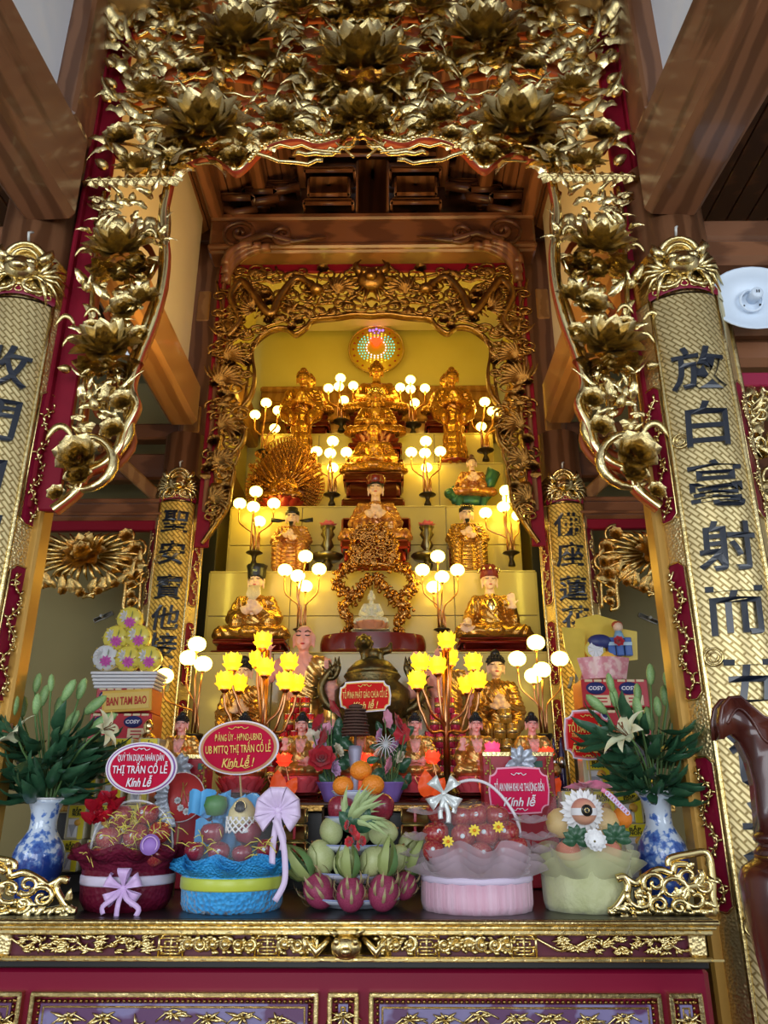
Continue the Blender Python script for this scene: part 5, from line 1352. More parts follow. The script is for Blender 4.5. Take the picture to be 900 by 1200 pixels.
# thousand armed statue with its fan of hands
Y = 6.0; p = A(332, 594, Y); k = MPP(332, 560, Y); z0 = T3 + .006
o = thing('thousand_armed_statue', 'amber gold many-armed statue before a pointed fan of hands', 'statue', (p.x, Y, z0))
hh = A(332, 514, Y).z - z0; hw = 41 * k
def outline(a):   # pointed leaf outline, centre low
    s_, c_ = sin(a), cos(a); t = max(0, s_)
    return (hw * c_ * (1 - .18 * t ** 3), hh * .38 + (hh * .62 if s_ > 0 else hh * .38) * (abs(s_) ** (1.25 if s_ > 0 else 1)) * (1 if s_ > 0 else -1))
m = MB(); n = 56
pts = [outline(2 * pi * i / n) for i in range(n)]
m.prism(pts, .06, .09)
m.build('backing', red_gilt, o)
m = MB(); fin = MB()
cap(fin, (0, 0, 0), .006, (0, -.012, .022), .009, 6)
for q in (-1, 0, 1): cap(fin, (q * .006, -.014, .026), .004, (q * .009, -.018, .043), .003, 5)
for ring in range(6):
    f = .98 - ring * .125; n = 60 - ring * 7
    for i in range(n):
        a = 2 * pi * (i + .5 * (ring % 2)) / n
        if ring > 3 and sin(a) < -.2: continue
        x, z = outline(a); x *= f; z = hh * .38 + (z - hh * .38) * f
        dx, dz = x, z - hh * .38
        m.merge(fin, T(x, .055 - ring * .006, z) @ R(atan2(dx, dz), 'Y') @ S(1.15 if ring < 4 else 1.3))
tag(m.build('hand_fan', amber, o), kind='stuff')
m = MB()
for s in (-1, 1):
    for j, (a, L) in enumerate(((20, .62), (42, .66), (62, .62), (-2, .55), (-22, .45))):
        d = V((s * cos(radians(a)), 0, sin(radians(a)) * 1.1)); q0 = V((s * .03, .0, hh * .40)); q1 = q0 + d * hw * .5 * L + V((0, -.03, -.03)); q2 = q0 + d * hw * L * 1.25 + V((0, -.02, .05))
        m.tube([q0, q1, q2], [.016, .014, .008], 7)
        mm = MB(); hand(mm, q2, d, (0, -1, 0), .5); m.merge(mm)
m.build('arm', amber, o)
me = meC.copy(); me.name = 'body'; paint(me, lambda c: 0, [amber]); obj('body', me, o, (0, -.04, hh * .14), sc=hh * .5)
obj('crown', hair_mb(HC, 1.0).merge(MB().ball(HC + V((0, .02, .2)), (.07, .07, .14), 8, 6)).mesh('crown', amber), o, (0, -.04, hh * .14), sc=hh * .5)
q = lotus_seat(o, hh * .26, hh * .13, red_lotus); q.location.y = -.04
# small robed figure on a green lion
Y = 6.0; p = A(552, 592, Y); k = MPP(552, 592, Y)
o = thing('lion_rider_statue', 'small red and gold robed figure riding a jade green lion', 'statue', (p.x, Y, T3 + .006))
b = MB(); s_ = 1.0
b.ball((0, 0, .13), (.17, .10, .08), 14, 9)
chain(b, [(-.12, -.0, .15), (-.20, -.05, .19)], [.07, .06]); b.ball((-.23, -.08, .20), (.065, .06, .06), 10, 7); b.ball((-.25, -.135, .185), (.035, .035, .028), 8, 6)
for x, y in ((-.13, -.07), (-.10, .07), (.13, -.07), (.12, .07)): chain(b, [(x, y, .12), (x - .01, y - .02, .06), (x, y, .02)], [.045, .032, .034])
chain(b, [(.16, 0, .16), (.23, 0, .24), (.20, 0, .32)], [.03, .035, .02])
for k_ in range(9):
    a = 2 * pi * k_ / 9; b.ball((-.19 + .0 * k_, -.05 + .075 * cos(a) * .6, .195 + .08 * sin(a)), .028, 7, 5)
me = fuse(b, .008, None, 2); paint(me, lambda c: 0, [green_paint]); me.name = 'lion'; obj('lion', me, o, sc=.78)
me = meC.copy(); me.name = 'body'; paint(me, seat_class(hC, False), [red_gilt, skin_pale]); obj('body', me, o, (.02, -.0, .135), sc=.40)
obj('hair', hair_mb(HC, 1.02, True, False).mesh('hair', mat('brown_hair', (.10, .03, .02), .4)), o, (.02, -.0, .135), sc=.40)
MB().tube([(.14, -.02, .22), (.20, .0, .36), (.16, .0, .42)], [.05, .06, .01], 8).build('sash', green_paint, o)

# nine dragon arch with the small white standing child Buddha
Y = 5.24; z0 = T1 + .006; p = A(437, 765, Y); k = MPP(437, 700, Y)
o = thing('dragon_arch', 'gilt openwork arch of dragons and clouds on a dark red oval base', 'carving', (p.x, Y, z0))
MB().grid(lambda u, v: ((58 * k) * cos(2 * pi * u) * (1 + .05 * sin(pi * v)) * (1 if v > 0 else 0), .17 * sin(2 * pi * u), .145 * min(1, v * 1.05)), 28, 8).add([((57 * k) * cos(2 * pi * i / 28), .165 * sin(2 * pi * i / 28), .146) for i in range(28)], [tuple(range(28))]).build('base', dark_red, o)
def Q(x, y): q = A(x, y, Y) - V((p.x, Y, z0)); return q
paths = [[(404, 745), (410, 728), (400, 712), (414, 700), (398, 690), (396, 678), (404, 668), (416, 660), (424, 650)],
         [(470, 745), (466, 728), (478, 714), (463, 702), (480, 692), (484, 680), (474, 668), (462, 660), (452, 650)],
         [(416, 655), (414, 640), (422, 624), (437, 618), (452, 624), (461, 640), (460, 655)], [(424, 648), (430, 634), (445, 634), (452, 648)], [(410, 664), (436, 660), (466, 664)], [(420, 700), (428, 684), (437, 678), (448, 684), (458, 700)]]
for L in paths:
    P_ = catmull([Q(*q) for q in L], 5)
    b = MB().tube(P_, [.026 + .010 * sin(i * 1.7) for i in range(len(P_))], 7)
    for i, q in enumerate(P_):
        for j in range(4):
            d = V((rnd.gauss(0, 1), rnd.gauss(0, .6), rnd.gauss(0, 1))).normalized() * rnd.uniform(.03, .062)
            if j < 2: b.ball(q + d * .8, rnd.uniform(.012, .022), 6, 5)
            else: b.tube([q, q + d * .7 + V((0, -.02, .01)), q + d * 1.2], [.014, .010, .002], 4)
    b.build('dragon_cloud', mat('arch_gilt', (.62, .33, .09), .27, 1.0, bump=(80, .3, 'noise'), var=((.36, .16, .04), 12, 3, 'noise')), o)
b = MB()
for i in range(70):
    q = Q(rnd.uniform(413, 461), rnd.uniform(622, 662)); b.tube([q + V((t[0], -.03, t[2])) for t in scroll_pts(.03, 1.2, 8, rnd.choice((1, -1)), rnd.uniform(0, 6))], .009, 4)
tag(b.build('cloud_scroll', MT['arch_gilt'], o), kind='stuff')
p2 = A(435, 737, 5.17); zt_ = z0 + .146
cbud = thing('child_buddha', 'small white glazed figure standing on an orange lotus inside the dragon arch', 'statue', (p2.x, 5.17, zt_))
whg = mat('white_glaze', (.72, .70, .58), .25, coat=.4, var=((.55, .58, .42), 30, 2, 'noise'))
hh = A(435, 694, 5.17).z - zt_
me = meA.copy(); me.name = 'body'; paint(me, lambda c: 0, [whg]); obj('body', me, cbud, (0, 0, hh * .22), sc=(hh * .80, hh * .62, hh * .82))
obj('hair', hair_mb(HC, 1, True, False).mesh('hair', whg), cbud, (0, 0, hh * .22), sc=(hh * .80, hh * .62, hh * .82))
MB().box((0, 0, .012), (.26, .16, .024), bev=.006).build('plinth', whg, cbud)
q = lotus_seat(cbud, .115, hh * .2, mat('orange_lotus', (.62, .28, .16), .4), 11); q.location.z = .022

# pink topped brass candlesticks on the second step
for px, nm in ((383, 'left'), (501, 'right')):
    Y = 5.58; p = A(px, 668, Y); kk = MPP(px, 650, Y); hgt = A(px, 618, Y).z - (T2 + .006)
    o = thing('candlestick', 'brass candlestick with a pink lotus top %s of the dragon arch' % nm, 'candlestick', (p.x, Y, T2 + .006), group='pink topped candlesticks')
    cs_ = mat('aged_brass', (.22, .18, .08), .3, .9)
    MB().lathe([(0, 0), (.07, 0), (.07, .02), (.03, .05), (.045, .09), (.025, .12), (.025, .16), (.028, hgt - .18), (.05, hgt - .15), (.03, hgt - .1), (.055, hgt - .06), (.04, hgt - .03), (.06, hgt), (0, hgt)], 18).build('column', cs_, o)
    MB().lathe([(.03, .13), (.10, .135), (.125, .165), (.12, .17), (.10, .15), (.03, .155)], 22).build('dish', cs_, o)
    obj('lotus_cup', proto('lotus_cup', LOTUS_SMALL, mat('pink_cup', (.75, .16, .15), .4)), o, (0, 0, hgt - .01), sc=.075)

# dark bronze incense burner with a lion lid
Y = 4.62; p = A(436, 850, Y); k = MPP(436, 800, Y)
o = thing('incense_burner', 'dark bronze incense burner with curling dragon handles and a lion lid', 'incense burner', (p.x, Y, ZM))
br = mat('green_bronze', (.10, .085, .040), .35, .85, bump=(40, .5, 'noise'), var=((.16, .12, .05), 14, 3, 'noise'))
zq = lambda y: A(436, y, Y).z - ZM
MB().lathe([(0, 0), (30 * k, 0), (30 * k, .03), (16 * k, .06), (14 * k, zq(870)), (30 * k, zq(850)), (44 * k, zq(828)), (44 * k, zq(810)), (30 * k, zq(798)), (34 * k, zq(793)), (32 * k, zq(790)), (0, zq(790))], 30).build('bowl', br, o)
MB().lathe([(30 * k, zq(792)), (30 * k, zq(786)), (20 * k, zq(776)), (10 * k, zq(772)), (0, zq(771))], 26).build('lid', br, o)
b = MB(); b.ball((0, 0, zq(767)), (.07, .05, .04), 12, 8); chain(b, [(-.04, -.02, zq(764)), (-.05, -.05, zq(757))], [.04, .035]); b.ball((-.05, -.07, zq(755)), (.045, .04, .04), 10, 7); b.ball((-.05, -.11, zq(756)), .022, 8, 6)
for j in range(8): a = j * .8; b.ball((-.05 + .045 * cos(a), -.05, zq(756) + .045 * sin(a)), .018, 6, 5)
chain(b, [(.05, 0, zq(764)), (.10, 0, zq(762)), (.11, 0, zq(755))], [.025, .022, .014])
for x, y in ((-.05, -.04), (.05, -.04), (.05, .04), (-.05, .04)): cap(b, (x, y, zq(768)), .02, (x, y, zq(774)), .02)
me = fuse(b, .007, None, 2); paint(me, lambda c: 0, [br]); obj('lion', me, o)
for s in (-1, 1):
    P_ = catmull([(s * 34 * k, 0, zq(836)), (s * 52 * k, -.02, zq(826)), (s * 60 * k, -.02, zq(806)), (s * 50 * k, -.02, zq(788)), (s * 40 * k, -.03, zq(782)), (s * 44 * k, -.03, zq(794)), (s * 52 * k, -.03, zq(796))], 5)
    b = MB().tube(P_, [.032 - .0006 * i for i in range(len(P_))], 8)
    for i in range(2, len(P_) - 3, 2): b.tube([P_[i], P_[i] + (P_[i] - V((s * 42 * k, 0, zq(806)))).normalized() * .06], [.018, .002], 5)
    b.build('handle', br, o)
# lower handle foot scrolls
# ------------------------------------------------------------------ offerings on the front table
ORDN = ['first', 'second', 'third', 'fourth', 'fifth', 'sixth', 'seventh', 'eighth', 'ninth', 'tenth']
def pos(i, n): return 'only' if n == 1 else ORDN[i] if i < n - 1 or n > 9 else 'last'
# blue and white vases with lilies
def vase_paint():
    m = bpy.data.materials.new('blue_white_porcelain'); m.use_nodes = True; nt = m.node_tree; b = nt.nodes['Principled BSDF']
    b.inputs['Roughness'].default_value = .12; b.inputs['Coat Weight'].default_value = .6
    tc = nt.nodes.new('ShaderNodeTexCoord'); n1 = nt.nodes.new('ShaderNodeTexNoise'); n1.inputs['Scale'].default_value = 34; n1.inputs['Detail'].default_value = 3
    n2 = nt.nodes.new('ShaderNodeTexNoise'); n2.inputs['Scale'].default_value = 9
    sp = nt.nodes.new('ShaderNodeSeparateXYZ'); nt.links.new(tc.outputs['Object'], n1.inputs['Vector']); nt.links.new(tc.outputs['Object'], n2.inputs['Vector']); nt.links.new(tc.outputs['Object'], sp.inputs[0])
    # painted band on the belly: strong low down, sprigs higher, bare neck
    r1 = nt.nodes.new('ShaderNodeMapRange'); r1.inputs['From Min'].default_value = .10; r1.inputs['From Max'].default_value = .26; r1.inputs['To Min'].default_value = .26; r1.inputs['To Max'].default_value = -.10
    nt.links.new(sp.outputs['Z'], r1.inputs['Value'])
    a1 = nt.nodes.new('ShaderNodeMath'); a1.operation = 'ADD'; nt.links.new(n1.outputs['Fac'], a1.inputs[0]); nt.links.new(r1.outputs[0], a1.inputs[1])
    a2 = nt.nodes.new('ShaderNodeMath'); a2.operation = 'MULTIPLY_ADD'; nt.links.new(n2.outputs['Fac'], a2.inputs[0]); a2.inputs[1].default_value = .5; nt.links.new(a1.outputs[0], a2.inputs[2])
    rp = nt.nodes.new('ShaderNodeValToRGB'); e = rp.color_ramp.elements; e[0].position = .72; e[0].color = (.62, .72, .85, 1); e[1].position = .95; e[1].color = (.02, .06, .32, 1); x = e.new(.80); x.color = (.10, .22, .58, 1)
    nt.links.new(a2.outputs[0], rp.inputs['Fac']); nt.links.new(rp.outputs['Color'], b.inputs['Base Color']); return m
porcelain = vase_paint()
stem_g = mat('stem_green', (.10, .20, .06), .5); leaf_g = mat('lily_leaf_green', (.018, .075, .035), .4, var=((.035, .11, .05), 9, 2, 'noise'), coat=.2)
bud_g = mat('lily_bud_green', (.30, .46, .18), .45, var=((.18, .34, .12), 18, 2, 'noise')); lily_w = mat('lily_petal', (.80, .82, .55), .5); stamen_m = mat('stamen_brown', (.20, .07, .02), .6)
LBUD = MB().lathe([(.02, 0), (.10, .08), (.16, .35), (.17, .6), (.11, .88), (.0, 1.0)], 9, rib=3, ribd=.10)
LLEAF = leaf_mb(1, .15, .45, .15, .02, 8)
def lily_mb():
    b = MB()
    for k in range(6): petal_mb(1.0, .19 if k % 2 else .25, radians(30), .03, cup=.4, curl=1.0, b=b, M=R(k * pi / 3, 'Z'), nu=4, nv=6)
    return b
LILY = lily_mb()
def vase(label, lab2, px, base_y, rim_y, buds, lilies, side):
    Y = 3.02; p = A(px, base_y, Y); k = MPP(px, 990, Y); H = A(px, rim_y, Y).z - ZT
    o = thing('porcelain_vase', label, 'vase', (p.x, Y, ZT), group='blue and white vases')
    pr = [(0, 0), (20, 0), (20, .03), (22, .12), (27, .25), (29.5, .38), (29, .46), (26, .54), (20, .62), (15.5, .69), (14.8, .77), (16.2, .88), (19.5, .95), (24, 1.0), (22.5, 1.0), (14.5, .88), (13, .8)]
    MB().lathe([(r * k, z * H) for r, z in pr], 36).build('body', porcelain, o)
    MB().torus((0, 0, H), 23.3 * k, .004, 32, 6).build('rim', white, o)
    f = thing('lily_bouquet', lab2, 'flowers', (p.x, Y, ZT + H * .9), group='lily bouquets')
    org = V((p.x, Y, ZT + H * .9))
    for i, (x, y, L, rl) in enumerate(buds):
        dy = rnd.uniform(-.12, .12); q = A(x, y, Y + dy) - org; d = V((sin(radians(rl)), dy * .6, cos(radians(rl)))); Ls = L * k; q0 = q - d * Ls * .5
        MB().tube(bez((rnd.uniform(-.02, .02), rnd.uniform(-.02, .02), -.1), (q0.x * .25, q0.y * .3, q0.z * .5), (q0.x * .8, q0.y, q0.z * .75), q0, 6), .004, 5).build('stem', stem_g, f)
        obj('bud', proto('bud', LBUD, bud_g), f, M=T(*q0) @ d.to_track_quat('Z', 'Y').to_matrix().to_4x4() @ S(Ls * 1.15, Ls * 1.15, Ls))
    for (x, y, L, ax) in lilies:
        q = A(x, y, Y - .14) - org; d = V(ax).normalized(); Ls = L * k
        MB().tube(bez((0, 0, -.05), (q.x * .3, -.02, q.z * .6), (q.x * .6, q.y, q.z * .7), q, 6), .004, 5).build('stem', stem_g, f)
        M_ = T(*q) @ d.to_track_quat('Z', 'Y').to_matrix().to_4x4() @ S(Ls)
        l = obj('lily_flower', proto('lily_flower', LILY, lily_w), f, M=M_)
        b = MB()
        for j in range(6): a = j; b.tube([(0, 0, 0), (.10 * cos(a), .10 * sin(a), .45), (.2 * cos(a), .2 * sin(a), .62)], [.012, .012, .04], 4)
        b.build('stamen', stamen_m, l)
    for i in range(150):
        a = rnd.uniform(0, 2 * pi); hgt = rnd.uniform(.02, .26); r_ = .02 + hgt * .35 + rnd.uniform(0, .06)
        el = rnd.uniform(-.08, .9); d = V((cos(a) * cos(el), sin(a) * cos(el) * .9, sin(el)))
        M_ = T(r_ * cos(a) * .9, r_ * sin(a) * .8, hgt) @ d.to_track_quat('Z', 'Y').to_matrix().to_4x4() @ R(rnd.uniform(-1, 1), 'Z') @ S(rnd.uniform(.11, .19))
        obj('leaf', proto('leaf', LLEAF, leaf_g), f, M=M_)
vase('blue and white porcelain vase beside the burgundy fruit basket', 'bouquet of lily buds beside the plain gold panel sign', 38, 1055, 936,
     [(44, 800, 25, 5), (60, 800, 22, -5), (5, 808, 22, 0), (16, 829, 30, 8), (27, 828, 28, -6), (43, 825, 26, 0), (52, 815, 28, 8), (69, 829, 30, 0), (81, 809, 30, 25), (96, 807, 28, 12), (83, 847, 35, 28), (112, 826, 34, 48), (122, 845, 36, 60)],
     [(22, 868, 34, (-.5, -.35, .6)), (118, 856, 26, (.9, -.2, .25))], -1)
vase('blue and white porcelain vase beside the pale green fruit basket', 'bouquet of lily buds beside the dark carved chair', 783, 1055, 928,
     [(762, 790, 28, 5), (782, 797, 24, -4), (792, 800, 30, 5), (715, 800, 26, -6), (719, 816, 28, -3), (747, 812, 26, 4), (817, 796, 28, 15), (779, 815, 28, 0), (797, 822, 30, 8), (747, 830, 30, -4), (761, 842, 32, -8), (699, 825, 34, -45), (828, 836, 34, 65), (771, 828, 26, 0)],
     [(740, 866, 36, (-.75, -.30, .6))], 1)

# gilded scroll brackets at both ends of the table
def scroll_bracket(label, x0, x1, ytop, flip):
    Y = 2.68; k = MPP(400, 1040, Y); p0, p1 = A(x0, 1074, Y), A(x1, 1074, Y); H = A(x0, ytop, Y).z - ZT
    o = thing('scroll_bracket', label, 'ornament', (p0.x if flip > 0 else p1.x, Y, ZT), group='gilded scroll brackets'); L = (p1.x - p0.x)
    s = flip      # tall end at local x = L*s (towards the pillar), low end at 0
    P = lambda u, v: V((s * u * L, 0, v * H))
    def tb(nm, pts, r): MB().tube(catmull([P(*q) for q in pts], 5), r, 7, flat=.8).build(nm, gold_bright, o)
    tb('frame_scroll', [(0, .06), (.10, .10), (.3, .05), (.6, .07), (.98, .06)], .013)
    tb('frame_scroll', [(.98, .05), (.97, .3), (.99, .6), (.97, .98), (.80, .97), (.62, .90), (.60, .78)], .012)
    tb('frame_scroll', [(.04, .08), (.12, .22), (.20, .45), (.17, .60), (.10, .58)], .013)
    tb('frame_scroll', [(.17, .60), (.27, .50), (.36, .60), (.5, .72), (.62, .66), (.66, .80), (.78, .80)], .012)
    for (u, v, r_, d) in ((.30, .30, .17, 1), (.44, .52, .15, -1), (.60, .42, .19, 1), (.76, .62, .17, -1), (.80, .28, .18, 1), (.46, .18, .12, -1), (.90, .48, .12, 1), (.64, .14, .11, 1)):
        MB().tube([P(u, v) + V((t[0] * 1.2, -.012, t[2])) for t in scroll_pts(r_ * H * 1.25, 1.25, 16, d * s, u * 9)], [.0105 - .0003 * i for i in range(17)], 6).build('scroll', gold_bright, o)
    for i in range(22):
        u = rnd.uniform(.05, .97); v = rnd.uniform(.04, .2 if u < .25 else .5 if u < .6 else .85)
        obj('leaf', proto('leaf', LEAVES[i % 3], gold_bright), o, M=T(*(P(u, v) + V((0, -.012, 0)))) @ R(rnd.uniform(-3, 3), 'Y') @ S(rnd.uniform(.03, .055)))
    b = MB()
    for i in range(16): b.ball(P(.03 + .06 * i, .05 + .02 * (i % 2)), (.016, .013, .012), 7, 5)
    b.build('foot_scroll', gold_bright, o)
scroll_bracket('gilded openwork scroll bracket in front of the left vase', -45, 88, 1004, -1)
scroll_bracket('gilded openwork scroll bracket in front of the right vase', 714, 842, 999, 1)

# fruit vocabulary
def apple_mb():
    return MB().lathe([(0, -.72), (.22, -.80), (.5, -.76), (.82, -.45), (.98, 0), (.95, .38), (.72, .70), (.38, .80), (.16, .70), (0, .58)], 18, rib=5, ribd=.02)
APPLE = apple_mb(); ASTEM = MB().tube([(0, 0, .58), (.03, 0, .8), (.08, 0, .98)], [.035, .03, .045], 6)
STICK = MB().lathe([(0, .0), (.2, .0), (.2, .02), (0, .025)], 12)
apple_red = mat('apple_red', (.30, .018, .03), .25, var=((.46, .16, .08), 7, 3, 'noise', 0, (.45, .8)), coat=.3)
apple_dark = mat('apple_dark_red', (.19, .012, .03), .22, var=((.30, .03, .05), 8, 3, 'noise'), coat=.4)
sticker = mat('fruit_sticker', (.70, .78, .82), .4); sticker2 = mat('fruit_sticker_blue', (.10, .25, .5), .4)
mango_g = mat('green_mango', (.42, .48, .20), .4, var=((.50, .54, .26), 10, 3, 'noise')); orange_m2 = mat('tangerine', (.80, .24, .02), .42, bump=(140, .3, 'voronoi')); 
peach = mat('peach_skin', (.60, .20, .18), .5, var=((.66, .36, .22), 9, 3, 'noise')); melon = mat('yellow_melon', (.70, .50, .20), .45, var=((.62, .42, .14), 20, 3, 'noise')); salmon = mat('salmon_paper', (.78, .26, .15), .6)
straw_m = mat('yellow_straw', (.75, .66, .12), .6); net_m = mat('white_foam_net', (.80, .80, .80), .6)
def apple(name, label, pxy, Y, r_px, m, group, st=True, cat='apple'):
    x, y = pxy; c = A(x, y, Y); r = r_px * 1.12 * MPP(x, y, Y)
    o = thing(name, label, cat, c, group=group, rx=rnd.uniform(-.3, .3), ry=rnd.uniform(-.4, .4), rz=rnd.uniform(0, 6))
    obj('fruit', proto('fruit', APPLE, m), o, sc=r); obj('stalk', proto('stalk', ASTEM, stamen_m), o, sc=r)
    if st:   # paper sticker on the side that faces the table front
        M_ = o.matrix_basis.inverted() @ T(*c); M_.translation = V((0, 0, 0))
        d = V((rnd.uniform(-.35, .25), -.93, rnd.uniform(.05, .35))).normalized()
        s = obj('sticker', proto('sticker', STICK, sticker), o, M=M_.to_3x3().to_4x4() @ T(*(d * r * .97)) @ d.to_track_quat('Z', 'Y').to_matrix().to_4x4() @ S(r * .85))
        obj('print', proto('print', STICK, sticker2), s, (0, 0, .012), sc=.5)
    return o
def bow(o, c, s, m, tails=((-.3, -1.2), (.35, -1.1)), name='bow', loops=5, ty=-.03):
    b = MB(); c = V(c)
    for k in range(loops):
        a = radians(-35 + 250 * k / (loops - 1))
        for sgn in (1,):
            d = V((cos(a) * sgn, -.15, sin(a)))
            e = V((-sin(a), 0, cos(a))); n_ = V((0, -1, 0))
            b.grid(lambda u, v: c + d * s * (sin(pi * v) ** .8) + n_ * s * .30 * sin(2 * pi * v) + e * s * (u - .5) * (.12 + .62 * sin(pi * v)) + n_ * s * .05 * sin(u * 9 + k), 5, 12)
    b.ball(c + V((0, -.05 * s, 0)), (.16 * s, .12 * s, .16 * s), 8, 6)
    q = b.build(name, m, o)
    for (tx, tz) in tails:
        pts = catmull([c, c + V((tx * s * .4, ty, tz * s * .35)), c + V((tx * s * 1.1, ty, tz * s * .7)), c + V((tx * s, ty, tz * s))], 4)
        MB().tube(pts, s * .15, 6, flat=.12, up=(0, 1, 0)).build('ribbon_tail', m, q)
def clear(name, a=.10): return mat(name, (.9, .92, .95), .04, alpha=a, coat=1.0)
film = clear('clear_cellophane', .07)
def ruffle(b, c, r0, r1, z0, z1, waves, amp, ph=0.0, nu=72, nv=6):
    c = V(c)
    def fn(u, v):
        a = 2 * pi * u; w_ = amp * v * sin(waves * a + ph) + amp * .4 * v * sin(waves * 1.7 * a + 2 * ph)
        r = lerp(r0, r1, v ** .8) + w_; z = lerp(z0, z1, v) + amp * .7 * v * cos(waves * a + ph + v)
        return c + V((r * cos(a), r * sin(a), z))
    b.grid(fn, nu, nv); return b
def dome(o, r, z0, z1, m=film, pw=.5, sx=1.0):
    n = 12; prof = [(r * (1 - (i / n) ** 2.6) ** pw, lerp(z0, z1, i / n)) for i in range(n + 1)]
    return MB().lathe(prof, 30, M=S(sx, 1, 1)).build('clear_cover', m, o)
BY_ = 2.845
def basket(label, x0, x1, group='wrapped fruit baskets'):
    c = A((x0 + x1) / 2, 1072, BY_); r = (x1 - x0) / 2 * MPP((x0 + x1) / 2, 1060, BY_)
    o = thing('fruit_basket', label, 'fruit basket', (c.x, BY_, ZT), group=group); return o, r
zt = lambda y: A(400, y, BY_ - .12).z - ZT      # pixel height to height above the table, near the basket fronts
# 1 burgundy
o, r = basket('burgundy fruit basket with a lilac ribbon bow and clear cover', 93, 199)
burg = mat('burgundy_mesh', (.12, .005, .022), .45, bump=(70, .5, 'voronoi', .006), spec=.3); lilac = mat('lilac_satin', (.62, .42, .72), .3, sheen=.3); lilac2 = mat('silver_lilac_band', (.60, .54, .68), .3)
MB().lathe([(0, 0), (r * .86, 0), (r * .98, .03), (r, zt(1040)), (r * 1.0, zt(1012)), (r * .97, zt(1012)), (0, zt(1020))], 40, rib=24, ribd=.012).build('basket_body', burg, o)
b = MB()
for j in range(3): ruffle(b, (0, 0, 0), r * .98, r * (1.22 + .04 * j), zt(1022 - 5 * j), zt(992 + 6 * j), 9 + j, .014, j * 1.3)
b.build('mesh_ruffle', mat('burgundy_tulle', (.14, .008, .03), .6, alpha=.88, bump=(90, .5, 'voronoi'), spec=.2), o)
MB().lathe([(r * 1.01, zt(1039)), (r * 1.025, zt(1037)), (r * 1.025, zt(1029)), (r * 1.01, zt(1027))], 40).build('ribbon', lilac2, o)
bow(o, ((160 - 146) * MPP(150, 1040, 2.65), -r * 1.06, zt(1040)), .060, lilac, ((-.75, -1.15), (-.05, -1.75), (.95, -1.25)), loops=5)
dome(o, r * .96, zt(1015), zt(938)); MB().tube([(r * .93 * cos(a), 0, zt(1005) + (zt(938) - zt(1005)) * sin(a) ** .8) for a in [pi * i / 20 for i in range(21)]], .004, 6).build('handle', clear('clear_rod', .5), o)
red_film = mat('red_foil', (.45, .012, .03), .2, .4)
b = MB()
for (x, y) in ((112, 950), (125, 940), (118, 962), (133, 948), (108, 965)):
    q = A(x, y, BY_ - .10) - o.location
    for j in range(4): petal_mb(.055, .022, radians(30), 0, b=b, M=T(*q) @ R(rnd.uniform(0, 6), 'Z') @ R(rnd.uniform(-.8, .8), 'X'), nu=3, nv=3)
b.build('foil_flower', red_film, o)
g = 'red apples in the burgundy basket'
for row, L in (('top', [(140, 958, 14), (173, 955, 12)]), ('middle', [(128, 983, 14), (160, 981, 14), (187, 976, 12)]), ('bottom', [(118, 1005, 12), (152, 1006, 12), (180, 1003, 12)])):
    for i, (x, y, q) in enumerate(L): apple('red_apple', '%s red apple from the left in the %s row of the burgundy basket' % (pos(i, len(L)), row), (x, y), BY_ - (.03 if row == 'top' else .07 if row == 'middle' else .10), q, apple_red, g)
def straw(label, L, Y, n=13, rr=8, m=straw_m, parent=None):
    b = MB()
    for (x, y) in L:
        c = A(x, y, Y)
        for i in range(n):
            a = c + V((rnd.gauss(0, 1), rnd.gauss(0, .4), rnd.gauss(0, .8))) * rr * .0033; d = V((rnd.gauss(0, 1), rnd.gauss(0, .5), rnd.gauss(0, .7))).normalized() * rnd.uniform(.02, .05)
            b.tube([a, a + d * .5 + V((0, -.008, .006)), a + d], .0014, 4)
    q = b.build('straw_filling', m); tag(q, label, 'straw', None, 'stuff'); return q
straw('yellow paper straw between the apples of the burgundy basket', [(158, 960), (190, 962), (115, 995), (140, 996), (165, 992), (178, 985), (145, 972), (125, 972)], BY_ - .13)
q = thing('purple_tag', 'small purple paper disc tucked among the apples of the burgundy basket', 'tag', A(176, 990, BY_ - .17))
MB().lathe([(0, 0), (.032, 0), (.032, .004), (0, .004)], 20, M=R(radians(80), 'X')).build('disc', mat('purple_paper', (.30, .16, .50), .5), q); MB().torus((0, -.005, 0), .024, .002, 20, 5, ax='y').build('ring', lilac, q)
# 2 blue
o, r = basket('sky blue tulle fruit basket with a yellow green ribbon and domed cover', 211, 331)
blue = mat('sky_blue_tulle', (.02, .30, .72), .6, bump=(70, 1.0, 'voronoi', .01), sheen=.4, var=((.05, .40, .80), 30, 3, 'noise'))
MB().lathe([(0, 0), (r * .92, 0), (r * .97, .02), (r * .99, zt(1030)), (r * 1.0, zt(1012)), (0, zt(1018))], 40, rib=18, ribd=.015).build('basket_body', blue, o)
b = MB()
for j in range(3): ruffle(b, (0, 0, 0), r * .98, r * (1.10 + .05 * j), zt(1028), zt(1004 + 5 * j), 8 + j, .015, j * 2.1)
b.build('mesh_ruffle', mat('sky_blue_net', (.03, .36, .78), .6, alpha=.8, bump=(120, .8, 'voronoi')), o)
lime = mat('lime_satin', (.50, .58, .06), .3, sheen=.3)
MB().lathe([(r * 1.005, zt(1044)), (r * 1.02, zt(1042)), (r * 1.02, zt(1031)), (r * 1.005, zt(1029))], 40).build('ribbon', lime, o)
dome(o, r * .86, zt(1012), zt(922), pw=.42)
pale_lilac = mat('pale_lilac_satin', (.70, .56, .78), .35, sheen=.3)
bow(o, (A(326, 950, BY_ - .1) - o.location), .075, pale_lilac, ((-.1, -2.2), (.3, -1.6)), loops=7)
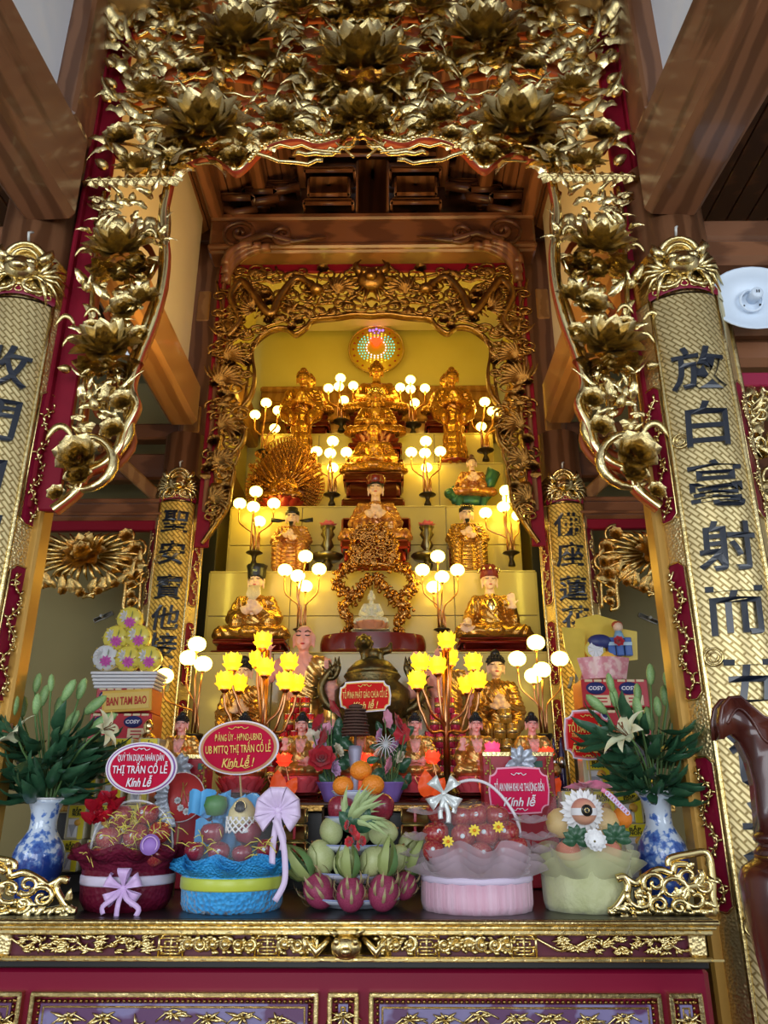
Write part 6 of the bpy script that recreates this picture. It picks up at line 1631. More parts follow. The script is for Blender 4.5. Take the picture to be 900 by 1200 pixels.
MB().tube(catmull([A(x, y, BY_ - .14) - o.location for x, y in ((322, 960), (331, 985), (334, 1010), (333, 1035), (322, 1056))], 4), .011, 6, flat=.15, up=(0, 1, 0)).build('ribbon_tail', pale_lilac, o)
b = MB()
for j in range(9):
    q = A(rnd.uniform(228, 320), rnd.uniform(935, 985), BY_ + rnd.uniform(.02, .10)) - o.location
    b.grid(lambda u, v: q + V(((u - .5) * .10, .02 * sin(u * 9 + j), (v - .5) * .08 + .01 * sin(u * 7))), 6, 4)
b.build('tissue', mat('blue_tissue', (.10, .40, .75), .6), o)
g = 'dark red apples in the blue basket'
for row, L in (('upper', [(249, 977, 13), (290, 975, 15)]), ('lower', [(228, 998, 11), (256, 999, 12), (284, 1001, 11), (313, 996, 12)])):
    for i, (x, y, q) in enumerate(L): apple('dark_red_apple', '%s dark red apple from the left in the %s row of the blue basket' % (pos(i, len(L)), row), (x, y), BY_ - (.03 if row == 'upper' else .08), q, apple_dark, g)
straw('yellow paper straw at the bottom of the blue basket', [(238, 992), (303, 990)], BY_ - .14)
q = thing('netted_pear', 'pale pear wrapped in a white foam net inside the blue basket', 'pear', A(284, 957, BY_ - .03))
MB().lathe([(0, -.045), (.03, -.042), (.05, -.01), (.046, .02), (.03, .045), (.012, .06), (0, .062)], 18).build('fruit', mat('pear_skin', (.66, .56, .28), .45), q)
b = MB()
for k in range(14):
    a = k * pi / 7
    for d in (1, -1): b.tube([(.052 * cos(a + d * t), .052 * sin(a + d * t), -.05 + .05 * t) for t in [i * .2 for i in range(6)]], .0032, 5)
b.build('foam_net', net_m, q)
MB().lathe([(0, 0), (.020, 0), (.020, .003), (0, .003)], 18, M=T(0, -.05, .032) @ R(radians(70), 'X')).build('seal', black, q); MB().torus((0, -.053, .033), .018, .002, 18, 5, ax='y').build('seal_ring', gold, q)
q = thing('green_guava', 'green fruit at the top left inside the blue basket', 'guava', A(253, 944, BY_)); MB().lathe([(0, -.035), (.03, -.03), (.042, 0), (.035, .028), (0, .036)], 16).build('fruit', mat('guava_green', (.07, .22, .06), .4), q); MB().tube([(0, 0, .03), (.005, 0, .05)], .004, 5).build('stalk', stamen_m, q)
# 3 pink with handle
o, r = basket('pink fruit basket with an arched white handle and grey tulle frill', 495, 625)
pinkp = mat('pink_pleated_paper', (.66, .36, .46), .55, var=((.72, .48, .58), (40, 40, 3), 3, 'noise'), bump=((60, 60, 4), .6, 'noise'), sheen=.2)
MB().lathe([(0, 0), (r * .97, 0), (r * 1.0, .02), (r * 1.0, zt(1034)), (0, zt(1034))], 48, rib=30, ribd=.012).build('basket_body', pinkp, o)
MB().lathe([(r * .99, zt(1036)), (r * 1.015, zt(1034)), (r * 1.015, zt(1028)), (r * .97, zt(1027))], 40).build('rim_band', mat('lilac_band', (.66, .56, .72), .5), o)
b = MB()
for j in range(4): ruffle(b, (0, 0, 0), r * .95, r * (1.05 + .07 * j), zt(1030), zt(990 + 8 * j), 7 + j, .022, j * 1.9)
b.build('tulle_frill', mat('grey_pink_tulle', (.55, .42, .48), .6, alpha=.45, sheen=.5), o)
for (x, y, rr) in ((630, 985, .055), (633, 1000, .05), (622, 965, .06), (490, 985, .05), (487, 1005, .045), (500, 955, .06)):
    q = A(x, y, BY_ - .05) - o.location; ruffle(MB(), q, .01, rr, 0, .02, 4, .012, rnd.uniform(0, 6), 24, 3).build('tulle_puff', MT['grey_pink_tulle'], o)
hpt = catmull([A(x, y, BY_ - .02) - o.location for x, y in ((513, 1020), (512, 960), (522, 928), (545, 915), (570, 918), (592, 938), (608, 968), (613, 1020))], 5)
MB().tube(hpt, .0055, 7).build('handle', mat('white_wrapped_handle', (.72, .68, .72), .4), o)
silver_m = mat('silver_ribbon', (.66, .70, .68), .3, .3)
bow(o, (A(520, 930, BY_ - .05) - o.location), .062, silver_m, ((-.2, -1.3), (.2, -1.5), (.5, -1.0)), loops=4, ty=-.01)
dome(o, r * .88, zt(1028), zt(936), pw=.45)
g = 'red apples in the pink basket'
for row, L in (('top', [(514, 952, 13), (540, 958, 13), (558, 956, 13), (582, 957, 13)]), ('middle', [(511, 978, 14), (543, 981, 14), (570, 979, 14), (594, 976, 13)]), ('bottom', [(508, 998, 12), (536, 1000, 12), (564, 1000, 12), (592, 998, 12), (606, 992, 11)])):
    for i, (x, y, q) in enumerate(L): apple('red_apple', '%s red apple from the left in the %s row of the pink basket' % (pos(i, len(L)), row), (x, y), BY_ - (.0 if row == 'top' else .06 if row == 'middle' else .11), q, apple_red, g)
daisy = lotus_mb([(9, 1, .25, 80, .15, 0)], .25)
for i, (x, y) in enumerate(((525, 986), (556, 973), (584, 969))):
    q = thing('daisy', 'small yellow paper daisy, %s from the left on the pink basket apples' % ORDN[i], 'flower', A(x, y, BY_ - .18), group='paper daisies'); obj('petals', proto('petals', daisy, mat('daisy_yellow', (.85, .65, .05), .5)), q, rot=(radians(75), 0, 0), sc=.017); MB().ball((0, -.005, 0), .005, 6, 5).build('eye', orange_m2, q)
# 4 pale green
o, r = basket('pale green tulle fruit basket with a pink bow and cellophane cover', 638, 744)
pgreen = mat('pale_green_tulle', (.44, .46, .22), .6, bump=(60, .5, 'noise'), sheen=.4, var=((.52, .53, .30), 14, 3, 'noise'))
MB().lathe([(0, 0), (r * .93, 0), (r * .97, .02), (r, zt(1020)), (0, zt(1018))], 40, rib=11, ribd=.02).build('basket_body', pgreen, o)
b = MB()
for j in range(3): ruffle(b, (0, 0, 0), r * .97, r * (1.06 + .06 * j), zt(1030), zt(994 + 8 * j), 5 + j, .020, j * 1.7)
b.build('tulle_frill', mat('pale_green_net', (.56, .58, .32), .6, alpha=.55, sheen=.5), o)
dome(o, r * .92, zt(1015), zt(918), pw=.46)
pinkb = mat('pink_satin', (.78, .22, .38), .35, sheen=.3)
b = MB()
for j in range(5): q = A(678 + j * 6, 921 + abs(j - 2) * 2, BY_ - .06) - o.location; ruffle(b, q, .006, .042, 0, .012, 3, .010, j, 20, 3)
b.build('bow', pinkb, o)
MB().tube(catmull([A(x, y, BY_ - .12) - o.location for x, y in ((705, 925), (718, 934), (727, 945), (735, 952))], 4), .008, 6, flat=.25, up=(0, 1, 0)).build('ribbon_tail', pinkb, o)
b = MB()
for j in range(9): q = A(712 + j * 2.9, 930 + j * 2.8, BY_ - .15) - o.location; b.torus(q, .007, .0022, 10, 5, ax='y')
b.build('bead_string', pale_lilac, o)
for (x, y, rr, m, nm, lab) in ((657, 965, 17, melon, 'yellow_melon', 'yellow melon at the left inside the pale green basket'), (708, 965, 18, melon, 'yellow_melon', 'yellow melon at the right inside the pale green basket'), (729, 959, 12, orange_m2, 'orange', 'orange fruit at the far right inside the pale green basket'), (666, 1000, 15, salmon, 'salmon_pear', 'salmon pink fruit low at the left of the pale green basket'), (714, 1000, 15, salmon, 'salmon_pear', 'salmon pink fruit low at the right of the pale green basket')):
    q = thing(nm, lab, 'fruit', A(x, y, BY_ - .02), group='fruit in the pale green basket'); rr *= MPP(x, y, BY_)
    MB().lathe([(0, -.95), (.5, -.85), (.9, -.4), (1, .1), (.8, .6), (.4, .92), (.1, .98), (0, .95)], 18, rib=8, ribd=.02).build('fruit', m, q, sc=rr); MB().tube([(0, 0, .9), (.05, 0, 1.1)], .07, 6).build('stalk', stamen_m, q, sc=rr)
q = thing('netted_peach', 'pink peach in a white foam net with a paper band in the pale green basket', 'peach', A(684, 951, BY_ - .11)); k = MPP(684, 951, BY_ - .11)
MB().ball((0, 0, 0), (15 * k, 14 * k, 15 * k), 16, 10).build('fruit', peach, q)
for k_ in range(16):
    for rg, (L, tl) in enumerate(((17, 70), (14, 50))):
        a = 2 * pi * (k_ + .5 * rg) / 16; obj('net_petal', proto('net_petal', petal_mb(1, .22, radians(10), 0, nu=2, nv=3), net_m) if k_ + rg == 0 else bpy.data.meshes['net_petal'], q, M=R(a, 'Y') @ T(0, .012 - .012 * rg, 11 * k) @ R(radians(90), 'Z') @ S(L * k))
MB().lathe([(15.4 * k, -.011), (15.6 * k, 0), (15.4 * k, .011)], 24, a0=pi * 1.04, a1=pi * 1.96).build('paper_band', white, q)
MB().lathe([(0, 0), (6.5 * k, 0), (6.5 * k, .003), (0, .003)], 18, M=T(0, -15.8 * k, .004) @ R(radians(90), 'X')).build('seal', black, q); MB().torus((0, -16.4 * k, .004), 5.6 * k, .0014, 18, 5, ax='y').torus((0, -16.6 * k, .004), 2.5 * k, .0016, 12, 5, ax='y').build('seal_ring', gold, q)
for i, (x, y) in enumerate(((676, 985), (722, 982))):
    q = thing('fern_sprig', 'dark green leaf sprig at the %s of the netted peach' % ('lower left' if i == 0 else 'lower right'), 'leaf sprig', A(x, y, BY_ - .17))
    for j in range(7): obj('leaf', proto('leaf', LEAVES[2], leaf_g), q, M=R(radians(-100 + j * 33), 'Y') @ S(.05))
q = thing('white_bow', 'small white net rosette under the netted peach in the pale green basket', 'bow', A(697, 986, BY_ - .18)); b = MB()
for j in range(3): ruffle(b, (0, 0, 0), .004, .030, 0, .014, 4, .006, j * 2, 20, 3)
b.v = [tuple(R(radians(70), 'X') @ V(p)) for p in b.v]; b.build('rosette', net_m, q)

# tiered fruit stand
FX, FYc = 416, 2.88
pw = mat('white_porcelain_plate', (.62, .66, .78), .2, coat=.5)
def zf(y): return A(FX, y, FYc).z
cx = A(FX, 1000, FYc).x; kk = MPP(FX, 1000, FYc)
st = thing('fruit_stand', 'tiered stand of five white plates in the middle of the front table', 'fruit stand', (cx, FYc, ZT))
tiers = [(1058, 58), (1024, 50), (992, 43), (960, 36), (930, 29)]
for i, (y, rp) in enumerate(tiers):
    r_ = rp * kk; z = zf(y) - ZT; z = max(z, .028)
    pl_ = MB().lathe([(0, -.024), (r_ * .55, -.024), (r_ * .58, -.018), (r_ * .8, -.010), (r_, .006), (r_ * .99, .010), (r_ * .78, -.003), (r_ * .5, -.012), (0, -.012)], 40).build('plate', pw, st, loc=(0, 0, z))
    MB().torus((0, 0, .008), r_ * .995, .0025, 40, 5).build('plate_rim', mat('blue_rim', (.30, .36, .60), .3), pl_)
MB().tube([(0, 0, .0), (0, 0, zf(930) - ZT)], .022, 12).build('pole', black, st)
b = MB().box((0, .06, zf(985) - ZT), (.24, .10, zf(945) - zf(1030)), bev=.01).build('back_core', black, st)
def put_fruit(name, lab, cat, x, y, Y, fn, group):
    q = thing(name, lab, cat, A(x, y, Y), group=group); fn(q, MPP(x, y, Y)); return q
def tang(rr):
    def f(q, k): MB().ball((0, 0, 0), (rr * k, rr * k, rr * .86 * k), 18, 12).build('fruit', orange_m2, q); MB().lathe([(0, rr * .80 * k), (.006, rr * .83 * k), (.003, rr * .9 * k), (0, rr * .92 * k)], 8).build('calyx', stem_g, q)
    return f
for i, (x, y, rr, lb) in enumerate(((402, 921, 12.5, 'lower left tangerine on the top plate of the fruit stand'), (437, 920, 13.5, 'lower right tangerine on the top plate of the fruit stand'), (423, 903, 13, 'topmost tangerine of the pile on the fruit stand'))):
    q = put_fruit('tangerine', lb, 'tangerine', x, y, FYc - .05 + .02 * (i == 2), tang(rr), 'tangerines on the top plate')
    if i == 2: obj('leaf', proto('leaf', LEAVES[2], leaf_g), q, M=T(.02, 0, .03) @ R(radians(70), 'Y') @ S(.045))
for i, (x, y, rr) in enumerate(((400, 949, 15.5), (443, 947, 17.5))): apple('large_red_apple', 'large dark red apple at the %s of the second highest plate' % ('left' if i == 0 else 'right'), (x, y), FYc - .04, rr, apple_dark, 'apples on the fruit stand', st=False)
MANGO = MB()
for i in range(1): MANGO.ball((0, 0, 0), (1, .82, 1.18), 20, 14)
MANGO.v = [(x + .16 * z * z * (1 if z > 0 else -.3) * .7, y, z) for x, y, z in MANGO.v]
def mango(sx, roll):
    def f(q, k): obj('fruit', proto('fruit', MANGO, mango_g), q, rot=(0, radians(roll), 0), sc=sx * k); MB().tube([(0, 0, sx * 1.12 * k), (.004, 0, sx * 1.3 * k)], .003, 5, M=R(radians(roll), 'Y')).build('stalk', stamen_m, q)
    return f
for row, L in (('middle', [(388, 974, 13.5, -25, -.03), (449, 976, 14.5, 70, -.06), (424, 974, 13, 10, 0)]), ('lower', [(376, 1005, 16.5, -35, -.07), (404, 1011, 13.5, 15, -.11), (437, 1009, 15.5, 40, -.12), (465, 1006, 14, 25, -.05), (478, 988, 11, 30, .0)])):
    for i, (x, y, rr, rl, dy) in enumerate(L): put_fruit('green_mango', '%s pale green mango from the left on the %s plate of the fruit stand' % (pos(i, len(L)), row), 'mango', x, y, FYc + dy, mango(rr, rl), 'green mangoes on the stand')
dragon_m = mat('dragonfruit_skin', (.24, .018, .07), .5, var=((.36, .06, .12), 14, 3, 'noise')); dscale = mat('dragonfruit_scale', (.30, .34, .12), .5, var=((.38, .16, .14), 8, 2, 'noise'))
DS = petal_mb(1, .115, radians(12), 0, cup=.3, curl=-.7, nu=2, nv=4)
def dfruit(rr, roll, leafL):
    def f(q, k):
        M_ = R(radians(roll), 'Y')
        obj('fruit', proto('fruit', MB().ball((0, 0, 0), (1, .95, 1.15), 16, 11), dragon_m), q, M=M_ @ S(rr * k))
        for j in range(20):
            z = -.7 + 1.35 * (j / 19); a = j * 2.4; rad = sqrt(max(.05, 1 - (z / 1.15) ** 2))
            obj('scale', proto('scale', DS, dscale), q, M=M_ @ T(rr * k * rad * .96 * cos(a), rr * k * rad * .92 * sin(a), rr * k * z) @ R(a, 'Z') @ R(radians(25), 'Y') @ S(rr * k * 1.0))
        for j in range(11):
            a = j * .9; obj('top_leaf', proto('top_leaf', DS, MT['stem_green'] if j % 3 == 0 else mat('dragonfruit_leaf', (.30, .36, .12), .5)), q, M=M_ @ T(rr * k * .28 * cos(a), rr * k * .28 * sin(a), rr * k * .95) @ R(a, 'Z') @ R(radians(4 + 9 * (j % 4)), 'Y') @ S(leafL * k * (.75 + .25 * (j % 3) / 2), leafL * k * .9, leafL * k * (.75 + .25 * (j % 3) / 2)))
    return f
for i, (x, y, rr, rl, ll, dy) in enumerate(((374, 1044, 18, -38, 52, -.10), (411, 1048, 17, -3, 48, -.16), (449, 1046, 18, 8, 48, -.15), (474, 1038, 14, 25, 48, -.06))):
    put_fruit('dragon_fruit', '%s pink dragon fruit from the left on the bottom plate' % pos(i, 4), 'dragon fruit', x, y, FYc + dy, dfruit(rr, rl, ll), 'dragon fruit on the bottom plate')
# ribbon flower and grass tuft on the stand
q = thing('ribbon_flower', 'red ribbon flower with dark leaves on the front of the fruit stand', 'flower', A(417, 982, FYc - .19)); k = MPP(417, 982, FYc - .2)
rr_ = mat('red_velvet', (.50, .012, .02), .45, sheen=.4)
for (x, y) in ((-7, -4), (0, 2), (7, -3), (1, -9), (-5, 9), (-9, 14)): obj('bloom', proto('bloom', ROSE, rr_), q, (x * k, -.015, y * k), (radians(80), 0, rnd.uniform(0, 6)), 6 * k)
for a in (-50, -25, 0, 28, 52, 20): obj('leaf', proto('leaf', LEAVES[2], leaf_g), q, M=T(0, .01, 8 * k) @ R(radians(a), 'Y') @ S(30 * k))
q = thing('grass_tuft', 'pale green ribbon grass tuft rising above the red ribbon flower', 'leaf sprig', A(416, 965, FYc - .17))
for j in range(26):
    a = rnd.uniform(-75, 75) if j > 9 else rnd.uniform(-18, 18); obj('blade', proto('blade', LEAVES[3], mat('pale_grass', (.36, .46, .20), .5)), q, M=T(rnd.uniform(-.015, .015), rnd.uniform(-.01, .01), 0) @ R(radians(a), 'Y') @ R(rnd.uniform(-.3, .3), 'X') @ S((.11 if j <= 9 else .095) * rnd.uniform(.8, 1.15)))
# ------------------------------------------------------------------ signs
sign_red = mat('sign_crimson', (.50, .004, .04), .6, spec=.15); sign_pink = mat('sign_rose', (.60, .012, .08), .6, spec=.15); sign_scarlet = mat('sign_scarlet', (.60, .010, .008), .6, spec=.15)
ltr_y = mat('letter_yellow', (.85, .58, .12), .4); ltr_w = mat('letter_white', (.82, .80, .86), .4); rim_w = mat('sign_rim_white', (.75, .70, .76), .4); rim_v = mat('sign_rim_violet', (.22, .07, .32), .4)
def outl(shape, a, b, n=56):
    if shape == 'oval': return [(a * cos(2 * pi * i / n), b * sin(2 * pi * i / n)) for i in range(n)]
    pts = []     # rectangle with scooped corners and bowed sides
    c = min(a, b) * .34
    for (sx, sz, a0) in ((1, 1, 0), (-1, 1, 90), (-1, -1, 180), (1, -1, 270)):
        for i in range(7):
            t = radians(a0 + 90 * (6 - i) / 6 + 180) if False else radians(a0 + 180 + 90 * (1 - i / 6))
            pts.append((sx * a + c * cos(t) * 1.0, sz * b + c * sin(t)))
        mid = {0: (0, b * 1.06), 90: (-a * 1.05, 0), 180: (0, -b * 1.06), 270: (a * 1.05, 0)}[a0]; pts.append(mid)
    return pts
def sign(label, cx, cy, ha, hb, Y, shape, rims, field, lines, stick=None, tilt=0, cat='sign', orn=None):
    k = MPP(cx, cy, Y); o = thing('sign_board', label, cat, A(cx, cy, Y), ry=radians(tilt)); o.rotation_euler.x = radians(6)
    for i, (f, m, nm) in enumerate(rims + [(rims[-1][0] - .07, field, 'sign_field')]):
        MB().prism(outl(shape, ha * k * f if shape == 'oval' else (ha - (1 - f) * hb) * k, hb * k * f), -.004 - .003 * i, .004).build(nm, m, o, False)
    for (body, z, size, wd, m, shear, bold) in lines:
        me = centre_mesh(text_mesh(body, size * k * 1.35, .0012, size * k * bold, shear, m, 2))
        xs = [v.co.x for v in me.vertices]; w0 = max(xs) - min(xs)
        for v in me.vertices: v.co.x *= wd * k / w0
        obj('lettering', me, o, (0, -.006 - .003 * (len(rims) + 1), z * k))
    for (z, wv, m) in (orn or []):
        b = MB()
        for s in (-1, 1): b.tube(catmull([(0, 0, 0), (s * wv * .3 * k, 0, 1.4 * k), (s * wv * .6 * k, 0, -1.0 * k), (s * wv * k, 0, .8 * k)], 4), .5 * k, 5)
        b.ball((0, 0, .6 * k), 1.1 * k, 6, 4); b.build('flourish', m, o, loc=(0, -.006 - .003 * (len(rims) + 1), z * k))
    if stick: MB().tube([(0, .01, -hb * k * .6), (stick[0] * k, .015, -stick[1] * k)], .004, 6).build('stick', mat('bamboo_stick', (.45, .33, .16), .5), o)
    return o
R3 = [(1.0, rim_w, 'rim'), (.955, rim_v, 'inner_ring'), (.915, rim_w, 'inner_rim')]
sign('crimson oval sign with white script naming the credit fund above the burgundy basket', 166, 900, 42, 29, 2.93, 'oval', R3, sign_red, [('QUỸ TÍN DỤNG NHÂN DÂN', 12, 7.5, 54, ltr_w, 0, .004), ('THỊ TRẤN CỔ LỄ', 0, 9, 64, ltr_w, .05, .012), ('Kính Lễ', -14, 10, 30, ltr_w, .32, .02)], (0, 62), 0, orn=[(21, 10, ltr_w)])
sign('crimson oval sign with gold script above the blue fruit basket', 280, 876, 47, 30.5, 3.10, 'oval', [(1.0, rim_w, 'rim'), (.95, mat('sign_rim_gold', (.55, .25, .10), .4), 'inner_ring')], sign_red, [('ĐẢNG ỦY - HĐND-UBND', 13, 8, 55, ltr_y, 0, .004), ('UB MTTQ THỊ TRẤN CỔ LỄ', 0, 9, 76, ltr_y, 0, .012), ('Kính Lễ !', -15, 10, 38, ltr_y, .32, .02)], (12, 176), -2, orn=[(-22, 14, ltr_y), (22, 12, ltr_y)])
sign('scarlet scalloped sign with gold script in front of the bronze incense burner', 428, 816, 29, 17, 3.72, 'plaque', [(1.0, rim_w, 'rim'), (.92, ltr_y, 'inner_ring')], sign_scarlet, [('TỔ ĐÌNH PHẬT GIÁO CHÙA CỔ LỄ', 3, 8, 52, ltr_y, 0, .006), ('Kính lễ !', -9, 8, 30, ltr_y, .32, .02)], (-2, 60), -2, orn=[(12, 8, ltr_y)])
sign('rose pink scalloped sign with white script by the pink fruit basket', 608, 926, 34, 25, 3.02, 'plaque', [(1.0, mat('sign_rim_pink', (.80, .35, .48), .4), 'rim')], sign_pink, [('TỔ AN NINH KHU 42 THƯỢNG ĐỀN', 5, 9, 58, ltr_w, 0, .012), ('Kính lễ', -11, 10, 38, ltr_w, .3, .02)], (0, 60), 0, orn=[(18, 9, ltr_w), (-21, 9, ltr_w)])
sign('crimson scalloped sign for the residents group beside the right lilies', 688, 861, 26, 27, 3.26, 'plaque', [(1.0, rim_w, 'rim'), (.94, mat('sign_rim_rose', (.70, .15, .18), .4), 'inner_ring')], sign_scarlet, [('TỔ DÂN PHỐ 19', 9, 9, 46, ltr_y, 0, .012), ('Thượng Nghĩa Đền', -1, 4.5, 38, ltr_y, .2, .004), ('Kính Lễ', -13, 11, 38, ltr_y, .32, .01)], (6, 75), 2, orn=[(21, 8, ltr_y), (-24, 7, ltr_y)])
# ------------------------------------------------------------------ stacked packets, boxes and pots
def carton(name, label, x0, x1, y0, y1, Y, dep, m, group, faces=(), base=None, cat='box'):
    """box with its front face between the pixels given; faces = list of (part, px x0,x1,y0,y1, material)"""
    p0, p1 = A(x0, y1, Y), A(x1, y0, Y); w_, h = p1.x - p0.x, p1.z - p0.z
    o = thing(name, label, cat, ((p0.x + p1.x) / 2, Y + dep / 2, p0.z), group=group)
    MB().box((0, 0, h / 2), (w_, dep, h), bev=.004).build('carton', m, o, False)
    for (nm, u0, u1, v0, v1, mm) in faces:
        MB().box(((u0 + u1 - 1) * w_ / 2, -dep / 2 - .0015, (v0 + v1) * h / 2), ((u1 - u0) * w_, .004, (v1 - v0) * h), bev=.0012).build(nm, mm, o, False)
    return o, w_, h
def lettering(o, body, x, y, z, wd, h, m, shear=0, bold=.01):
    me = centre_mesh(text_mesh(body, h * 1.35, .001, h * bold, shear, m, 2)); xs = [v.co.x for v in me.vertices]
    for v in me.vertices: v.co.x *= wd / (max(xs) - min(xs))
    return obj('lettering', me, o, (x, y, z))
yel_l = mat('label_yellow', (.80, .66, .03), .35); pack_m = mat('clear_pack', (.52, .48, .28), .15, coat=.6, var=((.66, .62, .45), 14, 3, 'noise')); grey_f = mat('label_grey', (.40, .41, .46), .4); kernel = mat('label_orange_dot', (.80, .42, .06), .4); blk_ink = mat('black_ink', (.02, .03, .01), .5); silver_win = mat('pack_window', (.74, .74, .76), .2)
def yellow_pack(lab, x0, x1, y0, y1, Y, group):
    o, w_, h = carton('yellow_pack', lab, x0, x1, y0, y1, Y, .10, pack_m, group, [('top_label', .12, .92, .62, .98, yel_l), ('side_label', .66, .92, .0, .62, yel_l), ('window', .16, .62, .06, .58, silver_win)])
    lettering(o, 'BẮP', w_ * .02, -.055, h * .86, w_ * .42, h * .11, blk_ink, 0, .03); lettering(o, 'NON', w_ * .02, -.055, h * .72, w_ * .42, h * .11, blk_ink, 0, .03)
    MB().prism([(-.30 * w_, h * .42), (.08 * w_, h * .42), (-.10 * w_, h * .08)], -.057, -.052).build('figure', grey_f, o, False)
    MB().lathe([(0, 0), (w_ * .15, 0), (w_ * .15, .004), (0, .004)], 16, M=T(w_ * .12, -.053, h * .48) @ R(pi / 2, 'X')).build('dot', kernel, o)
rowsL = [(865, 905, (96, 124), 'top'), (905, 943, (86, 116), 'second'), (943, 984, (74, 108), 'third'), (984, 1022, (66, 100), 'bottom')]
for s, (side, gx) in ((1, ('left', None)), (-1, ('right', None))):
    for i, (y0, y1, x_, rn) in enumerate(rowsL):
        for j in range(3):
            w0 = 29
            if s > 0: x0 = x_[0] + j * (w0 + 2)
            else: x0 = 764 - (x_[0] - 66) * .6 - w0 - j * (w0 + 2)
            yy0, yy1 = (y0, y1) if s > 0 else (y0 + 22, y1 + 22)
            if s < 0 and i == 0 and j > 1: continue
            yellow_pack('yellow labelled clear pack, %s from the outside in the %s row of the %s stack' % (ORDN[j], rn, side), x0, x0 + w0, yy0, yy1 - .5, 3.30 + .02 * (3 - i), 'yellow packs stacked %s of the altar' % side)
# dark stand under each pile
for s, x0, x1, yb, yt in ((-1, 66, 160, 1046, 1023), (1, 690, 764, 1046, 1045)):
    p0, p1 = A(x0, yb, 3.36), A(x1, yt, 3.36)
    o = thing('low_stand', 'low dark stand under the %s pile of yellow packs' % ('left' if s < 0 else 'right'), 'stand', ((p0.x + p1.x) / 2, 3.38, ZT)); MB().box((0, 0, (p1.z - ZT) / 2), (p1.x - p0.x, .14, max(.008, p1.z - ZT)), bev=.002).build('top', black, o, False)
red_box = mat('red_carton', (.45, .015, .03), .35, coat=.3); cream_p = mat('carton_cream', (.72, .58, .36), .4); navy = mat('label_navy', (.03, .04, .16), .4); orange_lit_side = mat('orange_lit_carton_side', (.72, .22, .04), .4)  # last colour: warm light on the carton sides, painted in as orange
def cosy(lab, x0, x1, y0, y1, Y, group, two=True):
    o, w_, h = carton('red_carton_box', lab, x0, x1, y0, y1, Y, .20, red_box, group)
    n = 2 if two else 1
    for j in range(n):
        cx_ = w_ * ((j + .5) / n - .5); q = w_ / n
        MB().lathe([(0, 0), (q * .30, 0), (q * .30, .003), (0, .003)], 20, M=T(cx_ - q * .08, -.1015, h * .68) @ R(pi / 2, 'X') @ S(1, .62, 1)).build('brand_oval', navy, o)
        lettering(o, 'COSY', cx_ - q * .08, -.106, h * .68, q * .46, h * .14, ltr_w, .1, .03)
        MB().box((cx_ + q * .05, -.102, h * .25), (q * .55, .004, h * .36), bev=.001).build('biscuit_panel', cream_p, o, False)
        for z in (.2, .32): MB().box((cx_ + q * .05, -.1045, h * z), (q * .35, .002, h * .05)).build('print_line', red_box, o, False)
        for t in (-.3, 0, .3): MB().box((cx_ + q * t * .95, -.098, h * .95), (q * .24, .01, h * .09), bev=.002).build('packet_top', cream_p, o, False)
    MB().box((w_ / 2 + .0, 0, h / 2), (.004, .18, h * .96), bev=.001).build('lit_side_panel', orange_lit_side, o, False); MB().box((-w_ / 2, 0, h / 2), (.004, .18, h * .96), bev=.001).build('lit_side_panel', orange_lit_side, o, False)
CB = 3.9
cosy('upper red biscuit carton behind the gold lettered placard on the left', 110, 178, 806, 835, CB, 'red biscuit cartons'); cosy('lower red biscuit carton on the left under the gold lettered placard', 102, 178, 836, 867, CB - .02, 'red biscuit cartons')
cosy('upper red biscuit carton under the pink gift hamper on the right', 684, 758, 796, 829, CB, 'red biscuit cartons'); cosy('lower red biscuit carton behind the right lily buds', 690, 762, 832, 868, CB - .02, 'red biscuit cartons')
for s, x0, x1 in ((-1, 100, 182), (1, 686, 764)):
    p0, p1 = A(x0, 900, CB), A(x1, 868.5, CB); zb_ = ZM + .001
    o = thing('box_stand', 'dark stand carrying the red biscuit cartons on the %s' % ('left' if s < 0 else 'right'), 'stand', ((p0.x + p1.x) / 2, CB + .1, zb_)); MB().box((0, 0, (p1.z - zb_) / 2), (p1.x - p0.x, .26, p1.z - zb_), bev=.004).build('body', black, o, False)
p = A(149, 821, CB - .03); k = MPP(149, 821, CB - .03)
o = thing('placard', 'gold framed placard with red capitals on the left carton stack', 'sign', p, ry=radians(-3)); o.rotation_euler.x = radians(8)
MB().box((0, 0, 0), (58 * k, .010, 25 * k), bev=.002).build('frame', mat('placard_gold', (.70, .44, .08), .35, .3), o, False); MB().box((0, -.005, 0), (52 * k, .006, 19 * k), bev=.001).build('field', mat('placard_yellow', (.74, .52, .13), .4), o, False)
lettering(o, 'BAN TAM BAO', 0, -.010, 0, 47 * k, 9.5 * k, mat('placard_red', (.48, .03, .02), .4), .05, .03)
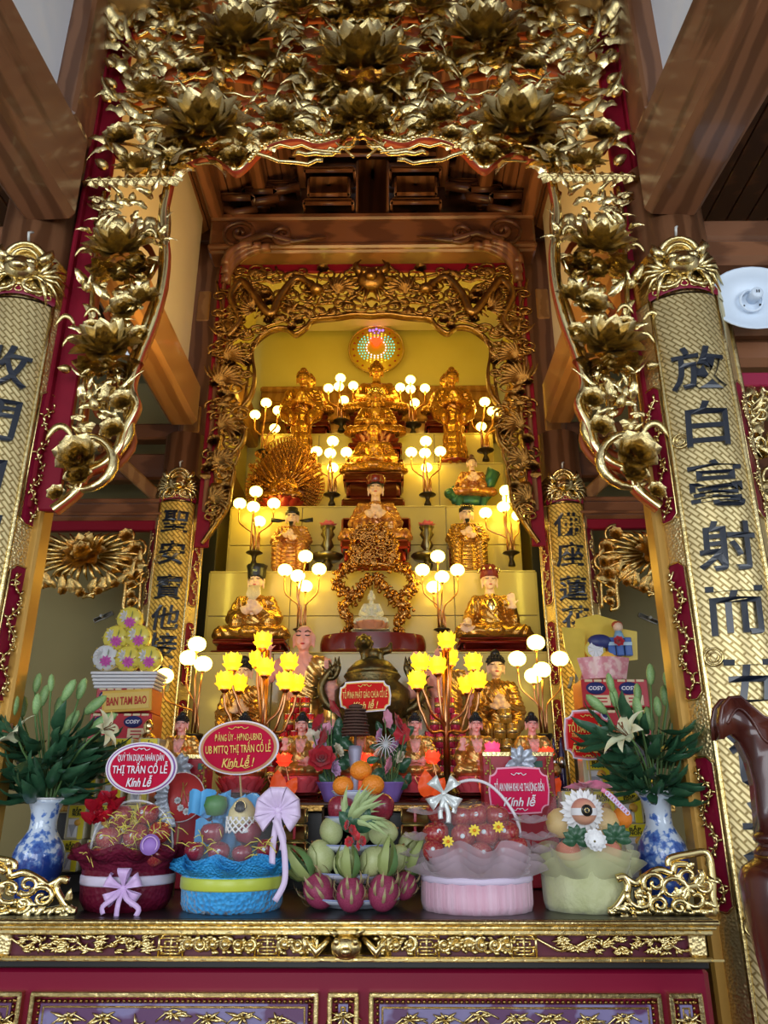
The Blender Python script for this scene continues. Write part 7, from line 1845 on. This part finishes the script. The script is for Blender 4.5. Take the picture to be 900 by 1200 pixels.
# tray with six lotus-wrapped balls
p0, p1 = A(106, 807, CB), A(186, 787, CB); k = MPP(150, 800, CB); cx = (p0.x + p1.x) / 2
o = thing('white_tray', 'white ribbed paper tray on the left biscuit cartons', 'tray', (cx, CB + .07, p0.z)); h = p1.z - p0.z
for j in range(5): MB().box((0, 0, h * (j + .5) / 5), ((70 + 2.4 * j) * k, .16 + .006 * j, h / 5 - .003), bev=.004).build('rib', mat('white_paper', (.72, .72, .74), .5), o, False)
wrapm = mat('yellow_wrap', (.78, .66, .10), .25, coat=.5); lot_p = mat('print_magenta', (.52, .08, .36), .4); lot_w = mat('print_white', (.72, .74, .76), .35); goldb = mat('gold_tinsel', (.55, .42, .10), .3, .6)
FAN = lotus_mb([(9, 1, .22, 78, .05, 0), (7, .7, .2, 66, 0, .3)])
for (x, y, lb, sil) in ((124, 771, 'leftmost ball of the bottom row', True), (150, 772, 'middle ball of the bottom row', False), (174, 772, 'right ball of the bottom row', False), (136, 748, 'left ball of the middle row', False), (162, 747, 'right ball of the middle row', True), (152, 726, 'single ball on top', False)):
    q = thing('wrapped_ball', 'lotus printed foil wrapped sweet, %s on the white tray' % lb, 'wrapped sweet', A(x, y, CB + .03), group='lotus wrapped balls on the tray')
    MB().lathe([(0, -.03), (15 * k, -.03), (15.5 * k, 0), (14 * k, .02), (0, .028)], 24, M=R(radians(97), 'X')).build('foil_disc', lot_w if sil and x < 130 else wrapm, q)
    obj('print_lotus', proto('print_lotus', FAN, lot_p), q, (3 * k, -.032, -5 * k), (radians(94), 0, .3), 7 * k); obj('print_leaf', proto('print_leaf', FAN, lot_w), q, (-4 * k, -.030, 2 * k), (radians(94), 0, 1), 8 * k); obj('print_leaf', proto('print_leaf', FAN, mat('print_green', (.25, .36, .16), .4)), q, (4 * k, -.030, 5 * k), (radians(94), 0, 2), 5 * k)
    b = MB()
    for j in range(8): a = 2 * pi * j / 8; b.ball((14.5 * k * cos(a), -.02, 14.5 * k * sin(a)), .006, 5, 4)
    b.build('tinsel', goldb, q)
# gift hamper on the right
p = A(711, 795, CB + .02); k = MPP(711, 770, CB)
o = thing('gift_hamper', 'pink patterned gift hamper with yellow wrap on the right biscuit cartons', 'hamper', (p.x, CB + .08, p.z))
MB().grid(lambda u, v: ((2 * u - 1) * (25 + 6 * v) * k, -.08 + .05 * (2 * u - 1) ** 2, v * 25 * k), 10, 3).grid(lambda u, v: ((2 * u - 1) * (25 + 6 * v) * k, .07, v * 25 * k), 4, 3).build('tray', mat('pink_print', (.62, .22, .26), .4, var=((.75, .50, .46), 26, 4, 'noise', 0, (.45, .6)), coat=.3), o)
yw = mat('yellow_wrap_sheet', (.76, .55, .08), .25, coat=.5, var=((.62, .44, .06), 9, 3, 'noise'))
MB().prism([(-46 * k, 62 * k), (-44 * k, 35 * k), (-30 * k, -2 * k), (-22 * k, 20 * k), (-18 * k, 60 * k)], -.03, -.024).build('wrap_fin', yw, o, False)
MB().prism([(-30 * k, 24 * k), (-24 * k, 76 * k), (2 * k, 82 * k), (27 * k, 74 * k), (30 * k, 26 * k)], .05, .056).build('wrap_back', yw, o, False); MB().prism([(24 * k, 22 * k), (26 * k, 62 * k), (46 * k, 58 * k), (43 * k, 24 * k)], .0, .006).build('wrap_fin', yw, o, False)
for nm, lab, x, y, f in (('bottle_cap', 'round navy cap in the gift hamper', 703, 752, lambda q: MB().ball((0, 0, 0), (15 * k, .03, 9 * k), 14, 8).build('cap', navy, q)),
    ('lemon_slice', 'large lemon slice decoration in the gift hamper', 697, 762, lambda q: (MB().lathe([(0, 0), (12 * k, 0), (12 * k, .012), (0, .012)], 24, M=R(radians(85), 'X')).build('rind', mat('lemon_rind', (.75, .62, .12), .4), q), [MB().prism([(0, 0), (9.5 * k * cos(a - .36), 9.5 * k * sin(a - .36)), (9.5 * k * cos(a + .36), 9.5 * k * sin(a + .36))], -.018, -.010).build('segment', lot_w, q, False) for a in [j * .785 for j in range(8)]])),
    ('orange_wedge', 'orange wedge in the gift hamper', 712, 769, lambda q: MB().ball((0, 0, 0), (11 * k, .02, 6 * k), 12, 7).build('wedge', mat('orange_flesh', (.85, .45, .05), .4), q)),
    ('blue_packet', 'blue banded packet in the gift hamper', 726, 758, lambda q: [MB().box(((j - 1) * 10 * k, 0, 0), (8.5 * k, .03, 22 * k), bev=.004).build('band', mat('packet_blue', (.06, .14, .42), .3, coat=.5), q, False) for j in range(3)] + [MB().box((0, -.018, 3 * k), (28 * k, .004, 4 * k)).build('stripe', mat('packet_pale', (.45, .62, .75), .3), q, False)]),
    ('paper_rose', 'red paper rose on the blue packet in the gift hamper', 723, 753, lambda q: obj('bloom', proto('bloom', ROSE, rr_), q, (0, -.03, 0), (radians(80), 0, 0), 6.5 * k)),
    ('doll', 'small red haired toy figure at the top of the gift hamper', 724, 735, lambda q: (MB().ball((0, 0, 0), 6 * k, 10, 7).build('head', skin_pale, q), MB().ball((0, .01, 3 * k), (7 * k, 6 * k, 5 * k), 10, 6).build('hair', mat('red_hair', (.45, .08, .03), .5), q), MB().lathe([(7 * k, -14 * k), (4 * k, -5 * k), (0, -4 * k)], 10).build('dress', mat('packet_blue2', (.20, .38, .55), .4), q)))):
    q = thing(nm, lab, nm.split('_')[-1], A(x, y, CB + .06)); f(q)
o = thing('golden_gourd', 'small gold gourd jar standing before the lower left biscuit carton', 'ornament', A(171, 880, CB - .09)); o.location.z = ZM
MB().lathe([(0, 0), (.03, 0), (.03, A(171, 880, CB - .09).z - ZM), (0, A(171, 880, CB - .09).z - ZM)], 16).build('stand', black, o)
MB().lathe([(0, 0), (.032, .004), (.045, .035), (.038, .07), (.014, .085), (.022, .10), (.026, .118), (.016, .135), (.006, .145), (0, .147)], 20).build('body', gold_bright, o, loc=(0, 0, A(171, 880, CB - .09).z - ZM))
# cans, jars and bottles in pyramids
CAN = MB().lathe([(0, 0), (.46, 0), (.5, .06), (.5, 1.14), (.46, 1.2), (.46, 1.17), (0, 1.17)], 16); CANB = MB().lathe([(.503, .42), (.503, .80)], 16); CLID = MB().lathe([(.47, 1.15), (.49, 1.21), (.44, 1.22), (.42, 1.18), (0, 1.18)], 16)
can_red = mat('can_red', (.55, .02, .03), .25, .5); can_pink = mat('can_rose', (.58, .04, .12), .25, .4); can_gold_b = mat('can_band_gold', (.80, .60, .25), .25, .8); silver_c = mat('can_silver', (.75, .74, .72), .2, 1.0)
jar_g = mat('jar_amber', (.50, .26, .03), .12, .4, coat=1.0); bot = mat('dark_violet_glass', (.03, .025, .12), .1, .2, coat=1.0)
def stackp(nm, lab, cat, x, Y, d, nrow, top_n, m, band, lidm, group, zs=1.36):
    k = MPP(x, 870, Y) * d; X0 = A(x, 870, Y).x
    for ri in range(nrow):
        n = top_n + ri
        for i in range(n):
            o = thing(nm, '%s, %s in pyramid row %s' % (lab, pos(i, n), ('one', 'two', 'three', 'four', 'five', 'six')[ri]), cat, (X0 + (i - (n - 1) / 2) * k * 1.03, Y, ZM + (nrow - 1 - ri) * k * 1.22 * zs), group=group)
            obj('body', proto('body', CAN, m), o, sc=(k, k, k * zs)); obj('band', proto('band', CANB, band), o, sc=(k, k, k * zs)); obj('lid', proto('lid', CLID, lidm), o, sc=(k, k, k * zs))
stackp('red_can', 'red drink can left of the incense burner', 'can', 350, 4.33, 11.8, 6, 2, can_red, can_gold_b, silver_c, 'red cans stacked on the left')
stackp('rose_can', 'rose red can behind the right lotus lamp', 'can', 522, 4.33, 11.8, 6, 2, can_pink, can_gold_b, silver_c, 'rose cans stacked on the right')
stackp('amber_jar', 'gold lidded amber jar before the attendant', 'jar', 594, 4.33, 14.2, 6, 1, jar_g, can_gold_b, gold, 'amber jars stacked on the right', 1.0)
for px, nm in ((231, 'left'), (645, 'right')):
    for i in range(4):
        Y = 4.18; p = A(px + (i - 1.5) * 8.5, 880, Y); k = MPP(px, 880, Y) * 8
        o = thing('violet_bottle', 'dark violet glass bottle, %s in the row at the foot of the %s globe lamp' % (pos(i, 4), nm), 'bottle', (p.x, Y, ZM), group='violet bottles')
        MB().lathe([(0, 0), (.45 * k, 0), (.48 * k, .1 * k), (.48 * k, 6.6 * k), (.3 * k, 7.3 * k), (.2 * k, 8.0 * k), (.2 * k, 8.8 * k), (0, 8.8 * k)], 14).build('body', bot, o); MB().lathe([(.485 * k, 4.6 * k), (.485 * k, 6.2 * k)], 14).build('label', silver_c, o)
# red gift boxes with silver flowers and gold twigs
silver_f = mat('silver_glitter', (.45, .50, .58), .35, .4); gbox = mat('gift_box_red', (.42, .012, .03), .35, coat=.3)
for nm, x0, x1, y0, y1, Y, fl_ in (('left', 198, 244, 884, 1042, 3.42, (212, 902)), ('right', 572, 648, 881, 1041, 3.44, (612, 893))):
    o, w_, h = carton('gift_box', 'tall red gift box with a gold top edge and silver flower on the %s' % nm, x0, x1, y0, y1, Y, .12, gbox, 'red gift boxes', [('gold_edge', 0, 1, .965, 1.0, gold), ('green_mark', .66, .84, .88, .93, mat('green_mark', (.05, .16, .12), .5))])
    q = A(*fl_, Y - .03) - o.location
    for i in range(9): obj('silver_petal', proto('silver_petal', LEAVES[2], silver_f), o, M=T(q.x + rnd.uniform(-.015, .015), q.y - .01, q.z) @ R(radians(-150 + i * 37), 'Y') @ S(.07))
    for sx in ((x1 - 8,) if nm == 'left' else (x0 + 4, x1 - 4)):
        b = MB(); c = A(sx, fl_[1] + 45, Y - .03) - o.location
        b.tube([c, c + V((0, -.01, .17))], .003, 5)
        for j in range(15): b.ball(c + V((rnd.uniform(-.02, .02), -.015, .02 + j * .0105)), .006, 6, 4)
        b.build('gold_twig', goldb, o)
q = thing('gift_fan', 'round red paper fan with silver trim between the two left baskets', 'fan', A(212, 934, 3.22)); k = MPP(212, 934, 3.22)
MB().lathe([(0, 0), (27 * k, 0), (27 * k, .006), (0, .006)], 30, M=R(radians(82), 'X')).build('fan_disc', mat('fan_red', (.55, .05, .05), .4), q); MB().torus((0, 0, 0), 27 * k, .004, 32, 5, M=R(radians(82), 'X')).build('fan_rim', rim_w, q)
for i in range(10): obj('silver_petal', proto('silver_petal', LEAVES[2], silver_f), q, M=T(-14 * k, -.02, (8 - i * 3.4) * k) @ R(radians(-60 - i * 20), 'Y') @ S(.055))
for (x, z) in ((2, -12), (9, -16), (-2, -4), (14, -8)): obj('blossom', proto('blossom', ROSE, lot_w), q, (x * k, -.015, z * k), (radians(80), 0, 0), 4 * k)
for i in range(5): MB().tube([(rnd.uniform(-4, 20) * k, -.012, rnd.uniform(-20, 20) * k), (rnd.uniform(0, 20) * k, -.014, rnd.uniform(-5, 22) * k)], .0015, 4).build('branch', goldb, q)
MB().tube([(0, .004, -20 * k), (0, .01, A(212, 934, 3.22).z * -1 + ZT)], .004, 6).build('stick', MT['bamboo_stick'], q)
# stacked gold foil bars either side of the fruit stand
goldbar = mat('gold_foil_paper', (.78, .60, .20), .3, .85, bump=(30, .5, 'noise'))
for nm, x0, x1 in (('left', 333, 360), ('right', 470, 502)):
    for j in range(4):
        p0 = A(x0, 946 + 20 * j + 19, 3.5); p1 = A(x1, 946 + 20 * j, 3.5); h = p1.z - p0.z
        o = thing('gold_bar', '%s gold foil block of the stack at the %s of the fruit stand' % (('topmost', 'second', 'third', 'lowest')[j], nm), 'gold block', ((p0.x + p1.x) / 2, 3.5, p0.z), group='gold foil blocks'); MB().box((0, 0, h / 2), (p1.x - p0.x, .10, h - .001), bev=.006).build('block', goldbar, o)
        MB().box((0, -.052, h / 2), (.012, .003, h * .8), bev=.001).build('paper_band', red_box, o, False)
    p0 = A(x0, 1025, 3.5); p1 = A(x1, 1025, 3.5); o = thing('bar_stand', 'small dark stand under the %s stack of gold blocks' % nm, 'stand', ((p0.x + p1.x) / 2, 3.5, ZT)); MB().box((0, 0, (p0.z - ZT) / 2), (p1.x - p0.x, .10, p0.z - ZT)).build('body', black, o, False)
# flower posies behind the fruit, in purple paper
fc = {'red': mat('rose_red_petal', (.45, .008, .02), .5, sheen=.3), 'pink': mat('carnation_pink', (.72, .30, .42), .5, sheen=.3), 'lilac': mat('carnation_lilac', (.60, .36, .60), .5, sheen=.3), 'cream': mat('cream_petal', (.70, .62, .46), .5)}
for side, wrap, blooms in (('left', (389, 925), [(388, 832, 11, 'red'), (376, 848, 9, 'red'), (384, 856, 7, 'pink'), (383, 866, 12, 'red'), (374, 876, 8, 'lilac'), (377, 890, 13, 'red'), (391, 900, 8, 'lilac'), (367, 862, 7, 'cream'), (395, 880, 7, 'cream')]),
                           ('right', (458, 925), [(451, 843, 9, 'pink'), (464, 849, 10, 'red'), (474, 861, 10, 'red'), (466, 874, 9, 'lilac'), (459, 897, 9, 'pink'), (447, 862, 7, 'lilac'), (445, 884, 7, 'cream'), (470, 888, 6, 'cream')])):
    Y = 3.72; o = thing('flower_posy', 'posy of roses and carnations in purple paper %s of the tangerines' % ('left' if side == 'left' else 'right'), 'flowers', (A(wrap[0], 930, Y).x, Y, ZM)); k = MPP(*wrap, Y)
    MB().lathe([(.03, 0), (.04, .03), (.062, .08), (.066, .085)], 20, rib=9, ribd=.16).build('paper_wrap', mat('purple_wrap', (.24, .14, .46), .5), o)
    for (x, y, r_, c) in blooms:
        q = A(x, y, Y - rnd.uniform(.02, .08)) - o.location
        MB().tube([(0, 0, .05), q * .6, q], .003, 4).build('stem', stem_g, o); obj('bloom', proto('bloom', ROSE, fc[c]), o, q, (radians(rnd.uniform(55, 85)), 0, rnd.uniform(0, 6)), r_ * 1.3 * k)
    for i in range(34): obj('leaf', proto('leaf', LEAVES[2], leaf_g), o, M=T(rnd.uniform(-.08, .08), rnd.uniform(-.03, .05), rnd.uniform(.06, .34)) @ R(rnd.uniform(-2.5, 2.5), 'Y') @ S(rnd.uniform(.05, .08)))
    if side == 'right':
        b = MB(); c = A(452, 872, Y - .09) - o.location
        for i in range(16): a = i * .39; b.tube([c, c + V((.03 * cos(a), -.01, .03 * sin(a))), c + V((.055 * cos(a), 0, .055 * sin(a) - .01))], .002, 4)
        b.build('spider_bloom', lot_w, o)
# incense coil stack on a rod
Y = 3.66; p = A(416, 905, Y); o = thing('incense_coil', 'stack of dark spiral incense coils on a thin rod behind the tangerines', 'incense coil', (p.x, Y, ZM)); zc_ = lambda y: A(416, y, Y).z - ZM; k = MPP(416, 850, Y)
for i in range(9): MB().torus((rnd.uniform(-1, 1) * k, 0, zc_(861 - i * 3.6)), (16 - .5 * i) * k, .0045, 26, 5).torus((0, 0, zc_(861 - i * 3.6)), 9 * k, .0035, 20, 5).build('coil', mat('incense_brown', (.10, .05, .035), .8), o)
MB().tube([(0, 0, .02), (0, 0, zc_(828))], .006, 7).ball((0, 0, zc_(828)), (.035, .03, .012), 10, 6).build('rod', MT['incense_brown'], o)
MB().lathe([(0, 0), (.04, 0), (.04, .015), (.012, .03), (.02, zc_(905)), (.032, zc_(880)), (.028, zc_(874)), (0, zc_(874))], 14).build('holder', mat('grey_glitter', (.36, .34, .44), .5, .3), o)
# glowing red lotus lamps beside the small Buddhas
rl = mat('lit_red_lotus', (1, .1, .03), .4, emit=1.25, ecol=(1.0, .035, .012)); rl2 = mat('lit_red_heart', (1, .3, .1), .4, emit=2.2, ecol=(1.0, .16, .03)); rlp = mat('lit_pink_lotus', (1, .1, .2), .4, emit=1.25, ecol=(1.0, .05, .16)); leafl = mat('orange_lit_leaf', (.72, .10, .02), .4, emit=.25, ecol=(1, .08, .01))
RL = YLO
for i, (x, y, m, lb) in enumerate(((333, 886, rl, 'beside the crimson oval sign with gold script'), (430, 886, rl, 'above the tangerines'), (506, 883, rl, 'right of the fifth small Buddha'), (577, 873, rlp, 'glowing pinkish beside the sixth small Buddha'), (641, 879, rl, 'above the right gift box'), (228, 893, rl, 'behind the left red paper fan'))):
    Y = 3.70; p = A(x - 2, 925, Y); k = MPP(x, y, Y); o = thing('red_lotus_lamp', 'small lit red lotus lamp ' + lb, 'lamp', (p.x, Y, ZM), group='red lotus lamps'); q = A(x, y + 5, Y) - o.location
    MB().lathe([(0, 0), (.05, 0), (.05, .012), (.015, .03), (0, .03)], 16).build('foot', dark_red, o)
    MB().tube(bez((0, 0, .02), (.05, 0, .06), (q.x + .02, 0, q.z * .6), q, 8), .004, 6).build('stem', copper, o); MB().tube(bez((0, 0, .02), (-.09, 0, .10), (-.07, 0, .13), (-.05, 0, .10), 8), .004, 6).build('stem', copper, o)
    f = obj('lotus_shade', proto('lotus_shade', RL, m), o, q - V((0, 0, 6 * k)), (radians(8), 0, i), (11.5 * k, 11.5 * k, 16 * k)); obj('bulb', proto('bulb', YB, rl2), f)
    obj('lamp_leaf', proto('lamp_leaf', LEAVES[2], leafl), o, M=T(-.01, -.02, .02) @ R(radians(-12), 'Y') @ S(.12)); obj('lamp_leaf', proto('lamp_leaf', LEAVES[2], leafl), o, M=T(.015, -.01, .02) @ R(radians(25), 'Y') @ S(.10))
# ------------------------------------------------------------------ dark carved chair at the right edge
Y = 1.75; mah = mat('mahogany_polish', (.048, .010, .007), .22, coat=.4, var=((.080, .018, .010), (4, 4, 1.2), 4, 'wave', 4))
ch = thing('carved_chair', 'dark red polished wooden chair with a curled crest, cut by the right frame edge', 'chair', (A(890, 1000, Y).x, Y, 0)); L_ = lambda x, y: A(x, y, Y) - ch.location; k = MPP(880, 1000, Y)
pol = [L_(x, y) for x, y in ((842, 867), (840, 845), (842, 830), (850, 820), (862, 819), (875, 830), (889, 842), (905, 848), (945, 848), (985, 842), (1010, 856), (1000, 900), (960, 905), (935, 925), (930, 985), (891, 985), (888, 950), (885, 920), (878, 893), (866, 870), (856, 861), (849, 862))]
b = MB().prism([(p.x, p.z) for p in pol], -.028, .03)
for f in (0, 1): b.tube([(p.x, -.022 if f == 0 else .024, p.z) for p in pol[:16]], 3.2 * k, 8)
b.build('crest_rail', mah, ch)
MB().tube(catmull([L_(846, 850) + V((0, -.03, 0)), L_(858, 832) + V((0, -.03, 0)), L_(874, 845) + V((0, -.03, 0)), L_(888, 868) + V((0, -.03, 0)), L_(905, 872) + V((0, -.03, 0)), L_(960, 868) + V((0, -.03, 0))], 5), 1.6 * k, 6).build('carved_line', mah, ch)
zk = lambda y: A(890, y, Y).z
pr = [(21, 975), (25, 980), (25, 985), (20, 989), (23, 994), (28, 999), (24, 1004), (30, 1008), (42, 1016), (48, 1030), (48, 1055), (44, 1100), (38, 1150), (33, 1200)]
MB().lathe([(r_ * k, zk(y)) for r_, y in pr[::-1]], 32, c=(22 * k, 0, 0)).build('turned_post', mah, ch); MB().box((22 * k, 0, zk(1200) / 2), (.085, .085, zk(1200)), bev=.008).build('leg', mah, ch)
MB().torus((22 * k, 0, zk(1004)), 25 * k, .004, 26, 6).build('gilt_ring', gold_dark, ch)
w_ = .52
MB().box((w_ / 2, .02, .46), (w_, .06, .07), bev=.015).build('seat_rail', mah, ch); MB().box((w_ / 2, -.24, .48), (w_ + .04, .50, .035), bev=.012).build('seat', mah, ch); MB().box((w_ / 2, .02, .75), (w_ * .45, .03, .55), bev=.012).build('splat', mah, ch)
for q in ((0, -.46), (w_, -.46), (w_, .02)): MB().box((q[0], q[1], .24), (.06, .06, .48), bev=.01).build('leg', mah, ch)
